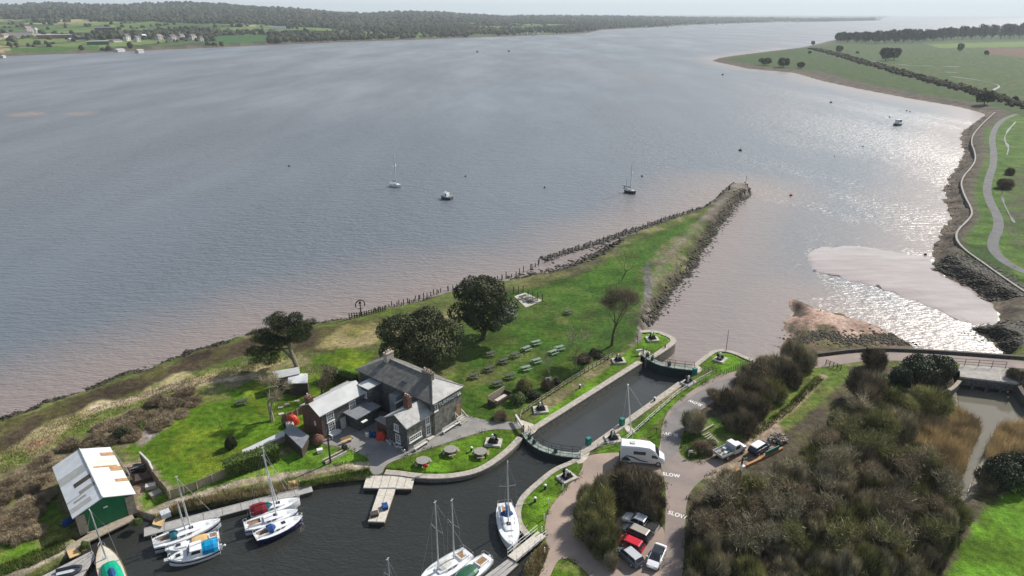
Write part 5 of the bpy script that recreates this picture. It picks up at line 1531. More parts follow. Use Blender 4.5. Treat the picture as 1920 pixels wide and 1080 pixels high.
# clipped hedges
def hedge(name, p, q, w, h, label, seed):
    global RNG
    RNG = np.random.default_rng(seed)
    a, b_ = Vector(P(*p)), Vector(P(*q))
    L_ = (b_ - a).length
    t = thing(name, label, 'hedge', (a.x, a.y, 0), ang(a, b_))
    core = MB(); core.box(L_ / 2, 0, 0, L_ - .3, w - .3, h - .15); core.build('stems', M['hedge'], t)
    n = int(L_ * (w + 2 * h) * 55)
    u = RNG.random((n, 3)); f = RNG.choice(3, n, p=np.array([w, h, h]) / (w + 2 * h))
    pos = np.stack([u[:, 0] * L_, (u[:, 1] - .5) * w, u[:, 2] * h], 1)
    nr_ = np.zeros((n, 3))
    pos[f == 0, 2] = h; nr_[f == 0, 2] = 1
    pos[f == 1, 1] = -w / 2; nr_[f == 1, 1] = -1
    pos[f == 2, 1] = w / 2; nr_[f == 2, 1] = 1
    e = RNG.random(n) < .06
    pos[e, 0] = np.where(RNG.random(e.sum()) < .5, 0, L_); nr_[e] = (1, 0, 0)
    pos += RNG.normal(size=pos.shape) * .06
    V, Fc = leaves(pos, unit(nr_ + RNG.normal(size=pos.shape) * .5), RNG.uniform(.16, .28, n))
    np_mesh('leaves', V, Fc, M['hedge'], t, tone=clump_tone(pos, .8, seed))
hedge('hedge', (424, 893), (523, 858), 1.9, 2.3, 'long clipped green hedge beside the boarded fence', 61)
hedge('hedge', (612, 708), (668, 728), 1.6, 2.2, 'short clipped hedge behind the membrane-roofed wing', 63)

# reeds and long grass: nobody could count these
def blade_field(name, label, polys, n, h, w, m, seed, lean=.18, z0=0.0, px=True, cat='reeds', zref=0.0):
    global RNG
    RNG = np.random.default_rng(seed)
    pts = []
    for poly, share in polys:
        wp = np.array([P(a, b_, zref)[:2] for a, b_ in poly]) if px else np.array(poly)
        lo, hi = wp.min(0), wp.max(0)
        got = 0; need = int(n * share)
        while got < need:
            c = lo + (hi - lo) * RNG.random((need * 2, 2))
            k = inside([tuple(q) for q in wp], c[:, 0], c[:, 1])
            k &= RNG.random(len(c)) < .25 + .95 * vnoise(c[:, 0] / 2.2, c[:, 1] / 2.2, seed)
            c = c[k][:need - got]
            pts.append(c); got += len(c)
    c = np.vstack(pts)
    base = np.concatenate([c, np.full((len(c), 1), z0)], 1)
    d = unit(np.array([0, 0, 1.0]) + RNG.normal(size=base.shape) * lean)
    V, Fc = blades(base, d, RNG.uniform(h * .6, h * 1.15, len(c)), RNG.uniform(w * .6, w * 1.3, len(c)))
    o = np_mesh(name, V, Fc, M[m], tone=clump_tone(base, .45, seed))
    return tag(o, label, cat, None, 'stuff')
blade_field('reeds', 'golden dry reedbed beside the creek below the sluice', [([(1690, 800), (1720, 778), (1770, 768), (1800, 775), (1836, 800), (1836, 815), (1820, 845), (1808, 885), (1795, 905), (1760, 880), (1720, 850)], .72), ([(1870, 805), (1885, 797), (1945, 800), (1990, 830), (1960, 870), (1900, 850), (1850, 868), (1845, 850)], .28)], 16000, 2.0, .10, 'reed', 71, z0=-1.75, zref=-1.7)
blade_field('reeds', 'tawny reed fringe along the bank behind the long pontoon', [([(292, 972), (335, 946), (400, 932), (470, 920), (540, 907), (560, 912), (520, 925), (400, 943), (335, 957)], 1)], 5000, .8, .09, 'drygrass', 73, .3)
blade_field('grass', 'rough green bank grass between towpath and basin', [([(560, 905), (690, 880), (700, 893), (600, 905), (565, 915)], .6), ([(0, 1060), (120, 1010), (125, 1030), (60, 1062), (0, 1080)], .4)], 5000, .5, .07, 'greengrass', 75, .4, cat='grass')
blade_field('grass', 'rough tawny grass on the shore bank', [([(0, 850), (100, 790), (240, 745), (420, 690), (560, 662), (560, 668), (440, 705), (330, 735), (190, 790), (90, 845), (0, 890)], .7), ([(985, 1062), (1002, 1035), (1022, 1020), (1030, 1030), (1010, 1080), (980, 1090)], .3)], 7000, .5, .08, 'drygrass', 77, .5, cat='grass')
blade_field('grass', 'tall weeds along the edges of the track and thicket', [([(1345, 838), (1400, 815), (1470, 765), (1530, 705), (1545, 712), (1480, 775), (1410, 828)], .5), ([(1640, 760), (1660, 700), (1700, 720), (1700, 790)], .25), ([(1278, 820), (1300, 800), (1340, 840), (1320, 862), (1285, 858)], .25)], 4500, .6, .08, 'greengrass', 79, .4, cat='grass')
# rocks and weed along the foreshore
def scatter_rocks(name, label, pts, n, spread, size, m, seed, cat, z=ZE, zs=.5):
    global RNG
    RNG = np.random.default_rng(seed)
    ph = (1 + 5 ** .5) / 2
    T = unit(np.array([(-1, ph, 0), (1, ph, 0), (-1, -ph, 0), (1, -ph, 0), (0, -1, ph), (0, 1, ph), (0, -1, -ph), (0, 1, -ph), (ph, 0, -1), (ph, 0, 1), (-ph, 0, -1), (-ph, 0, 1)], float))
    TF = np.array([(0, 11, 5), (0, 5, 1), (0, 1, 7), (0, 7, 10), (0, 10, 11), (1, 5, 9), (5, 11, 4), (11, 10, 2), (10, 7, 6), (7, 1, 8), (3, 9, 4), (3, 4, 2), (3, 2, 6), (3, 6, 8), (3, 8, 9), (4, 9, 5), (2, 4, 11), (6, 2, 10), (8, 6, 7), (9, 8, 1)])
    w = np.array([P(a, b_, z) for a, b_ in pts])
    seg = np.linalg.norm(np.diff(w, axis=0), axis=1); cum = np.concatenate([[0], np.cumsum(seg)])
    t = RNG.random(n) * cum[-1]
    i = np.clip(np.searchsorted(cum, t) - 1, 0, len(seg) - 1)
    f = (t - cum[i]) / seg[i]
    c = w[i] * (1 - f[:, None]) + w[i + 1] * f[:, None]
    nv = np.stack([-(w[i + 1] - w[i])[:, 1], (w[i + 1] - w[i])[:, 0]], 1) / seg[i][:, None]
    c = c + nv * (RNG.normal(size=n) * spread)[:, None]
    gz, dd, ww = near_h(c[:, 0], c[:, 1])
    gz = np.maximum(gz, z - .15)
    s = RNG.uniform(size * .4, size, n) * RNG.choice([1, 1, 1.7], n)
    V = T[None] * (1 + RNG.normal(size=(n, 12, 1)) * .16) * np.stack([s * RNG.uniform(.8, 1.5, n), s, s * zs], 1)[:, None, :]
    a = RNG.random(n) * 6.28
    ca, sa = np.cos(a)[:, None], np.sin(a)[:, None]
    V = np.stack([V[..., 0] * ca - V[..., 1] * sa, V[..., 0] * sa + V[..., 1] * ca, V[..., 2]], -1)
    V = V + np.concatenate([c, (gz + s * .1)[:, None]], 1)[:, None, :]
    Fc = (TF[None] + (np.arange(n) * 12)[:, None, None]).reshape(-1, 3)
    o = np_mesh(name, V.reshape(-1, 3), Fc, M[m], tone=np.repeat(RNG.random(n), 20))
    return tag(o, label, cat, None, 'stuff')
scatter_rocks('rocks', 'dark weedy stones along the estuary shore left of the hotel', [(0, 790), (60, 768), (130, 743), (200, 713), (290, 688), (350, 663), (420, 643), (470, 624), (540, 617), (600, 608), (660, 598), (720, 583), (800, 563)], 3200, 1.3, .2, 'weed', 81, 'rocks')
scatter_rocks('rocks', 'long dark stone bank of the old breakwater beside the spit', [(1022, 487), (1060, 474), (1100, 462), (1140, 449), (1200, 429), (1260, 409), (1310, 394), (1335, 386)], 2300, .75, .45, 'rock', 83, 'rocks', zs=.8)
scatter_rocks('rocks', 'dark weedy stones on the shore of the spit facing the breakwater', [(960, 527), (1000, 518), (1030, 510), (1075, 497), (1120, 478), (1150, 458)], 1300, 1.5, .4, 'weed', 85, 'rocks')
scatter_rocks('rocks', 'dark weed-covered stones along the channel side of the spit', [(1400, 366), (1370, 400), (1345, 432), (1312, 482), (1298, 508), (1262, 552), (1232, 592), (1216, 612)], 4200, 1.1, .26, 'weed', 87, 'rocks')
scatter_rocks('seaweed', 'black seaweed beds below the marsh sea wall', [(1755, 492), (1790, 505), (1830, 525), (1870, 545), (1890, 570)], 7000, 2.6, .3, 'weed', 89, 'seaweed', zs=.3)
scatter_rocks('seaweed', 'black seaweed bed where the channel bends below the sluice', [(1830, 612), (1860, 622), (1890, 640), (1930, 655)], 5500, 2.6, .3, 'weed', 91, 'seaweed', zs=.3)
scatter_rocks('rocks', 'stones at the tip and sides of the jetty', [(1345, 372), (1364, 356), (1373, 350), (1404, 352), (1406, 366), (1386, 380)], 700, .4, .3, 'rock', 93, 'rocks', zs=.8)
scatter_rocks('rocks', 'brown tussocks and stones on the muddy island beside the lane', [(1495, 645), (1530, 628), (1560, 640), (1600, 650), (1640, 638), (1680, 640), (1700, 655)], 1500, 1.6, .2, 'weed', 95, 'rocks', z=-.8)
scatter_rocks('rocks', 'stones of the marsh revetment under the sea wall', [(1748, 478), (1760, 450), (1790, 415), (1778, 382), (1778, 352), (1798, 318), (1812, 290), (1808, 252), (1846, 220)], 4200, 1.8, .16, 'rock', 97, 'rocks')

# tufts creeping over the edges of lane, drive and paths
def edge_tufts(lines, n, m, seed, h=.28, spread=.28):
    global RNG
    RNG = np.random.default_rng(seed)
    C_ = []
    for ln_ in lines:
        w = np.array([P(*q) for q in ln_]); seg = np.linalg.norm(np.diff(w, axis=0), axis=1); cum = np.concatenate([[0], np.cumsum(seg)])
        k = int(n * cum[-1]); t = RNG.random(k) * cum[-1]
        t = t[vnoise(t / 1.3, t * 0 + 3, seed) > .35]
        i = np.clip(np.searchsorted(cum, t) - 1, 0, len(seg) - 1); f = (t - cum[i]) / seg[i]
        C_.append(w[i] * (1 - f[:, None]) + w[i + 1] * f[:, None] + RNG.normal(size=(len(t), 2)) * spread)
    c = np.vstack(C_)
    base = np.concatenate([c, np.zeros((len(c), 1))], 1)
    d = unit(np.array([0, 0, .8]) + RNG.normal(size=base.shape) * .5)
    V, Fc = blades(base, d, RNG.uniform(h * .5, h * 1.3, len(c)), RNG.uniform(.05, .12, len(c)))
    return tag(np_mesh('grass', V, Fc, M[m], tone=clump_tone(base, .5, seed)), 'ragged grass tufts along the edges of lane, drive and paths', 'grass', None, 'stuff')
edge_tufts([[(1284, 1080), (1284, 1000), (1286, 945), (1297, 919), (1312, 902), (1345, 882)], [(1246, 960), (1248, 905), (1240, 880)], [(1241, 830), (1245, 800), (1258, 768), (1284, 742), (1320, 719), (1345, 705)], [(1278, 855), (1275, 830), (1290, 795), (1312, 771), (1352, 743), (1405, 711), (1470, 695)],
            [(1284, 862), (1312, 868), (1345, 857)], [(1094, 882), (1062, 915), (1028, 955), (1021, 985), (1021, 1005), (1030, 1035), (1014, 1072)], [(1080, 945), (1073, 968), (1080, 992), (1094, 1015), (1120, 1040), (1150, 1058)], [(1046, 1050), (1060, 1047), (1080, 1056), (1105, 1078)],
            [(742, 861), (862, 821), (925, 803), (968, 806)], [(862, 775), (905, 789), (965, 790)], [(640, 837), (690, 855)], [(340, 930), (450, 898), (560, 882), (690, 862)], [(335, 945), (450, 912), (560, 893), (690, 878)], [(1212, 850), (1160, 850)]], 42, 'greengrass', 181)
# ================================================================ boats and pontoons
def hull_rings(L_, B, fb, full=.72, tip=.03):
    T = [0, .06, .16, .3, .45, .6, .74, .86, .95, 1]
    Wd = [full * .94, full, full + (1 - full) * .55, .97, 1, .96, .82, .57, .28, tip]
    out = []
    for t, w in zip(T, Wd):
        out.append((L_ * (t - .5), B / 2 * w, fb * (1 + .55 * (t - .38) ** 2)))
    return out
def tent(L_, w, h, n=6, sag=.0):
    rings = []
    for x, k in ((-L_ / 2, .85), (-L_ / 4, 1), (L_ / 4, 1), (L_ / 2, .8)):
        rings.append([(x, w / 2 * math.cos(a) * k, max(0.0, h * math.sin(a)) * k + .02) for a in [math.pi * j / n for j in range(n + 1)]])
    return rings
def boat(name, label, stern, bow, B, fb=.8, hull='gel', deck='gel', cabin=(.30, .66, .62, .38), masts=(), boom=True, cockpit=(.06, .28), hood=None, cover=None, z=ZB, cat='yacht', zread=None,
         stripe=None, windows=True, wheelhouse=None, rails=True, group=None, outboard=False, full=.72, Lset=None, boomcover='blue', mr=.09):
    zr = z + fb if zread is None else zread
    if Lset is None:
        p, q = P(*stern, zr), P(*bow, zr)
        L_, a = math.dist(p, q), ang(p, q)
        c = ((p[0] + q[0]) / 2, (p[1] + q[1]) / 2)
    else:
        c, a, L_ = P(*stern, z), bow, Lset
    t = thing(name, label, cat, (c[0], c[1], z), a, group)
    st = hull_rings(L_, B, fb, full)
    b = MB(); rings = []
    for x, w, s_ in st:
        rings.append([(x, w, s_), (x, w * .97, s_ * .55), (x, w * .9, .05), (x, w * .5, -.3), (x, 0, -.42), (x, -w * .5, -.3), (x, -w * .9, .05), (x, -w * .97, s_ * .55), (x, -w, s_)])
    b.loft(rings, 0, False, False)
    r0 = rings[0]; b.face(r0[::-1])
    h_ = b.build('hull', M[hull], t, True)
    if stripe:
        b = MB()
        for s_ in (1, -1):
            b.loft([[(x, s_ * (w * .975 + .012), z_ * .55), (x, s_ * (w + .012), z_ * .8)] for x, w, z_ in st], 0, False, False)
        b.build('stripe', M[stripe], h_)
    b = MB()
    b.loft([[(x, w * .985, s_), (x, w * .5, s_ + .05), (x, 0, s_ + .07), (x, -w * .5, s_ + .05), (x, -w * .985, s_)] for x, w, s_ in st], 0, False, False)
    b.build('deck', M[deck], t, True)
    b = MB()
    for s_ in (1, -1):
        b.tube([(x, s_ * w, z_ + .03) for x, w, z_ in st], .035, 4)
    b.build('toe_rail', M['teak' if deck == 'cream' else 'greygel'], t)
    dz = fb * 1.0 + .05
    X = lambda f: L_ * (f - .5)
    if cockpit:
        b = MB(); x0, x1 = X(cockpit[0]), X(cockpit[1]); w = B * .42
        b.box((x0 + x1) / 2, 0, dz + .03, x1 - x0, w, .03); co = b.build('cockpit', M['teak'], t)
        b = MB()
        for s_ in (1, -1): b.box((x0 + x1) / 2, s_ * w / 2, dz + .02, x1 - x0, .12, .26)
        b.box(x1 - .06, 0, dz + .02, .12, w, .26); b.build('coaming', M[deck], co)
        MB().tube([(x0 + .35, 0, dz + .05), (x0 + .75, 0, dz + .6)], .025, 4).build('tiller', M['teak'], co)
    if cabin:
        x0, x1, wf, ch = X(cabin[0]), X(cabin[1]), B * cabin[2], cabin[3]
        b = MB(); rr = []
        for x, kw, kh in ((x0, .98, 1.0), (x0 + (x1 - x0) * .3, 1, 1), (x0 + (x1 - x0) * .7, .86, .86), (x1 - .05, .62, .6), (x1, .5, .1)):
            w, h2 = wf / 2 * kw, ch * kh
            rr.append([(x, w, dz - .05), (x, w * .93, dz + h2 * .8), (x, w * .6, dz + h2), (x, -w * .6, dz + h2), (x, -w * .93, dz + h2 * .8), (x, -w, dz - .05)])
        b.loft(rr, 0, True, True); cb = b.build('cabin', M[deck if deck != 'cream' else 'gel'], t)
        if windows:
            for s_ in (1, -1):
                for f in (.22, .5):
                    xm = x0 + (x1 - x0) * f; w = wf / 2 * (1 if f < .4 else .93)
                    b = MB(); b.box(xm, s_ * (w * .975), dz + ch * .28, (x1 - x0) * .2, .06, ch * .36); b.build('window', M['glass'], cb)
        b = MB(); b.box(x0 + (x1 - x0) * .62, 0, dz + ch * .86, .5, .5, .07); b.build('hatch', M['glass'], cb)
        b = MB(); b.box(X(cabin[1] + .12), 0, dz + .05, .5, .5, .07); b.build('fore_hatch', M['greygel'], t)
    if wheelhouse:
        x0, x1, h2 = X(wheelhouse[0]), X(wheelhouse[1]), wheelhouse[2]
        w = B * .37
        b = MB(); b.loft([[(x0, w, dz), (x0, w * .92, dz + h2), (x0, -w * .92, dz + h2), (x0, -w, dz)], [(x1, w, dz), (x1 - .5, w * .86, dz + h2), (x1 - .5, -w * .86, dz + h2), (x1, -w * .95, dz)]], 0, True, True)
        wh = b.build('wheelhouse', M['gel'], t)
        for s_ in (1, -1):
            b = MB(); b.face([(x0 + .2, s_ * w * 1.0, dz + h2 * .45), (x1 - .55, s_ * w * .985, dz + h2 * .45), (x1 - .75, s_ * w * .93, dz + h2 * .88), (x0 + .2, s_ * w * .955, dz + h2 * .88)][::s_]); b.build('window', M['glass'], wh)
        b = MB(); b.face([(x1 - .12, w * .8, dz + h2 * .3), (x1 - .40, w * .75, dz + h2 * .9), (x1 - .40, -w * .75, dz + h2 * .9), (x1 - .12, -w * .8, dz + h2 * .3)]); b.build('windscreen', M['glass'], wh)
    if hood:
        m_, f, hh = hood
        b = MB(); b.loft([[(X(f) + dx, B * .30 * k * math.cos(q), dz + .1 + hh * k * max(0, math.sin(q))) for q in [math.pi * j / 6 for j in range(7)]] for dx, k in ((-.5, 1), (0, 1.02), (.45, .55))], 0, False, False)
        b.build('spray_hood', M[m_], t)
    if cover:
        for m_, f0, f1, hh, wk in cover:
            b = MB(); rg = tent(X(f1) - X(f0), B * wk, hh)
            b.loft([[(x + (X(f0) + X(f1)) / 2, y, zz + dz) for x, y, zz in r_] for r_ in rg], 0, False, False)
            b.face([(x + (X(f0) + X(f1)) / 2, y, zz + dz) for x, y, zz in rg[0]]); b.face([(x + (X(f0) + X(f1)) / 2, y, zz + dz) for x, y, zz in rg[-1]][::-1])
            b.build('canvas_cover', M[m_], t)
    for i, (f, mh, lean) in enumerate(masts):
        x = X(f)
        top = Vector((x + lean[0], lean[1], mh)); bot = Vector((x, 0, dz))
        ms = MB().tube([bot, (bot + top) / 2, top], [mr, mr * .95, mr * .7], 7).build('mast', M['alu'], t)
        s0 = bot + (top - bot) * .62
        if i == 0 or mh > 7:
            MB().tube([s0 + Vector((-.1, B * .36, .05)), s0, s0 + Vector((-.1, -B * .36, .05))], .03, 4).build('spreader', M['alu'], ms)
        b = MB(); b.tube([top, top + Vector((.0, .0, .35))], .015, 4); b.tube([top + Vector((-.22, 0, .12)), top + Vector((.22, .08, .12))], .03, 4); b.build('masthead_fittings', M['white'], ms)
        for q_ in ((X(.985), 0, dz + .2), (X(.01), 0, dz + .1)) if i == 0 else ():
            MB().tube([top, q_], .014, 3, 0, False).build('stay', M['wire'], t)
        for s_ in (1, -1):
            b = MB(); b.tube([top, s0 + Vector((-.1, s_ * B * .36, .05)), Vector((x - .15, s_ * B * .47, dz))], .012, 3, 0, False); b.build('shroud', M['wire'], t)
        if boom:
            bl = min(mh * .34, L_ * .40)
            bo = MB().tube([(x, 0, dz + .95), (x - bl, 0, dz + 1.0)], .06, 6).build('boom', M['alu'], t)
            if boomcover:
                MB().tube([(x - .1, 0, dz + 1.08), (x - bl * .4, 0, dz + 1.14), (x - bl + .1, 0, dz + 1.06)], [.2, .16, .08], 6).build('sail_cover', M[boomcover], bo)
    if rails:
        b = MB()
        f = [q for q in st if q[0] > X(.86)]
        b.tube([(x, w * .95, s_ + .5) for x, w, s_ in f] + [(x, -w * .95, s_ + .5) for x, w, s_ in f[::-1]], .022, 4, 0, False)
        for x, w, s_ in f:
            for k in (1, -1): b.tube([(x, k * w * .95, s_), (x, k * w * .95, s_ + .5)], .02, 4, 0, False)
        b.build('pulpit', M['rail'], t)
        b = MB()
        f = st[:2]
        b.tube([(f[1][0], f[1][1] * .95, f[1][2] + .5), (f[0][0], f[0][1] * .9, f[0][2] + .5), (f[0][0], -f[0][1] * .9, f[0][2] + .5), (f[1][0], -f[1][1] * .95, f[1][2] + .5)], .022, 4, 0, False)
        for x, w, s_ in f:
            for k in (1, -1): b.tube([(x, k * w * .92, s_), (x, k * w * .92, s_ + .5)], .02, 4, 0, False)
        b.build('pushpit', M['rail'], t)
    if outboard:
        b = MB(); b.box(X(0) - .18, 0, .35, .3, .32, .5, 0, 0, .8, .8); b.tube([(X(0) - .18, 0, -.5), (X(0) - .18, 0, .4)], .07, 6); b.build('outboard', M['greygel'], t)
    return t
def mh(px, py, top_row):
    """height of something whose foot shows at (px, py) on the water level and whose top shows on a row"""
    x, y = P(px, py, 0.2)
    return zat(y, top_row) - ZB

boat('yacht', 'large grey-white yacht with a teal dodger lying along the long pontoon', (287, 1020), (413, 975), 2.75, .95, 'greygel', 'gel', (.34, .70, .64, .42), ((.56, mh(354, 987, 889), (-.35, .3)), (.48, mh(343, 968, 917), (-.2, .9))), True, (.04, .28), ('teal', .31, .75), None, stripe='navy', boomcover=None)
boat('motor_boat', 'small white boat with a tan tarpaulin, wedged between grey yacht and blue-covered cruiser', (411, 1003), (312, 1032), 2.1, .65, 'gel', 'gel', (.62, .86, .6, .25), (), False, (.04, .2), None, [('tan', .22, .52, .35, .86)], cat='motor boat', windows=False)
boat('motor_boat', 'white cabin cruiser with a bright blue cockpit cover', (411, 1022), (316, 1050), 2.5, .8, 'gel', 'gel', (.62, .92, .62, .22), (), False, None, None, [('cyan', .02, .36, .95, .88)], cat='motor boat', wheelhouse=(.34, .66, .85), stripe='navy', outboard=True, windows=False)
boat('yacht', 'white yacht with a burgundy cockpit tent, nearest the pontoon in its raft of three', (469, 962), (562, 936), 2.35, .85, 'gel', 'gel', (.34, .70, .62, .40), ((.55, mh(519, 942, 855), (-.75, .9)),), False, (.04, .24), ('teal', .37, .65), [('burgundy', .01, .33, .95, .8)])
boat('yacht', 'plain white yacht in the middle of the raft of three', (458, 988), (558, 957), 2.5, .85, 'gel', 'gel', (.36, .72, .62, .40), ((.60, mh(527, 970, 845), (-.3, .55)),), False, (.06, .32), None, None, stripe='blue')
boat('yacht', 'white-decked yacht with navy hull and blue spray hood, outermost of the raft of three', (478, 1008), (567, 969), 2.4, .85, 'navy', 'gel', (.36, .74, .60, .36), (), False, (.05, .30), ('blue', .35, .75), None)
boat('yacht', 'white single-mast yacht moored bow towards the gangway beside the basin lawn', (946, 944), (961, 1025), 2.8, .95, 'gel', 'gel', (.32, .68, .62, .38), ((.50, mh(953, 984, 867), (.0, -.1)),), True, (.06, .28), ('blue', .34, .6), None, stripe='greygel', boomcover='blue')
boat('yacht', 'white two-masted ketch near the bottom edge with a covered coachroof', (878, 1035), (786, 1096), 2.9, 1.0, 'gel', 'gel', (.30, .66, .62, .42), ((.62, mh(824, 1072, 941), (.0, .0)), (.30, mh(853, 1050, 935), (0, 0))), False, (.05, .22), None, [('whitedirty', .34, .60, .55, .55)])
boat('motor_boat', 'white boat with a dark green cover and open cockpit lying beside the white ketch', (916, 1044), (850, 1098), 2.4, .75, 'gel', 'gel', (.52, .86, .6, .3), (), False, (.08, .34), None, [('greenpaint', .42, .84, .42, .8)], cat='motor boat', outboard=True, windows=False)
boat('yacht', 'old yacht with jade and blue sheeting over its stern, bow towards the boathouse', (226, 1118), (190, 1024), 2.6, .9, 'gel', 'cream', (.30, .64, .6, .35), ((.72, mh(196, 1040, 953), (.6, .2)),), False, (.04, .24), None, [('jade', .10, .60, .55, .78), ('blue', .30, .46, .72, .4)], stripe='greenpaint', boomcover=None)
boat('yacht', 'boat at the bottom edge of which mostly a timber mast shows', (705, 1150), (760, 1110), 2.3, .8, 'gel', 'cream', (.34, .7, .6, .35), ((.52, mh(732, 1128, 1050), (0, 0)),), False)
# boats on the estuary
boat('yacht', 'white yacht at anchor furthest left on the open estuary', (733, 344), (752, 347), 2.6, .95, 'gel', 'gel', (.34, .7, .6, .4), ((.5, 12.5, (0, 0)),), True, z=ZE, mr=.2)
boat('motor_boat', 'dark-hulled motor boat with small wheelhouse at anchor on the estuary', (847, 370), (827, 367), 2.8, .9, 'cardark', 'cardark', (.6, .85, .6, .2), ((.62, 3.4, (0, 0)),), False, None, z=ZE, cat='motor boat', wheelhouse=(.34, .62, 1.3), windows=False)
boat('yacht', 'dark-hulled yacht with furled sail moored off the jetty', (1173, 355), (1192, 359), 2.7, 1.0, 'cardark', 'greygel', (.34, .7, .6, .4), ((.48, 11.5, (0, 0)), (.08, 5.5, (0, 0))), True, z=ZE, mr=.19)
boat('motor_boat', 'pale teal cabin boat anchored off the marsh shore', (1679, 232), (1691, 230), 3.6, 1.2, 'greenrail', 'gel', (.6, .85, .6, .2), (), False, None, z=ZE, cat='motor boat', wheelhouse=(.2, .68, 2.2), windows=False)

# pontoons and jetties
def pontoon(name, label, cat, corners, z, m, th=.35, zr=None, seams=0):
    pts = [P(*q, z) for q in corners]
    c = Vector((sum(p[0] for p in pts) / len(pts), sum(p[1] for p in pts) / len(pts)))
    t = thing(name, label, cat, (c.x, c.y, 0))
    loc = [(p[0] - c.x, p[1] - c.y) for p in pts]
    MB().prism([(x * .985, y * .985) for x, y in loc], z - .55, z - .12).build('float', M['darktimber'], t)
    MB().prism(loc, z - .12, z).build('deck', M[m], t)
    if seams:
        a, b_, c_, d = [Vector(q) for q in loc[:4]]
        s_ = MB()
        for k in range(1, seams):
            f = k / seams
            p, q = a + (b_ - a) * f, d + (c_ - d) * f
            s_.tube([(*p, z + .004), (*q, z + .004)], .025, 4)
        s_.build('deck_joint', M['darktimber'], t)['kind'] = 'stuff'
        for e0, e1 in ((a, b_), (d, c_)):
            MB().tube([(*e0, z + .03), (*e1, z + .03)], .05, 4).build('edge_rail', M['whitedirty'], t)
    return t
pontoon('pontoon', 'long grey floating pontoon along the reed-fringed bank', 'pontoon', [(270, 1006), (587, 921), (583, 909), (270, 991)], -.15, 'greydeck', seams=9)
pontoon('pontoon', 'wide grey floating platform in the bottom left corner', 'pontoon', [(40, 1100), (140, 1100), (179, 1045), (171, 1033)], -.15, 'greydeck', seams=4)
pontoon('landing_stage', 'broad pale landing stage at the water end of the hotel path', 'landing stage', [(681, 915), (772, 917), (778, 893), (688, 891)], -.1, 'paleboard', seams=6)
pontoon('jetty', 'pale finger jetty sticking out from the landing stage', 'jetty', [(690, 978), (721, 979), (742, 915), (711, 915)], -.1, 'paleboard', seams=2)
pontoon('pontoon', 'brown-decked pontoon below the gangway at the bottom edge', 'pontoon', [(882, 1100), (925, 1100), (972, 1058), (952, 1048)], -.15, 'greydeck', seams=3)
def small_box(name, label, cat, px, py, sx, sy, h, m, a=0.0, z=0.0, lid=None):
    t = thing(name, label, cat, (*P(px, py, z), z), a)
    MB().box(0, 0, 0, sx, sy, h).build('body', M[m], t)
    MB().box(0, 0, h, sx + .06, sy + .06, .06, 0, 0, .96, .96).build('lid', M[lid or m], t)
    return t
small_box('locker', 'blue locker on the finger jetty', 'locker', 722, 952, .7, 1.0, .4, 'blue', .35, -.1)
small_box('locker', 'low brown locker at the outer end of the finger jetty', 'locker', 702, 966, 1.0, .8, .35, 'darktimber', .35, -.1)
small_box('locker', 'grey box beside the tan gangplank on the long pontoon', 'locker', 311, 968, 1.1, 1.0, .7, 'greygel', .7, .0)
for lab, q in (('tan gangplank from the bank to the near end of the long pontoon', ((286, 984), (304, 988), (312, 968), (294, 966))), ('tan gangplank from the bank to the far end of the long pontoon', ((541, 918), (559, 914), (555, 901), (540, 904))),
               ('tan gangplank from the slipway path to the corner platform', ((131, 1048), (151, 1040), (144, 1028), (125, 1034)))):
    c_ = [P(*k) for k in q]
    t = thing('gangplank', lab, 'gangplank', (*c_[0], 0))
    l_ = [(p[0] - c_[0][0], p[1] - c_[0][1]) for p in c_]
    MB().prism(l_, .0, .1).build('boards', M['tan'], t)
    for k in (0, 2): MB().tube([(*l_[k + 1], .14), (*l_[(k + 2) % 4], .14)], .04, 4).build('kerb', M['timber'], t)
gw = thing('gangway', 'white-railed sloping gangway from the gravel drive down to the pontoon', 'gangway', (*P(1016, 1002), 0), ang(P(1016, 1004), P(960, 1050)))
gl = math.dist(P(1016, 1004), P(960, 1050))
b = MB(); b.loft([[(0, -.7, .0), (0, .7, .0), (0, .7, .1), (0, -.7, .1)], [(gl, -.7, -.05), (gl, .7, -.05), (gl, .7, .05), (gl, -.7, .05)]], 0, True, True); b.build('walkway', M['paleboard'], gw)
for s_ in (-1, 1):
    b = MB()
    for zz in (.55, 1.05): b.tube([(0, s_ * .72, zz), (gl, s_ * .72, zz - .05)], .035, 4)
    r_ = b.build('handrail', M['white'], gw)
    for k in range(6): MB().tube([(gl * k / 5, s_ * .72, .05), (gl * k / 5, s_ * .72, 1.05)], .03, 4).build('rail_post', M['white'], r_)
# inflatable on the corner platform
inf = thing('dinghy', 'dark inflatable tender under a grey sheet on the corner platform', 'dinghy', (*P(128, 1074, -.1), -.12), R(20))
MB().tube([(-1.3, -.55, .22), (.6, -.6, .24), (1.3, -.2, .34), (1.3, .2, .34), (.6, .6, .24), (-1.3, .55, .22)], .22, 7).build('tube', M['cardark'], inf, True)
MB().box(-.2, 0, .08, 2.0, .8, .08).build('floor', M['greygel'], inf)
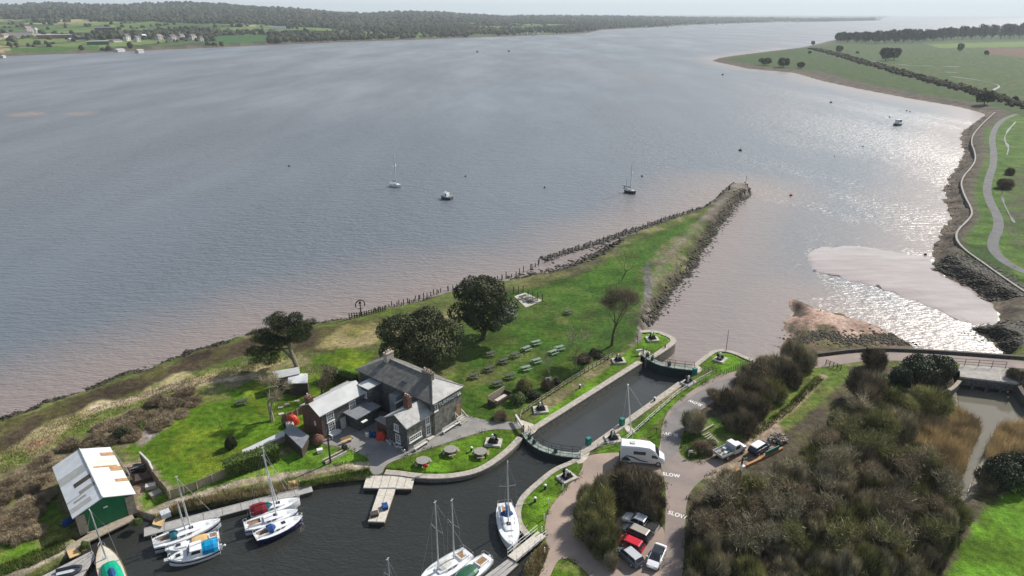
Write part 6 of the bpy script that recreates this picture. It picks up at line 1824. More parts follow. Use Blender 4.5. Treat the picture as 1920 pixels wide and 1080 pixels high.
# buoys
def buoy(px, py, lab, m, s=.55, z=ZE):
    x, y = P(px, py, z)
    t = thing('buoy', lab, 'buoy', (x, y, z), 0, 'mooring buoys')
    MB().ball((0, 0, s * .35), s, s, s * .8, 0, 10, 7).build('float', M[m], t, True)
    MB().tube([(0, 0, s), (0, 0, s * 1.7)], s * .12, 5).build('ring_post', M['iron'], t)
for px, py, lab, m, s in ((1355, 141, 'dark buoy furthest out, off the point of the marsh', 'iron', 1.3), (1388, 283, 'dark buoy beyond the jetty head', 'iron', .9), (1558, 193, 'dark buoy off the middle of the marsh shore', 'iron', 1.0), (1483, 367, 'dark red buoy right of the jetty head', 'redtarp', .6),
                          (542, 312, 'lone dark buoy left of the anchored white yacht', 'iron', .5), (873, 331, 'small dark buoy beyond the dark-hulled motor boat', 'iron', .4), (1021, 352, 'small dark buoy between motor boat and moored yacht', 'iron', .4), (1204, 331, 'dark buoy just beyond the yacht moored off the jetty', 'iron', .5),
                          (1171, 353, 'small tender buoy at the stern of the yacht moored off the jetty', 'iron', .4), (1700, 208, 'small red buoy beyond the pale teal cabin boat', 'redtarp', .6), (1706, 210, 'small dark buoy beside the red one beyond the cabin boat', 'iron', .5), (1668, 220, 'small brown buoy just left of the pale teal cabin boat', 'rust', .6), (1618, 275, 'pale small buoy between cabin boat and jetty', 'whitedirty', .5),
                          (1565, 293, 'white small buoy near the middle of the channel mouth', 'white', .4), (1735, 478, 'dark buoy stranded at the edge of the mudflat', 'iron', .4), (895, 98, 'dark marker far out in the wide estuary', 'iron', 2.0), (954, 97, 'second dark marker far out in the wide estuary, right of the other', 'iron', 2.0)):
    buoy(px, py, lab, m, s)
buoy(421, 1023, 'little white mooring buoy beside the blue-covered cruiser', 'white', .18, ZB)
# ================================================================ vehicles
def wheels(t, xs, w, r, parent=None):
    for x in xs:
        for s_ in (1, -1):
            b = MB(); b.tube([(x, s_ * (w - .2), r), (x, s_ * w, r)], r, 14); wh = b.build('wheel', M['rubber'], t)
            b = MB(); b.tube([(x, s_ * (w - .02), r), (x, s_ * (w + .012), r)], r * .6, 10); b.build('rim', M['silver'], wh)
def body_rings(prof, w):
    rr = []
    for x, z0, z1, k in prof:
        h = w * k
        rr.append([(x, h * .9, z0), (x, h, z0 + .12), (x, h, z0 + (z1 - z0) * .62), (x, h * .93, z1 - .05), (x, h * .8, z1), (x, -h * .8, z1), (x, -h * .93, z1 - .05), (x, -h, z0 + (z1 - z0) * .62), (x, -h, z0 + .12), (x, -h * .9, z0)])
    return rr
def vehicle(label, front, rear, kind, paint, cat='car', roofm=None, Lset=None, name='parked_car', group='vehicles parked around the lane'):
    p, q = P(*rear), P(*front)
    a = ang(p, q)
    c = ((p[0] + q[0]) / 2, (p[1] + q[1]) / 2)
    t = thing(name, label, cat, (c[0], c[1], .03), a, group)
    t.scale = (.88, .88, .88)
    w = .88
    spec = {'hatch': (4.1, [(-2.05, .45, .75, .84), (-1.95, .3, 1.0, .96), (-1.2, .25, 1.02, 1), (.8, .25, .98, 1), (1.5, .27, .86, .97), (1.9, .3, .72, .88), (2.05, .42, .6, .74)], (-1.95, -1.55, .55, 1.25, 1.5)),
            'suv': (4.4, [(-2.2, .5, .9, .86), (-2.1, .35, 1.12, .96), (-1.2, .3, 1.14, 1), (.9, .3, 1.1, 1), (1.65, .32, 1.0, .97), (2.1, .38, .85, .88), (2.2, .5, .7, .76)], (-2.1, -1.75, .6, 1.35, 1.68)),
            'saloon': (4.6, [(-2.3, .5, .85, .84), (-2.15, .32, .98, .95), (-1.2, .27, 1.0, 1), (.8, .27, .95, 1), (1.6, .3, .84, .96), (2.1, .33, .72, .87), (2.3, .45, .6, .72)], (-1.95, -1.2, .35, 1.25, 1.42)),
            'pickup': (5.2, [(-2.6, .55, 1.05, .9), (-2.55, .45, 1.08, .98), (-.9, .42, 1.08, 1), (1.0, .42, 1.1, 1), (1.9, .45, 1.05, .97), (2.45, .48, .92, .9), (2.6, .6, .8, .8)], (-.85, -.7, .75, 1.4, 1.75))}[kind]
    L_, prof, cb = spec
    if kind == 'pickup': w = .95
    b = MB(); b.loft(body_rings(prof, w), 0, True, True); body = b.build('body', M[paint], t, False)
    xr0, xr1, xf1, xf0, zt = cb
    zb = 1.0 if kind != 'saloon' else .94
    if kind in ('suv', 'pickup'): zb = 1.06
    zs = zt - .06
    g = MB()
    g.loft([[(xr0, w * .88, zb), (xr1, w * .72, zs), (xf1, w * .72, zs), (xf0, w * .88, zb - .04)], [(xr0, -w * .88, zb), (xr1, -w * .72, zs), (xf1, -w * .72, zs), (xf0, -w * .88, zb - .04)]], 0, True, True)
    g.build('windows', M['glass'], t)
    b = MB()
    b.loft([[(xr1 - .1, y, zs - .02), (xr1 + .05, y * .98, zt), (xf1 - .15, y * .98, zt), (xf1 + .08, y, zs - .03)] for y in (w * .75, w * .3, -w * .3, -w * .75)], 0, False, False)
    for y in (w * .75, -w * .75): b.face([(xr1 - .1, y, zs - .02), (xr1 + .05, y * .98, zt), (xf1 - .15, y * .98, zt), (xf1 + .08, y, zs - .03)])
    b.build('roof', M[roofm or paint], t)
    for s_ in (1, -1):
        for xa, xb in ((xr0 + .05, xr1), (xf0 - .02, xf1), ((xr1 + xf1) / 2, (xr1 + xf1) / 2)):
            b = MB(); b.tube([(xa, s_ * w * .885, zb - .02), (xb, s_ * w * .735, zs + .01)], .04, 4); b.build('pillar', M[paint], t)
        b = MB(); b.box(L_ / 2 - .18, s_ * w * .62, .66, .16, .34, .14); b.build('headlight', M['lamp'], t)
        b = MB(); b.box(-L_ / 2 + .1, s_ * w * .72, .78, .12, .26, .2); b.build('tail_light', M['taillamp'], t)
        b = MB(); b.box(xf0 - .25, s_ * (w + .09), zb, .14, .18, .12); b.build('wing_mirror', M[paint], t)
    if kind == 'pickup':
        b = MB(); b.box(-1.72, 0, .95, 1.62, w * 1.62, .145); b.build('load_bed', M['rubber'], t)
        b = MB()
        for s_ in (1, -1): b.box(-1.72, s_ * w * .9, 1.06, 1.75, .13, .12)
        b.box(-2.54, 0, 1.06, .1, w * 1.7, .12); b.build('bed_rail', M['rubber'], t)
    wheels(t, (-L_ * .29, L_ * .31), w + .01, .33 if kind != 'pickup' else .39)
    return t
vehicle('silver double-cab pickup with an empty dark load bed, first in the parked row', (1172, 976), (1228, 1000), 'pickup', 'silver', 'pickup')
vehicle('champagne-roofed dark car between the silver pickup and the red car', (1169, 996), (1214, 1017), 'suv', 'cardark', roofm='carbeige')
vehicle('bright red car in the parked row', (1157, 1016), (1203, 1037), 'hatch', 'carred')
vehicle('steel-blue car with pale roof, half under the bush at the end of the row', (1164, 1034), (1197, 1063), 'hatch', 'carblue', roofm='silver')
vehicle('white car with a dark glass roof standing apart by the lane', (1221, 1070), (1239, 1030), 'saloon', 'carwhite', roofm='glass')
vehicle('dark blue estate with a white roof beside the green panel', (1437, 837), (1408, 855), 'suv', 'navy', roofm='carwhite')
vehicle('white vehicle of which only the roof shows at the bottom edge by the thicket', (1352, 1094), (1310, 1094), 'suv', 'carwhite')
# flatbed
p, q = P(1346, 862), P(1390, 842)
fb = thing('flatbed_truck', 'white flatbed truck with a load of boxes on its dropside bed', 'truck', ((p[0] + q[0]) / 2, (p[1] + q[1]) / 2, .03), ang(p, q), 'vehicles parked around the lane')
b = MB(); b.loft([[(-.05, .9, .5), (-.05, .9, 1.1), (.0, .85, 1.9), (.0, -.85, 1.9), (-.05, -.9, 1.1), (-.05, -.9, .5)], [(1.15, .9, .5), (1.15, .9, 1.1), (.95, .82, 1.9), (.95, -.82, 1.9), (1.15, -.9, 1.1), (1.15, -.9, .5)], [(1.75, .9, .5), (1.75, .9, 1.12), (1.75, .8, 1.18), (1.75, -.8, 1.18), (1.75, -.9, 1.12), (1.75, -.9, .5)], [(2.5, .82, .55), (2.5, .82, .95), (2.45, .7, 1.0), (2.45, -.7, 1.0), (2.5, -.82, .95), (2.5, -.82, .55)]], 0, True, True); b.build('cab', M['carwhite'], fb)
for s_ in (1, -1):
    MB().box(.55, s_ * .88, 1.2, .85, .05, .5).build('side_window', M['glass'], fb)
    MB().box(2.46, s_ * .55, .72, .1, .3, .16).build('headlight', M['lamp'], fb)
b = MB(); b.face([(1.2, .75, 1.2), (1.02, .72, 1.82), (1.02, -.72, 1.82), (1.2, -.75, 1.2)]); b.build('windscreen', M['glass'], fb)
MB().box(-1.4, 0, .75, 2.6, 1.9, .1).build('load_bed', M['greydeck'], fb)
for cx, cy, sx, sy in ((-1.4, .95, 2.6, .06), (-1.4, -.95, 2.6, .06), (-2.7, 0, .06, 1.9)):
    MB().box(cx, cy, .85, sx, sy, .35).build('dropside', M['silver'], fb)
MB().box(-.12, 0, .85, .06, 1.8, .9).build('headboard', M['silver'], fb)
wheels(fb, (-1.5, 1.75), .92, .37)
for x, y, s_, m in ((-.8, .4, .6, 'greygel'), (-1.5, -.4, .5, 'whitedirty'), (-2.1, .2, .45, 'tablegrey'), (-.9, -.5, .5, 'teal')):
    c_, s2 = math.cos(fb.rotation_euler.z), math.sin(fb.rotation_euler.z)
    tt = thing('crate', {'greygel': 'grey crate behind the headboard on the flatbed', 'whitedirty': 'white box in the middle of the flatbed', 'tablegrey': 'brownish box at the tail of the flatbed', 'teal': 'dark teal crate behind the headboard on the flatbed'}[m], 'crate', (fb.location.x + x * c_ - y * s2, fb.location.y + x * s2 + y * c_, .88), fb.rotation_euler.z + .2)
    MB().box(0, 0, 0, s_, s_ * .8, s_ * .6).build('box', M[m], tt)
    MB().box(0, 0, s_ * .6, s_ * 1.04, s_ * .84, .05).build('lid', M[m], tt)
# motorhome
p, q = P(1172, 866), P(1236, 872)
mv = thing('motorhome', 'big white high-roofed motorhome with dark swoosh stripes parked at the junction', 'motorhome', ((p[0] + q[0]) / 2, (p[1] + q[1]) / 2 + .6, .03), ang(p, q), 'vehicles parked around the lane')
b = MB(); W = 1.08
def mr(x, z0, z1, k=1.0):
    return [(x, W * k, z0), (x, W * k, z1 * .55), (x, W * .97 * k, z1 - .25), (x, W * .84 * k, z1), (x, -W * .84 * k, z1), (x, -W * .97 * k, z1 - .25), (x, -W * k, z1 * .55), (x, -W * k, z0)]
b.loft([mr(-3.1, .5, 2.75, .96), mr(-3.0, .42, 2.9), mr(-.5, .42, 2.95), mr(1.0, .42, 2.85), mr(1.75, .42, 2.35, .97), mr(2.35, .45, 1.55, .94), mr(3.0, .5, 1.15, .86), mr(3.2, .55, .9, .76)], 0, True, True)
b.build('body', M['carwhite'], mv, False)
b = MB(); b.face([(1.83, .8, 2.3), (2.42, .84, 1.58), (2.42, -.84, 1.58), (1.83, -.8, 2.3)]); b.build('windscreen', M['glass'], mv)
for s_ in (1, -1):
    b = MB(); b.face([(1.3, s_ * (W + .012), 1.35), (2.3, s_ * (W * .955 + .02), 1.35), (2.0, s_ * (W * .975 + .02), 1.75), (1.35, s_ * (W + .02), 1.85)][::-s_]); b.build('cab_window', M['glass'], mv)
    b = MB(); b.box(-.4, s_ * W, 1.75, 1.7, .05, .5); b.build('side_window', M['glass'], mv)
    b = MB()
    for off in (0, .22):
        pts = [(-2.9 + off, .75), (-2.2 + off, 1.35), (-1.4 + off, 1.2), (-.4 + off, .75), (.6 + off, .6)]
        for (xa, za), (xb, zb) in zip(pts, pts[1:]):
            b.face([(xa, s_ * (W + .012), za), (xb, s_ * (W + .012), zb), (xb, s_ * (W + .012), zb + .12), (xa, s_ * (W + .012), za + .12)][::-s_])
    b.build('swoosh_stripe', M['cardark'], mv)
    b = MB(); b.face([(-2.9, s_ * (W + .008), .55), (-1.5, s_ * (W + .008), .55), (-1.9, s_ * (W + .008), 1.1), (-2.5, s_ * (W + .008), 1.15)][::-s_]); b.build('green_flash', M['greenpaint'], mv)
    MB().box(3.12, s_ * .6, .8, .12, .35, .18).build('headlight', M['lamp'], mv)
    MB().box(1.95, s_ * 1.2, 1.4, .15, .2, .3).build('wing_mirror', M['black'], mv)
MB().box(-1.4, 0, 2.95, .7, .6, .1).build('roof_vent', M['whitedirty'], mv)
MB().box(-3.16, 0, .5, .14, 2.0, .25).build('rear_bumper', M['rubber'], mv)
wheels(mv, (-1.7, 2.3), 1.05, .38)

# painted road words
def road_word(p0, p1, size, label, flip=False):
    a = ang(P(*p0), P(*p1)) + (math.pi if flip else 0)
    c = ((P(*p0)[0] + P(*p1)[0]) / 2, (P(*p0)[1] + P(*p1)[1]) / 2)
    o = text_mesh('SLOW', size, .001, M['roadpaint'], None, (c[0], c[1], .033), (0, 0, a), 'road_marking')
    o.scale = (1.0, 1.3, 1)
    return tag(o, label, 'road marking')
road_word((1246, 889), (1271, 893), .80, 'white SLOW painted on the lane beside the motorhome front, readable from the near side')
road_word((1257, 962), (1283, 970), .80, 'white SLOW painted on the lane nearest the bottom edge')
road_word((1244, 812), (1268, 816), .80, 'white SLOW painted upside down on the dark worn stretch of lane', True)
road_word((1291, 750), (1317, 761), .80, 'white SLOW painted upside down furthest up the lane beside the rail fence', True)

# ================================================================ fences, posts, poles
def rail_fence(name, label, pts, n_post, h, rails, m, pr=.05, rr=.035, cat='fence', sq=True):
    w = [Vector(P(*q)) for q in pts]
    seg = [(w[i + 1] - w[i]).length for i in range(len(w) - 1)]; tot = sum(seg)
    def at(d):
        for i, s_ in enumerate(seg):
            if d <= s_ or i == len(seg) - 1: return w[i] + (w[i + 1] - w[i]) * (d / s_)
            d -= s_
    o = w[0]
    t = thing(name, label, cat, (o.x, o.y, 0))
    for zz in rails:
        b = MB(); b.tube([(*(p - o), zz) for p in w], rr, 4); b.build('rail', M[m], t)
    for k in range(n_post):
        p = at(tot * k / (n_post - 1)) - o
        b = MB(); b.box(p.x, p.y, -.05, pr * 2, pr * 2, h + .05, .7, 0, .9, .9); b.build('post', M[m], t)
    return t
rail_fence('fence', 'white two-rail fence between the lock lawn and the lane', [(1334, 704), (1300, 723), (1270, 742), (1243, 766), (1216, 790), (1196, 808), (1174, 827)], 16, 1.05, (.5, .95), 'whitedirty', .06, .05)
rail_fence('fence', 'long post-and-rail fence along the hotel side of the lock lawn', [(1148, 670), (1110, 692), (1060, 723), (1010, 756), (978, 778), (975, 790)], 24, 1.05, (.5, .92), 'timber', .06, .045)
rail_fence('fence', 'green railing round the triangular lawn by the estuary gate', [(1314, 694), (1335, 699), (1358, 703), (1382, 691), (1405, 681)], 18, 1.0, (.5, .95), 'greenrail', .035, .03)
rail_fence('fence', 'short railing at the corner of the rounded quay lawn', [(1194, 632), (1196, 645), (1194, 660), (1206, 658)], 7, 1.0, (.5, .95), 'iron', .04, .03)
rail_fence('fence', 'white railing beside the plinth behind the motorhome', [(1120, 842), (1142, 838), (1165, 832)], 6, .9, (.45, .85), 'whitedirty', .04, .03)
rail_fence('gate', 'open timber field gate at the top of the grassy track', [(1548, 684), (1576, 694)], 5, 1.1, (.3, .55, .8, 1.05), 'darktimber', .05, .035, 'gate')
def board_fence(label, pts, h, n, z0=0):
    w = [Vector(P(*q)) for q in pts]; o = w[0]
    t = thing('board_fence', label, 'fence', (o.x, o.y, 0))
    for i in range(len(w) - 1):
        a, b_ = w[i] - o, w[i + 1] - o
        d = (b_ - a).normalized(); nn = Vector((-d.y, d.x)) * .03
        b = MB(); L_ = (b_ - a).length; k = max(2, int(L_ / .22))
        for j in range(k):
            p, q = a + d * (L_ * j / k + .012), a + d * (L_ * (j + 1) / k - .012)
            hh = h + (.05 if j % 2 else 0)
            b.loft([[(*(p - nn), z0), (*(p + nn), z0), (*(p + nn), hh), (*(p - nn), hh)], [(*(q - nn), z0), (*(q + nn), z0), (*(q + nn), hh), (*(q - nn), hh)]], 0, True, True)
        b.build('boards', M['fencewood'], t)
        for j in range(max(2, int(L_ / 2.2)) + 1):
            p = a + (b_ - a) * j / max(2, int(L_ / 2.2))
            MB().box(p.x - nn.x * 3, p.y - nn.y * 3, 0, .11, .11, h + .12).build('post', M['timber'], t)
    return t
board_fence('weathered boarded fence between boathouse yard and lawn', [(268, 868), (290, 900), (319, 936)], 1.5, 0)
board_fence('weathered boarded fence running from the yard corner to the clipped hedge', [(320, 936), (370, 918), (426, 894)], 1.35, 0)
board_fence('short boarded fence behind the red covered heap', [(528, 792), (548, 785), (566, 776)], 1.3, 0)
tag(MB().tube([(*P(266, 866), 1.62), (*P(283, 884), 1.62), (*P(290, 899), 1.60)], [.16, .2, .1], 6).build('pale_sheeting', M['whitedirty']), 'pale bundled sheeting lying along the top of the yard fence', 'sheeting')
# junk yard beside the boathouse
yr = random.Random(9)
for i, (px, py, sx, sy, h, m, lab) in enumerate(((272, 898, 2.4, 1.6, .5, 'darktimber', 'dark timber stack behind the yard fence'), (283, 915, 1.2, .8, .5, 'whitedirty', 'small white box behind the yard fence'), (262, 882, 1.8, 1.2, .7, 'black', 'black box by the upper yard fence'), (292, 928, 1.4, 1.0, .4, 'tablegrey', 'grey low crate in the shade of the yard fence'))):
    small_box('crate', lab, 'crate', px, py, sx, sy, h, m, yr.uniform(0, 1))
rail_fence('handrail', 'pale handrail along the boathouse side wall', [(214, 856), (236, 884), (246, 900)], 4, 1.0, (.5, 1.0), 'rail', .04, .04, 'handrail')
rail_fence('handrail', 'short grey barrier across the boathouse yard', [(246, 890), (262, 884), (276, 878)], 3, .9, (.45, .9), 'rail', .04, .035, 'handrail')
def post(name, label, cat, px, py, h, r, m, cap=None, group=None, z=0.0):
    t = thing(name, label, cat, (*P(px, py, z), z), 0, group)
    MB().tube([(0, 0, -.1), (0, 0, h)], [r, r * .9], 8).build('shaft', M[m], t)
    if cap:
        MB().ball((0, 0, h), r * 1.35, r * 1.35, r * .9, 0, 8, 5).build('cap', M[cap], t, True)
    return t
for px, py, lab in ((1055, 920, 'white post by the drive, next to the basin-side winch'), (1028, 945, 'white post by the drive, opposite the yacht stern'), (1020, 974, 'white post by the drive, opposite the yacht mast'), (1016, 999, 'white post at the top of the gangway'), (1021, 1038, 'white post on the bank below the gangway'), (1083, 877, 'white post near the pale gate apron')):
    post('marker_post', lab, 'post', px, py, .95, .07, 'white', None, 'white posts along the drive')
for px, py, lab in ((1022, 917, 'white-capped mooring bollard on the basin lawn, nearest the winch'), (1003, 941, 'white-capped mooring bollard on the basin lawn holding the yacht rope'), (884, 846, 'white-capped mooring bollard among the round-topped tables'), (1087, 728, 'white-capped bollard on the long lock lawn'), (1227, 752, 'low white-capped bollard on the narrow lock lawn')):
    post('mooring_bollard', lab, 'bollard', px, py, .65, .17, 'black', 'white', 'white-capped bollards')
lb = thing('lifebuoy_post', 'orange-red lifebuoy housing on a post at the quay edge', 'lifebuoy', (*P(798, 888), 0))
MB().tube([(0, 0, 0), (0, 0, 1.3)], .05, 6).build('post', M['redtarp'], lb)
MB().tube([(0, -.06, 1.3), (0, .08, 1.3)], .36, 12).build('housing', M['redtarp'], lb)
fp = thing('flagpole', 'tall white flagpole with stays beside the lock', 'flagpole', (*P(1183, 810), 0))
ph_ = zat(P(1183, 810)[1], 722)
tp = Vector((-1.0, 0, ph_))
MB().tube([(0, 0, 0), (-.5, 0, ph_ * .5), tp], [.09, .075, .05], 8).build('pole', M['white'], fp)
MB().ball(tp + Vector((0, 0, .05)), .16, .16, .12, 0, 8, 5).build('finial', M['white'], fp)
for q in ((1166, 797), (1216, 790), (1185, 832)):
    v = Vector(P(*q)) - Vector(P(1183, 810))
    MB().tube([tp, (v.x, v.y, .9)], .02, 4).build('stay', M['whitedirty'], fp)
bp_ = thing('light_mast', 'thin beacon mast with cross arms at the quay of the triangular lawn', 'beacon', (*P(1361, 659), 0))
MB().tube([(0, 0, -.3), (0, 0, 4.6)], [.06, .04], 6).build('pole', M['iron'], bp_)
MB().tube([(-1.3, 0, 3.3), (0, 0, 3.1), (1.5, 0, 2.7)], .03, 4).build('arm', M['rail'], bp_)
for x, z in ((-1.3, 3.35), (1.5, 2.75)): MB().ball((x, 0, z), .13, .13, .13, 0, 7, 5).build('lamp', M['white'], bp_)
def utility_pole(px, py, top, label, box):
    h = zat(P(px, py)[1], top)
    t = thing('utility_pole', label, 'utility pole', (*P(px, py), 0), .4)
    MB().tube([(0, 0, -.3), (0, 0, h)], [.15, .11], 8).build('pole', M['darktimber'], t)
    ca = MB().box(0, 0, h - .5, 1.5, .1, .12).build('crossarm', M['darktimber'], t)
    for x in (-.65, -.25, .25, .65): MB().tube([(x, 0, h - .38), (x, 0, h - .18)], .05, 6).build('insulator', M['whitedirty'], ca)
    if box: MB().box(0, -.3, h - 1.9, .5, .4, .8).build('transformer', M['white'], t)
utility_pole(620, 868, 821, 'dark utility pole beside the long timber trough', False)
utility_pole(1385, 910, 858, 'utility pole with a white box between thicket and orange boards', True)
# timber works by the junction
def boards(name, label, cat, pts, h, th, m, z0=0.0, seams=True):
    w = [P(*q) for q in pts]; o = Vector(w[0])
    t = thing(name, label, cat, (o.x, o.y, 0))
    l, r = ribbon_poly([(p[0] - o.x, p[1] - o.y) for p in w], th)
    for k in range(2):
        b = MB()
        za, zb = z0 + h * k / 2 + .01, z0 + h * (k + 1) / 2
        for i in range(len(l) - 1):
            b.loft([[(*r[i], za), (*l[i], za), (*l[i], zb), (*r[i], zb)], [(*r[i + 1], za), (*l[i + 1], za), (*l[i + 1], zb), (*r[i + 1], zb)]], 0, True, True)
        b.build('board', M[m], t)
    return t
boards('retaining_boards', 'orange-brown boards edging the track beside the dark blue estate', 'boards', [(1398, 876), (1430, 861), (1466, 843)], .42, .3, 'orange')
boards('retaining_boards', 'weathered orange boards lying along the verge below the utility pole', 'boards', [(1334, 908), (1360, 894), (1386, 882)], .35, .5, 'orange')
boards('site_panel', 'green panel standing on the orange boards', 'panel', [(1434, 859), (1459, 847)], .8, .12, 'tealbox', .3)
boards('sleeper_wall', 'pale sleeper laid at the top of the stepped bank', 'sleeper', [(1313, 813), (1325, 806), (1337, 799)], .35, .3, 'timber')
for k in range(7):
    f = k / 6
    p0 = (1318 + f * 22, 818 + f * 22); p1 = (1330 + f * 17, 812 + f * 17)
    a_, b_ = P(*p0), P(*p1)
    t = thing('sleeper', 'sleeper step on the bank above the flatbed truck', 'sleeper', (*a_, 0), ang(a_, b_), 'sleeper steps on the bank')
    MB().box(math.dist(a_, b_) / 2, 0, 0, math.dist(a_, b_), .22, .18).build('beam', M['timber'], t)
lp = thing('log_pile', 'heap of split pale logs at the end of the orange boards', 'log pile', (*P(1458, 826), 0))
lr = random.Random(4); b = MB()
for k in range(120):
    a = lr.uniform(0, 6.28); r_ = 1.2 * math.sqrt(lr.random()); z = max(.1, (1.2 - r_ * .6) * lr.random() + .1)
    d = Vector((lr.gauss(0, 1), lr.gauss(0, 1), lr.gauss(0, .35))).normalized() * lr.uniform(.15, .28)
    c_ = Vector((r_ * math.cos(a) * 1.1, r_ * math.sin(a), z))
    b.tube([c_ - d, c_ + d], lr.uniform(.07, .15), 6)
o = b.build('logs', M['log'], lp); o['kind'] = 'stuff'
MB().box(0, 0, 0, 1.8, 1.4, .15, .3).build('base', M['darktimber'], lp)
sg = thing('sign', 'small white sign on a stake on the green island in the junction', 'sign', (*P(1291, 858), 0), .1)
MB().tube([(0, 0, 0), (0, 0, 1.2)], .05, 6).build('post', M['whitedirty'], sg)
MB().box(.22, 0, .85, .6, .05, .4).build('board', M['white'], sg)
sg = thing('sign', 'small red-brown sign board on a post at the mouth of the lock footpath', 'sign', (*P(1230, 814), 0), .1)
MB().tube([(0, 0, 0), (0, 0, 1.1)], .05, 6).build('post', M['iron'], sg)
MB().box(0, 0, .8, .5, .06, .5).build('board', M['rust'], sg)
nb = thing('notice_board', 'pink and white board on posts among the shrubs by the lock fence', 'notice board', (*P(1028, 722), 0), .4)
for x in (-.5, .5): MB().tube([(x, 0, 0), (x, 0, 1.6)], .05, 6).build('post', M['white'], nb)
MB().box(0, 0, .7, 1.0, .06, .8).build('board', M['white'], nb)
MB().box(-.1, -.04, .85, .5, .04, .5).build('poster', M['burgundy'], nb)

# ================================================================ tables, benches, kegs
def picnic(kind):
    m = M[kind]
    t = thing('picnic_table', 'x', 'picnic table')
    MB().box(0, 0, .72, 1.8, .72, .05).build('tabletop', m, t)
    for s_ in (1, -1):
        MB().box(0, s_ * .68, .42, 1.8, .26, .045).build('seat', m, t)
    for x in (-.6, .6):
        b = MB(); b.tube([(x, -.72, 0), (x, -.22, .72)], .05, 4); b.tube([(x, .72, 0), (x, .22, .72)], .05, 4); b.box(x, 0, .36, .09, 1.5, .06); b.build('leg_frame', m, t)
    return t
pt = {'tabledark': picnic('tabledark'), 'tablegreen': picnic('tablegreen')}
used = set()
GP = 'picnic tables on the hotel garden lawn'
TA = R(33)
for px, py, k, lab in ((1005, 646, 'tablegreen', 'green picnic table at the far end of the row running from the hotel corner'), (987, 657, 'tablegreen', 'pale green picnic table, second from the far end of the row below the holm oak'), (966, 669, 'tabledark', 'dark picnic table, third from the far end of the row below the holm oak'),
                       (945, 680, 'tabledark', 'dark picnic table on worn grass in the middle of the row below the holm oak'), (917, 695, 'tabledark', 'dark picnic table, second from the hotel in the row below the holm oak'), (890, 708, 'tabledark', 'dark picnic table nearest the hotel corner'),
                       (933, 723, 'tabledark', 'dark picnic table at the near end of the row along the shrubs'), (956, 709, 'tabledark', 'dark picnic table just left of the ochre bush'), (986, 694, 'tablegreen', 'pale green picnic table in the middle of the row along the shrubs'), (1006, 680, 'tablegreen', 'pale green picnic table at the far end of the row along the shrubs'),
                       (1037, 664, 'tablegreen', 'pale green picnic table nearer the pale bare tree, left one of a pair'), (1049, 656, 'tablegreen', 'green picnic table right behind its twin next to the pale bare tree'), (920, 667, 'tabledark', 'dark picnic table in the holm oak shade'), (1065, 588, 'tabledark', 'lone dark picnic table beyond the big lawn near the worn patch'),
                       (981, 560, 'tabledark', 'dark picnic table on the far side of the concrete terrace'), (991, 564, 'tabledark', 'dark picnic table in the middle of the concrete terrace'), (1000, 566, 'tabledark', 'dark picnic table at the right end of the concrete terrace'), (455, 757, 'tablegrey', 'grey picnic table at the edge of the pine shade on the left lawn')):
    src = pt.get(k, pt['tabledark'])
    loc = (*P(px, py), 0)
    a = TA + vr.uniform(-.12, .12) if px > 880 else .5
    if k in pt and k not in used:
        used.add(k); src.location = loc; src.rotation_euler.z = a; src['label'] = lab; src['group'] = GP
    else:
        dup(src, loc, a, lab, GP)
def round_table(px, py, label):
    t = thing('round_table', label, 'table', (*P(px, py), 0), vr.uniform(0, 1), 'round-topped tables on the basin lawn')
    hexa = lambda r: [(r * math.cos(R(22.5 + 45 * k)), r * math.sin(R(22.5 + 45 * k))) for k in range(8)]
    MB().prism(hexa(1.0), .74, .80).build('tabletop', M['tablegrey'], t)
    for k in range(4):
        a = k * math.pi / 2
        MB().box(1.12 * math.cos(a), 1.12 * math.sin(a), .42, .3, 1.1, .05, a).build('seat', M['timber'], t)
        b = MB(); b.tube([(.4 * math.cos(a), .4 * math.sin(a), .74), (1.15 * math.cos(a), 1.15 * math.sin(a), 0)], .05, 4); b.tube([(0, 0, .3), (1.15 * math.cos(a), 1.15 * math.sin(a), .40)], .045, 4); b.build('leg_frame', M['timber'], t)
for px, py, lab in ((845, 850, 'grey round-topped table in the middle of the three on the basin lawn'), (901, 854, 'grey round-topped table nearest the winch on the basin lawn'), (793, 871, 'grey round-topped table beside the orange-red lifebuoy post')):
    round_table(px, py, lab)
te = sheet('terrace', [P(*q) for q in ((964, 556), (984, 549), (1018, 564), (986, 577))], .06, M['slab'])
for k in range(7):
    post('terrace_post', 'dark timber post along the far edge of the concrete terrace', 'post', 963 + k * 9, 551 + (k * 2.2 if k > 2 else 0) - (2 if k in (1, 2) else 0), 1.8, .1, 'darktimber', None, 'posts round the terrace')
en = thing('seating_shelter', 'roofless timber seating enclosure by the garden shrubs', 'enclosure', (*P(938, 752), 0), ang(P(924, 758), P(953, 740)))
MB().box(0, .9, 0, 4.2, .12, 1.6).build('back_wall', M['timber'], en)
MB().box(0, -.75, 0, 4.2, .12, .75).build('front_wall', M['darktimber'], en)
for x in (-2.1, 2.1): MB().box(x, .07, 0, .12, 1.6, 1.0).build('end_wall', M['darktimber'], en)
MB().box(.3, .1, .45, 2.6, .7, .08).build('table', M['paleboard'], en)
sc_ = thing('ring_sculpture', 'dark ring-shaped wheel sculpture on posts at the shore', 'sculpture', (*P(677, 592), 0), .5)
b = MB(); pts = [(1.0 * math.cos(a), 0, 2.6 + 1.0 * math.sin(a)) for a in [R(-30 + 240 * k / 20) for k in range(21)]]
b.tube(pts, .13, 6); b.build('ring', M['darktimber'], sc_)
MB().tube([(0, 0, 0), (0, 0, 2.9)], [.16, .12], 7).build('post', M['darktimber'], sc_)
MB().ball((0, 0, 3.0), .28, .2, .35, 0, 8, 6).build('hub', M['darktimber'], sc_, True)
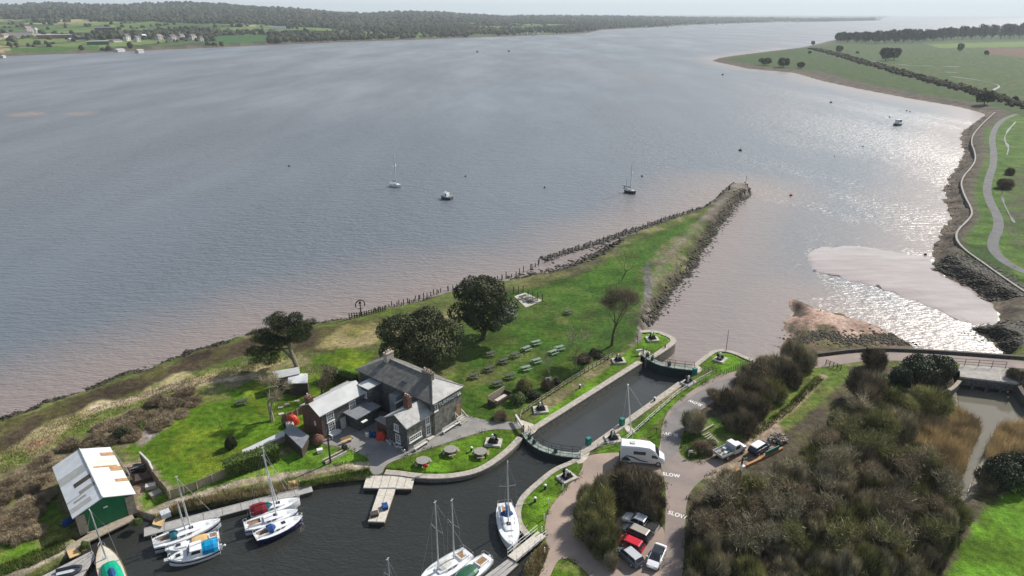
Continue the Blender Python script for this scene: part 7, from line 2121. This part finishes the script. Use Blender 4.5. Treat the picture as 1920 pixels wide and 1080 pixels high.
MB().tube([(-.6, 0, 1.7), (.6, 0, 1.7)], .07, 5).build('cross_bar', M['darktimber'], sc_)
rail_fence('fence', 'low dark stockade at the foot of the ring sculpture', [(655, 596), (676, 594), (700, 588), (722, 582)], 16, 1.1, (.5, .9), 'darktimber', .08, .05)
# kegs, red heap, barrels
def keg(px, py, label, m, h=.55, r=.22, group=None, z=0.0):
    t = thing('keg', label, 'keg', (*P(px, py), z), 0, group)
    MB().tube([(0, 0, 0), (0, 0, h * .1), (0, 0, h * .5), (0, 0, h * .9), (0, 0, h)], [r * .85, r, r * 1.05, r, r * .85], 10).build('drum', M[m], t, True)
    MB().tube([(0, 0, h), (0, 0, h + .03)], r * .55, 10).build('top_rim', M['iron'], t)
kr = random.Random(3)
for k in range(16):
    keg(728 + k * 1.9 + kr.uniform(-2, 2), 829 + k * 1.05 + kr.uniform(-4, 4), 'metal keg stacked against the slate-hung gable of the low wing', 'keg', .55, .22, 'metal kegs by the yard gable')
keg(695, 819, 'blue drum beside the red heap in the hotel yard', 'blue', .9, .3); keg(702, 820, 'second blue drum touching the red heap in the hotel yard', 'blue', .9, .3); keg(689, 820, 'pale drum at the left of the blue drums in the yard', 'whitedirty', .9, .3)
def heap(px, py, label, r, h):
    t = thing('covered_heap', label, 'covered heap', (*P(px, py), 0))
    rr = random.Random(px)
    b = MB()
    rings = []
    for k in range(6):
        a = k / 5 * math.pi / 2
        rings.append([(r * math.cos(a) * math.cos(q) * (1 + rr.uniform(-.1, .1)), r * .8 * math.cos(a) * math.sin(q) * (1 + rr.uniform(-.1, .1)), h * math.sin(a) + rr.uniform(-.05, .05)) for q in [2 * math.pi * j / 12 for j in range(12)]])
    b.loft(rings, 0, True, True); b.build('tarpaulin', M['redtarp'], t)
    MB().prism([(r * .9 * math.cos(q), r * .72 * math.sin(q)) for q in [2 * math.pi * j / 12 for j in range(12)]], 0, .18).build('load', M['darktimber'], t)
heap(715, 822, 'red sheeted heap in the hotel yard beside the kegs', .9, 1.2)
heap(548, 793, 'red sheeted heap beside the brick gable on the left lawn', 1.15, 1.5)
for px, py, m, lab in ((536, 799, 'black', 'black drum in front of the red heap on the lawn'), (541, 801, 'white', 'white drum in front of the red heap on the lawn'), (547, 801, 'whitedirty', 'off-white drum at the right of the white drum on the lawn')):
    keg(px, py, lab, m, .8, .35)
for px, py, a in ((526, 764, .3), (538, 758, .3), (557, 752, .3), (527, 776, .4)):
    tag(MB().box(*P(px, py), .0, .8, .5, .07, a).build('paving_slab', M['slab']), {526: 'pale paving slab in the grass, left one of the row of three', 538: 'pale paving slab in the grass, middle of the row of three', 557: 'pale paving slab in the grass nearest the open-fronted shed', 527: 'pale paving slab in the grass nearest the red heap'}[px] if (px, py) != (527, 776) else 'pale paving slab in the grass nearest the red heap', 'paving slab')
tr = thing('timber_trough', 'long pale timber trough on the bank beside the utility pole', 'trough', (*P(628, 858), 0), ang(P(610, 866), P(645, 848)))
for y in (-.35, .35): MB().box(0, y, 0, 3.6, .14, .4).build('side_board', M['paleboard'], tr)
MB().box(0, 0, 0, 3.5, .55, .25).build('soil', M['darktimber'], tr)
small_box('planter', 'white planter box on the bank above the towpath', 'planter', 600, 848, .8, .6, .5, 'white', .4)
bench_at((*P(650, 830), 0), .6, 1.6, 'small pale bench in the hotel yard', None, 'tan')
# timber piles
pr_ = random.Random(11)
pp = MB().tube([(0, 0, -.6), (0, 0, 1.0)], [.13, .11], 7).build('pile', M['darktimber'])
first = True
def piles(pts, n, label, group, lo, hi, jit=1.2, z=ZE):
    global first
    w = [Vector(P(*q, z)) for q in pts]; seg = [(w[i + 1] - w[i]).length for i in range(len(w) - 1)]; tot = sum(seg)
    for k in range(n):
        d = tot * (k + pr_.uniform(-.3, .3)) / n; d = min(max(d, 0), tot - .01)
        i = 0
        while d > seg[i]: d -= seg[i]; i += 1
        p = w[i] + (w[i + 1] - w[i]) * d / seg[i] + Vector((pr_.gauss(0, .25), pr_.gauss(0, .25)))
        o = pp if first else pp.copy()
        if not first: COL.objects.link(o)
        first = False
        o.location = (p.x, p.y, z); o.scale = (1, 1, pr_.uniform(lo, hi)); o.rotation_euler = (pr_.gauss(0, .06), pr_.gauss(0, .06), 0)
        tag(o, label, 'pile', group)
piles([(945, 524), (985, 509), (1020, 493), (1060, 476), (1100, 464), (1140, 451), (1200, 431), (1260, 411), (1312, 395)], 62, 'dark timber pile of the old breakwater beyond the spit', 'piles of the breakwater', .9, 2.0)
piles([(735, 574), (770, 567), (830, 548), (860, 539), (900, 530), (945, 521)], 34, 'dark timber pile in the shallow row left of the breakwater', 'piles along the shore by the holm oaks', .8, 1.4)
piles([(700, 583), (740, 577), (800, 563)], 14, 'dark short pile between ring sculpture and holm oaks', 'short piles by the ring sculpture', .6, 1.0)
for px, py, h, r, lab in ((1367, 356, 3.0, .35, 'thick dark pile at the left corner of the jetty head'), (1404, 360, 2.6, .3, 'thick dark pile at the right corner of the jetty head'), (1388, 380, 1.6, .25, 'short dark pile on the channel side of the jetty head')):
    post('pile', lab, 'pile', px, py, h - 1.5, r, 'darktimber')
jb = post('beacon', 'thin beacon pole at the tip of the jetty', 'beacon', 1397, 352, 4.5, .08, 'iron', 'whitedirty')
post('pile', 'tall dark guide pile at the rounded quay of the lock mouth', 'pile', 1247, 652, .6, .14, 'black')
for a_, b_, lab in (((1006, 941), (966, 946), 'mooring rope from the bollard to the yacht stern'), ((989, 990), (966, 1010), 'mooring rope from the quay edge to the yacht bow')):
    p, q = Vector((*P(*a_), .5)), Vector((*P(*b_, .3), .3))
    tag(MB().tube([p, (p + q) / 2 - Vector((0, 0, .25)), q], .03, 4).build('mooring_rope', M['whitedirty']), lab, 'rope')
post('marker_post', 'small dark stake on the pink mud beside the lane', 'stake', 1537, 592, 1.6, .1, 'darktimber', None, None, -1.2)
# ================================================================ the far side, the marsh trees, the air
RNG = np.random.default_rng(21)
PHI = (1 + 5 ** .5) / 2
ICO = unit(np.array([(-1, PHI, 0), (1, PHI, 0), (-1, -PHI, 0), (1, -PHI, 0), (0, -1, PHI), (0, 1, PHI), (0, -1, -PHI), (0, 1, -PHI), (PHI, 0, -1), (PHI, 0, 1), (-PHI, 0, -1), (-PHI, 0, 1)], float))
ICOF = np.array([(0, 11, 5), (0, 5, 1), (0, 1, 7), (0, 7, 10), (0, 10, 11), (1, 5, 9), (5, 11, 4), (11, 10, 2), (10, 7, 6), (7, 1, 8), (3, 9, 4), (3, 4, 2), (3, 2, 6), (3, 6, 8), (3, 8, 9), (4, 9, 5), (2, 4, 11), (6, 2, 10), (8, 6, 7), (9, 8, 1)])
def lumps(name, label, cat, c, s, m, zs=1.0, tone=None):
    n = len(c)
    V = ICO[None] * (1 + RNG.normal(size=(n, 12, 1)) * .2) * np.stack([s * RNG.uniform(.8, 1.3, n), s, s * zs], 1)[:, None, :] + c[:, None, :]
    Fc = (ICOF[None] + (np.arange(n) * 12)[:, None, None]).reshape(-1, 3)
    o = np_mesh(name, V.reshape(-1, 3), Fc, M[m], tone=np.repeat(RNG.random(n) if tone is None else tone, 20))
    return tag(o, label, cat, None, 'stuff')
def far_pts(n, accept):
    px = RNG.uniform(-250, 1640, n)
    lo = np.interp(px, far_px, far_y); hi = np.interp(px, rid_px, rid_y) * 1.03
    Y = lo * np.exp(RNG.random(n) * np.log(hi / lo))
    X = (px - 960) / F * (cP * Y + H * sP)
    h, t, d, p = far_h(X, Y)
    k = accept(X, Y, t, d, px)
    return X[k], Y[k], h[k], t[k]
def acc_wood(X, Y, t, d, px):
    w = wood_mask(px, t, X, Y)
    clear = (px < 400) & (d < 230)
    return (RNG.random(len(X)) < w * .9) & (d > 12) & ~clear & ~((px > 380) & (px < 505) & (d < 320)) & ~((px > 680) & (px < 830) & (d > 25) & (d < 300) & (RNG.random(len(X)) < .8))
X, Y, h, t = far_pts(52000, acc_wood)
s = RNG.uniform(2.6, 5.5, len(X)) * (1 + t * .8) * RNG.choice([.8, 1, 1.35], len(X))
lumps('woodland', 'dark woods covering the hills across the estuary', 'woods', np.stack([X, Y, h + s * .6], 1), s, 'farleaf', 1.05)
def acc_hedge(X, Y, t, d, px):
    gx, gy = X / 170 + .35 * fbm(X / 400, Y / 400, 51), Y / 330 + X / 900
    e = np.minimum(np.minimum(np.mod(gx, 1), 1 - np.mod(gx, 1)) * 170, np.minimum(np.mod(gy, 1), 1 - np.mod(gy, 1)) * 330)
    return (e < 14) & (d > 100) & (t < .75) & (RNG.random(len(X)) < .6)
X, Y, h, t = far_pts(13000, acc_hedge)
s = RNG.uniform(2.5, 6, len(X))
lumps('hedgerows', 'dark hedgerows between the fields on the far hills', 'hedgerows', np.stack([X, Y, h + s * .5], 1), s, 'farleaf', 1.0)
X, Y, h, t = far_pts(4200, lambda X, Y, t, d, px: (((d > 3) & (d < 22)) | ((px < 420) & (d > 95) & (d < 420) & ~((px > 222) & (px < 388) & (d < 290)) & ~((px < 225) & (d < 180)) & (fbm(X / 90, Y / 120, 5) > .5))) & (RNG.random(len(X)) < .8))
s = RNG.uniform(2.5, 6.5, len(X))
lumps('shore_scrub', 'dark scrub and trees along the far shore round the buildings', 'scrub', np.stack([X, Y, h + s * .5], 1), s, 'farleaf', 1.0)

def far_house(name, px, row, wpx, hpx, wall, roof, label, cat='house', group=None, flat=False, depth=.6, turn=0.0, zg=6.0):
    x, y = P(px, row, zg)
    g = max(float(far_h(np.array([x]), np.array([y]))[0][0]), 0.0)
    sc_ = F / (y * cP + (H - g) * sP)
    w, h = wpx / sc_, hpx / sc_
    t = thing(name, label, cat, (x, y, g - .5), math.atan2(x, y) * -1 + turn, group)
    hw = h if flat else h * .62
    d = max(w * depth, 6)
    MB().box(0, 0, -2, w, d, hw + 2).build('wall', M[wall], t)
    b = MB()
    if flat:
        b.box(0, 0, hw, w + 1, d + 1, max(.6, h * .12))
    else:
        b.loft([[(-w / 2 - .4, -d / 2 - .4, hw), (-w / 2 - .4, 0, h), (-w / 2 - .4, d / 2 + .4, hw)], [(w / 2 + .4, -d / 2 - .4, hw), (w / 2 + .4, 0, h), (w / 2 + .4, d / 2 + .4, hw)]], 0, True, True)
    b.build('roof', M[roof], t)
    if hpx > 8:
        for k in range(int(wpx / 5)):
            for r_ in range(2):
                b = MB(); b.box(-w / 2 + w * (k + .5) / int(wpx / 5), -d / 2 - .05, hw * (.18 + .42 * r_), w / int(wpx / 5) * .42, .2, hw * .24); b.build('window', M['glass'], t)
    return t
FH = [('barracks_block', 239, 78, 12, 12, 'farwall', 'farroof', 'white gabled block at the left end of the far row of white blocks'), ('barracks_block', 258, 79, 11, 11, 'farwall', 'farroof', 'white block second from the left in the far row'),
      ('barracks_block', 271, 76, 10, 9, 'farred', 'farshed', 'red-walled block with a pale roof between white blocks in the far row'), ('barracks_block', 299, 77, 14, 11, 'farwall', 'farroof', 'white block in the middle of the far row right of the red-walled one'), ('barracks_block', 287, 72, 9, 7, 'farred', 'farroof', 'reddish block peeping out behind the white blocks'),
      ('barracks_block', 324, 77, 16, 11, 'farwall', 'farroof', 'wide white block right of the middle of the far row'), ('barracks_block', 341, 76, 12, 11, 'farwall', 'farroof', 'white block third from the right end of the far row'), ('barracks_block', 362, 76, 14, 10, 'farwall', 'farroof', 'white block second from the right end of the far row'), ('barracks_block', 377, 77, 9, 9, 'farwall', 'farroof', 'small white block at the right end of the far row'),
      ('hall', 200, 70, 34, 9, 'farroof', 'farshed', 'wide hall with a pale low roof above the far shore'), ('hall', 105, 77, 56, 6, 'farred', 'farshed', 'very long low pale-roofed shed on the far shore'), ('hall', 184, 83, 36, 6, 'greenrail', 'farshed', 'long teal-walled shed close to the far shore'),
      ('hall', 40, 75, 38, 8, 'farwall', 'farroof', 'grey-roofed hall at the left of the long low shed'), ('house', 71, 72, 5, 10, 'farwall', 'farwall', 'narrow white tower-like house left of the long low shed'), ('house', 57, 72, 14, 13, 'farwall', 'farroof', 'tall pale house with a dark roof beside the tower-like house'),
      ('house', 12, 76, 16, 6, 'farwall', 'farroof', 'pale house at the far left edge of the picture'), ('house', 135, 80, 12, 6, 'farwall', 'farshed', 'small pale house at the end of the long low shed'), ('house', 217, 80, 20, 5, 'farwall', 'farroof', 'low pale house below the wide hall'), ('house', 222, 88, 18, 4, 'farwall', 'farshed', 'low white hut by the far shore below the row of blocks'),
      ('house', 260, 90, 14, 5, 'farwall', 'farshed', 'white boat shed right on the far shore'), ('house', 3, 98, 7, 3, 'farwall', 'farwall', 'white hut at the water at the far left edge'), ('house', 150, 78, 14, 8, 'navy', 'farroof', 'dark blue shed beside the teal-walled shed'), ('hall', 523, 63, 28, 5, 'farwall', 'farshed', 'long white hall alone right of the dark green field'),
      ('house', 511, 67, 9, 4, 'farwall', 'farroof', 'small pale house left below the long white hall'), ('house', 541, 66, 8, 4, 'farwall', 'farshed', 'small pale house right below the long white hall'), ('house', 560, 66, 6, 5, 'farwall', 'farroof', 'pale cottage right of the long white hall'), ('house', 843, 62, 7, 5, 'farwall', 'farroof', 'white house among the trees in the middle of the far shore'), ('house', 897, 60, 8, 4, 'farwall', 'farroof', 'pale house right of the white house among the trees'),
      ('house', 607, 38, 7, 4, 'farwall', 'farroof', 'lone white house high on the wooded hill')]
for n_, px, row, w_, h_, wl_, rf_, lab in FH:
    far_house(n_, px, row, w_, h_, wl_, rf_, lab, 'building' if n_ != 'house' else 'house', None, n_ == 'hall', .6, .95 if n_ == 'barracks_block' else (.8 if n_ == 'house' else 0))
hr = random.Random(31)
proto = far_house('house', 1003, 60, 5, 3.5, 'farwall', 'farroof', 'pale house of the village on the wooded shore', 'house', 'village houses on the wooded shore')
for k in range(26):
    px = hr.uniform(985, 1140); row = np.interp(px, [985, 1060, 1140], [60, 58, 50]) - hr.uniform(0, 9)
    x, y = P(px, row + 1.0, 8); g = max(float(far_h(np.array([x]), np.array([y]))[0][0]), 0)
    dup(proto, (x, y, g), hr.uniform(-.6, .6), scale=hr.uniform(.7, 1.2))
tproto = far_house('house', 1300, 43, 4, 3, 'farwall', 'farroof', 'pale house of the town at the estuary mouth', 'house', 'houses of the town at the estuary mouth')
for k in range(46):
    px = hr.uniform(1190, 1545); row = np.interp(px, [1190, 1240, 1300, 1450, 1545], [51, 48.5, 45, 41, 39.5]) - hr.uniform(.3, 5)
    x, y = P(px, row + .6, 5); g = max(float(far_h(np.array([x]), np.array([y]))[0][0]), 0)
    dup(tproto, (x, y, g), hr.uniform(-.6, .6), scale=hr.uniform(.6, 1.3) * y / P(1300, 43, 6)[1])
ch = far_house('church', 1444, 39.5, 3, 7, 'farroof', 'farroof', 'church tower standing above the town at the estuary mouth', 'church')
# low sand spit across the mouth
w0, w1 = P(1712, 35.3), P(1990, 31.8)
b = MB(); d = (Vector(w1) - Vector(w0)).normalized(); nn = Vector((-d.y, d.x))
rings = []
for k in range(9):
    p = Vector(w0).lerp(Vector(w1), k / 8); ww = 110 * (1 if 0 < k else .1)
    rings.append([(*(p - nn * ww), ZE - 1), (*(p - nn * ww * .4), 5 * (k > 0)), (*(p + nn * ww * .4), 5 * (k > 0)), (*(p + nn * ww), ZE - 1)])
b.loft(rings, 0, False, False); tag(b.build('sand_spit', mat('dune_scrub', (.16, .15, .09), (.26, .23, .15), .01)), kind='structure')

# trees of the marsh, each its own
PROTO['marsh'] = []
for s_ in range(4):
    ob = leafy_mesh('tree', 'treeleaf', 1500, 500 + s_, (.11, .19), 9)
    PROTO['marsh'].append(ob.data); bpy.data.objects.remove(ob)
def marsh_tree(px, row, rpx, hpx, label, group=None, name='tree', cat='tree'):
    x, y = P(px, row); sc_ = F / (y * cP + H * sP)
    r, h = rpx / sc_, hpx / sc_
    t = thing(name, label, cat, (x, y, 0), vr.uniform(0, 6.28), group)
    MB().tube([(0, 0, -.5), (0, 0, h * .5)], [r * .07, r * .04], 5).build('trunk', M['bark'], t)
    me = vr.choice(PROTO['marsh']); o = bpy.data.objects.new('crown', me); COL.objects.link(o); o.parent = t
    o.location = (0, 0, h * .16); o.scale = (r, r, h * .86)
    return t
for k in range(44):
    px = 1568 + k * 9 + vr.uniform(-3, 3)
    base = np.interp(px, [1565, 1650, 1715, 1780, 1960], [79, 81, 80, 74, 71]) - (k % 2) * 2.5
    top = np.interp(px, [1565, 1600, 1715, 1780, 1860, 1960], [62, 58, 54, 50, 46, 39]) + vr.uniform(-1, 4)
    marsh_tree(px, base, vr.uniform(8, 13), base - top, 'dark tree of the long belt along the top of the marsh', 'tree belt above the marsh')
for px, row, r, h, lab in ((1660, 114, 14, 24, 'left tree of the clump standing in the middle of the marsh'), (1676, 112, 13, 22, 'right tree of the clump standing in the middle of the marsh'), (1572, 99, 8, 13, 'small bare tree near the marsh embankment'), (1524, 85, 5, 8, 'lone small tree on the shore beyond the point'),
                           (1799, 97, 7, 15, 'lone dark tree in the open field of the marsh'), (1849, 104, 5, 10, 'small dark tree at the corner of the ploughed field'), (1845, 196, 16, 26, 'bare tree on the embankment above the sea wall'), (1436, 122, 14, 13, 'low bush clump at the left of the three on the point'), (1468, 126, 15, 17, 'low bush clump in the middle of the three on the point'),
                           (1500, 128, 9, 12, 'low bush clump at the right of the three on the point'), (1518, 101, 4, 6, 'little bush at the start of the embankment'), (1608, 101, 4, 5, 'little bush between embankment and tree clump')):
    marsh_tree(px, row, r, h, lab)
# scrub on the embankment
w = np.array([P(*q) for q in ((1525, 92), (1560, 100), (1600, 112), (1650, 126), (1700, 140), (1760, 155), (1800, 166), (1860, 182), (1920, 199), (2050, 232))])
seg = np.linalg.norm(np.diff(w, axis=0), axis=1); cum = np.concatenate([[0], np.cumsum(seg)])
tt = RNG.random(1500) * cum[-1]; i = np.clip(np.searchsorted(cum, tt) - 1, 0, len(seg) - 1); f = (tt - cum[i]) / seg[i]
c = w[i] * (1 - f[:, None]) + w[i + 1] * f[:, None] + RNG.normal(size=(1500, 2)) * np.array([4.5, 5.5])
s = RNG.uniform(.8, 2.4, 1500)
lumps('scrub', 'dark scrub growing along the marsh embankment', 'scrub', np.concatenate([c, (s * .5)[:, None]], 1), s, 'treeleaf', .9)

# the air over the estuary
hm = bpy.data.materials.new('haze'); hm.use_nodes = True
hn, hl_ = hm.node_tree.nodes, hm.node_tree.links
hn.clear()
ho = hn.new('ShaderNodeOutputMaterial'); pv = hn.new('ShaderNodeVolumePrincipled')
pv.inputs['Color'].default_value = (.82, .92, 1.0, 1)
pv.inputs['Density'].default_value = HAZE
pv.inputs['Anisotropy'].default_value = 0.15
hl_.new(pv.outputs['Volume'], ho.inputs['Volume'])
hb = MB(); hb.box(0, 0, -14, 62000, 62000, 14 + 420)
tag(hb.build('haze', hm), kind='stuff')
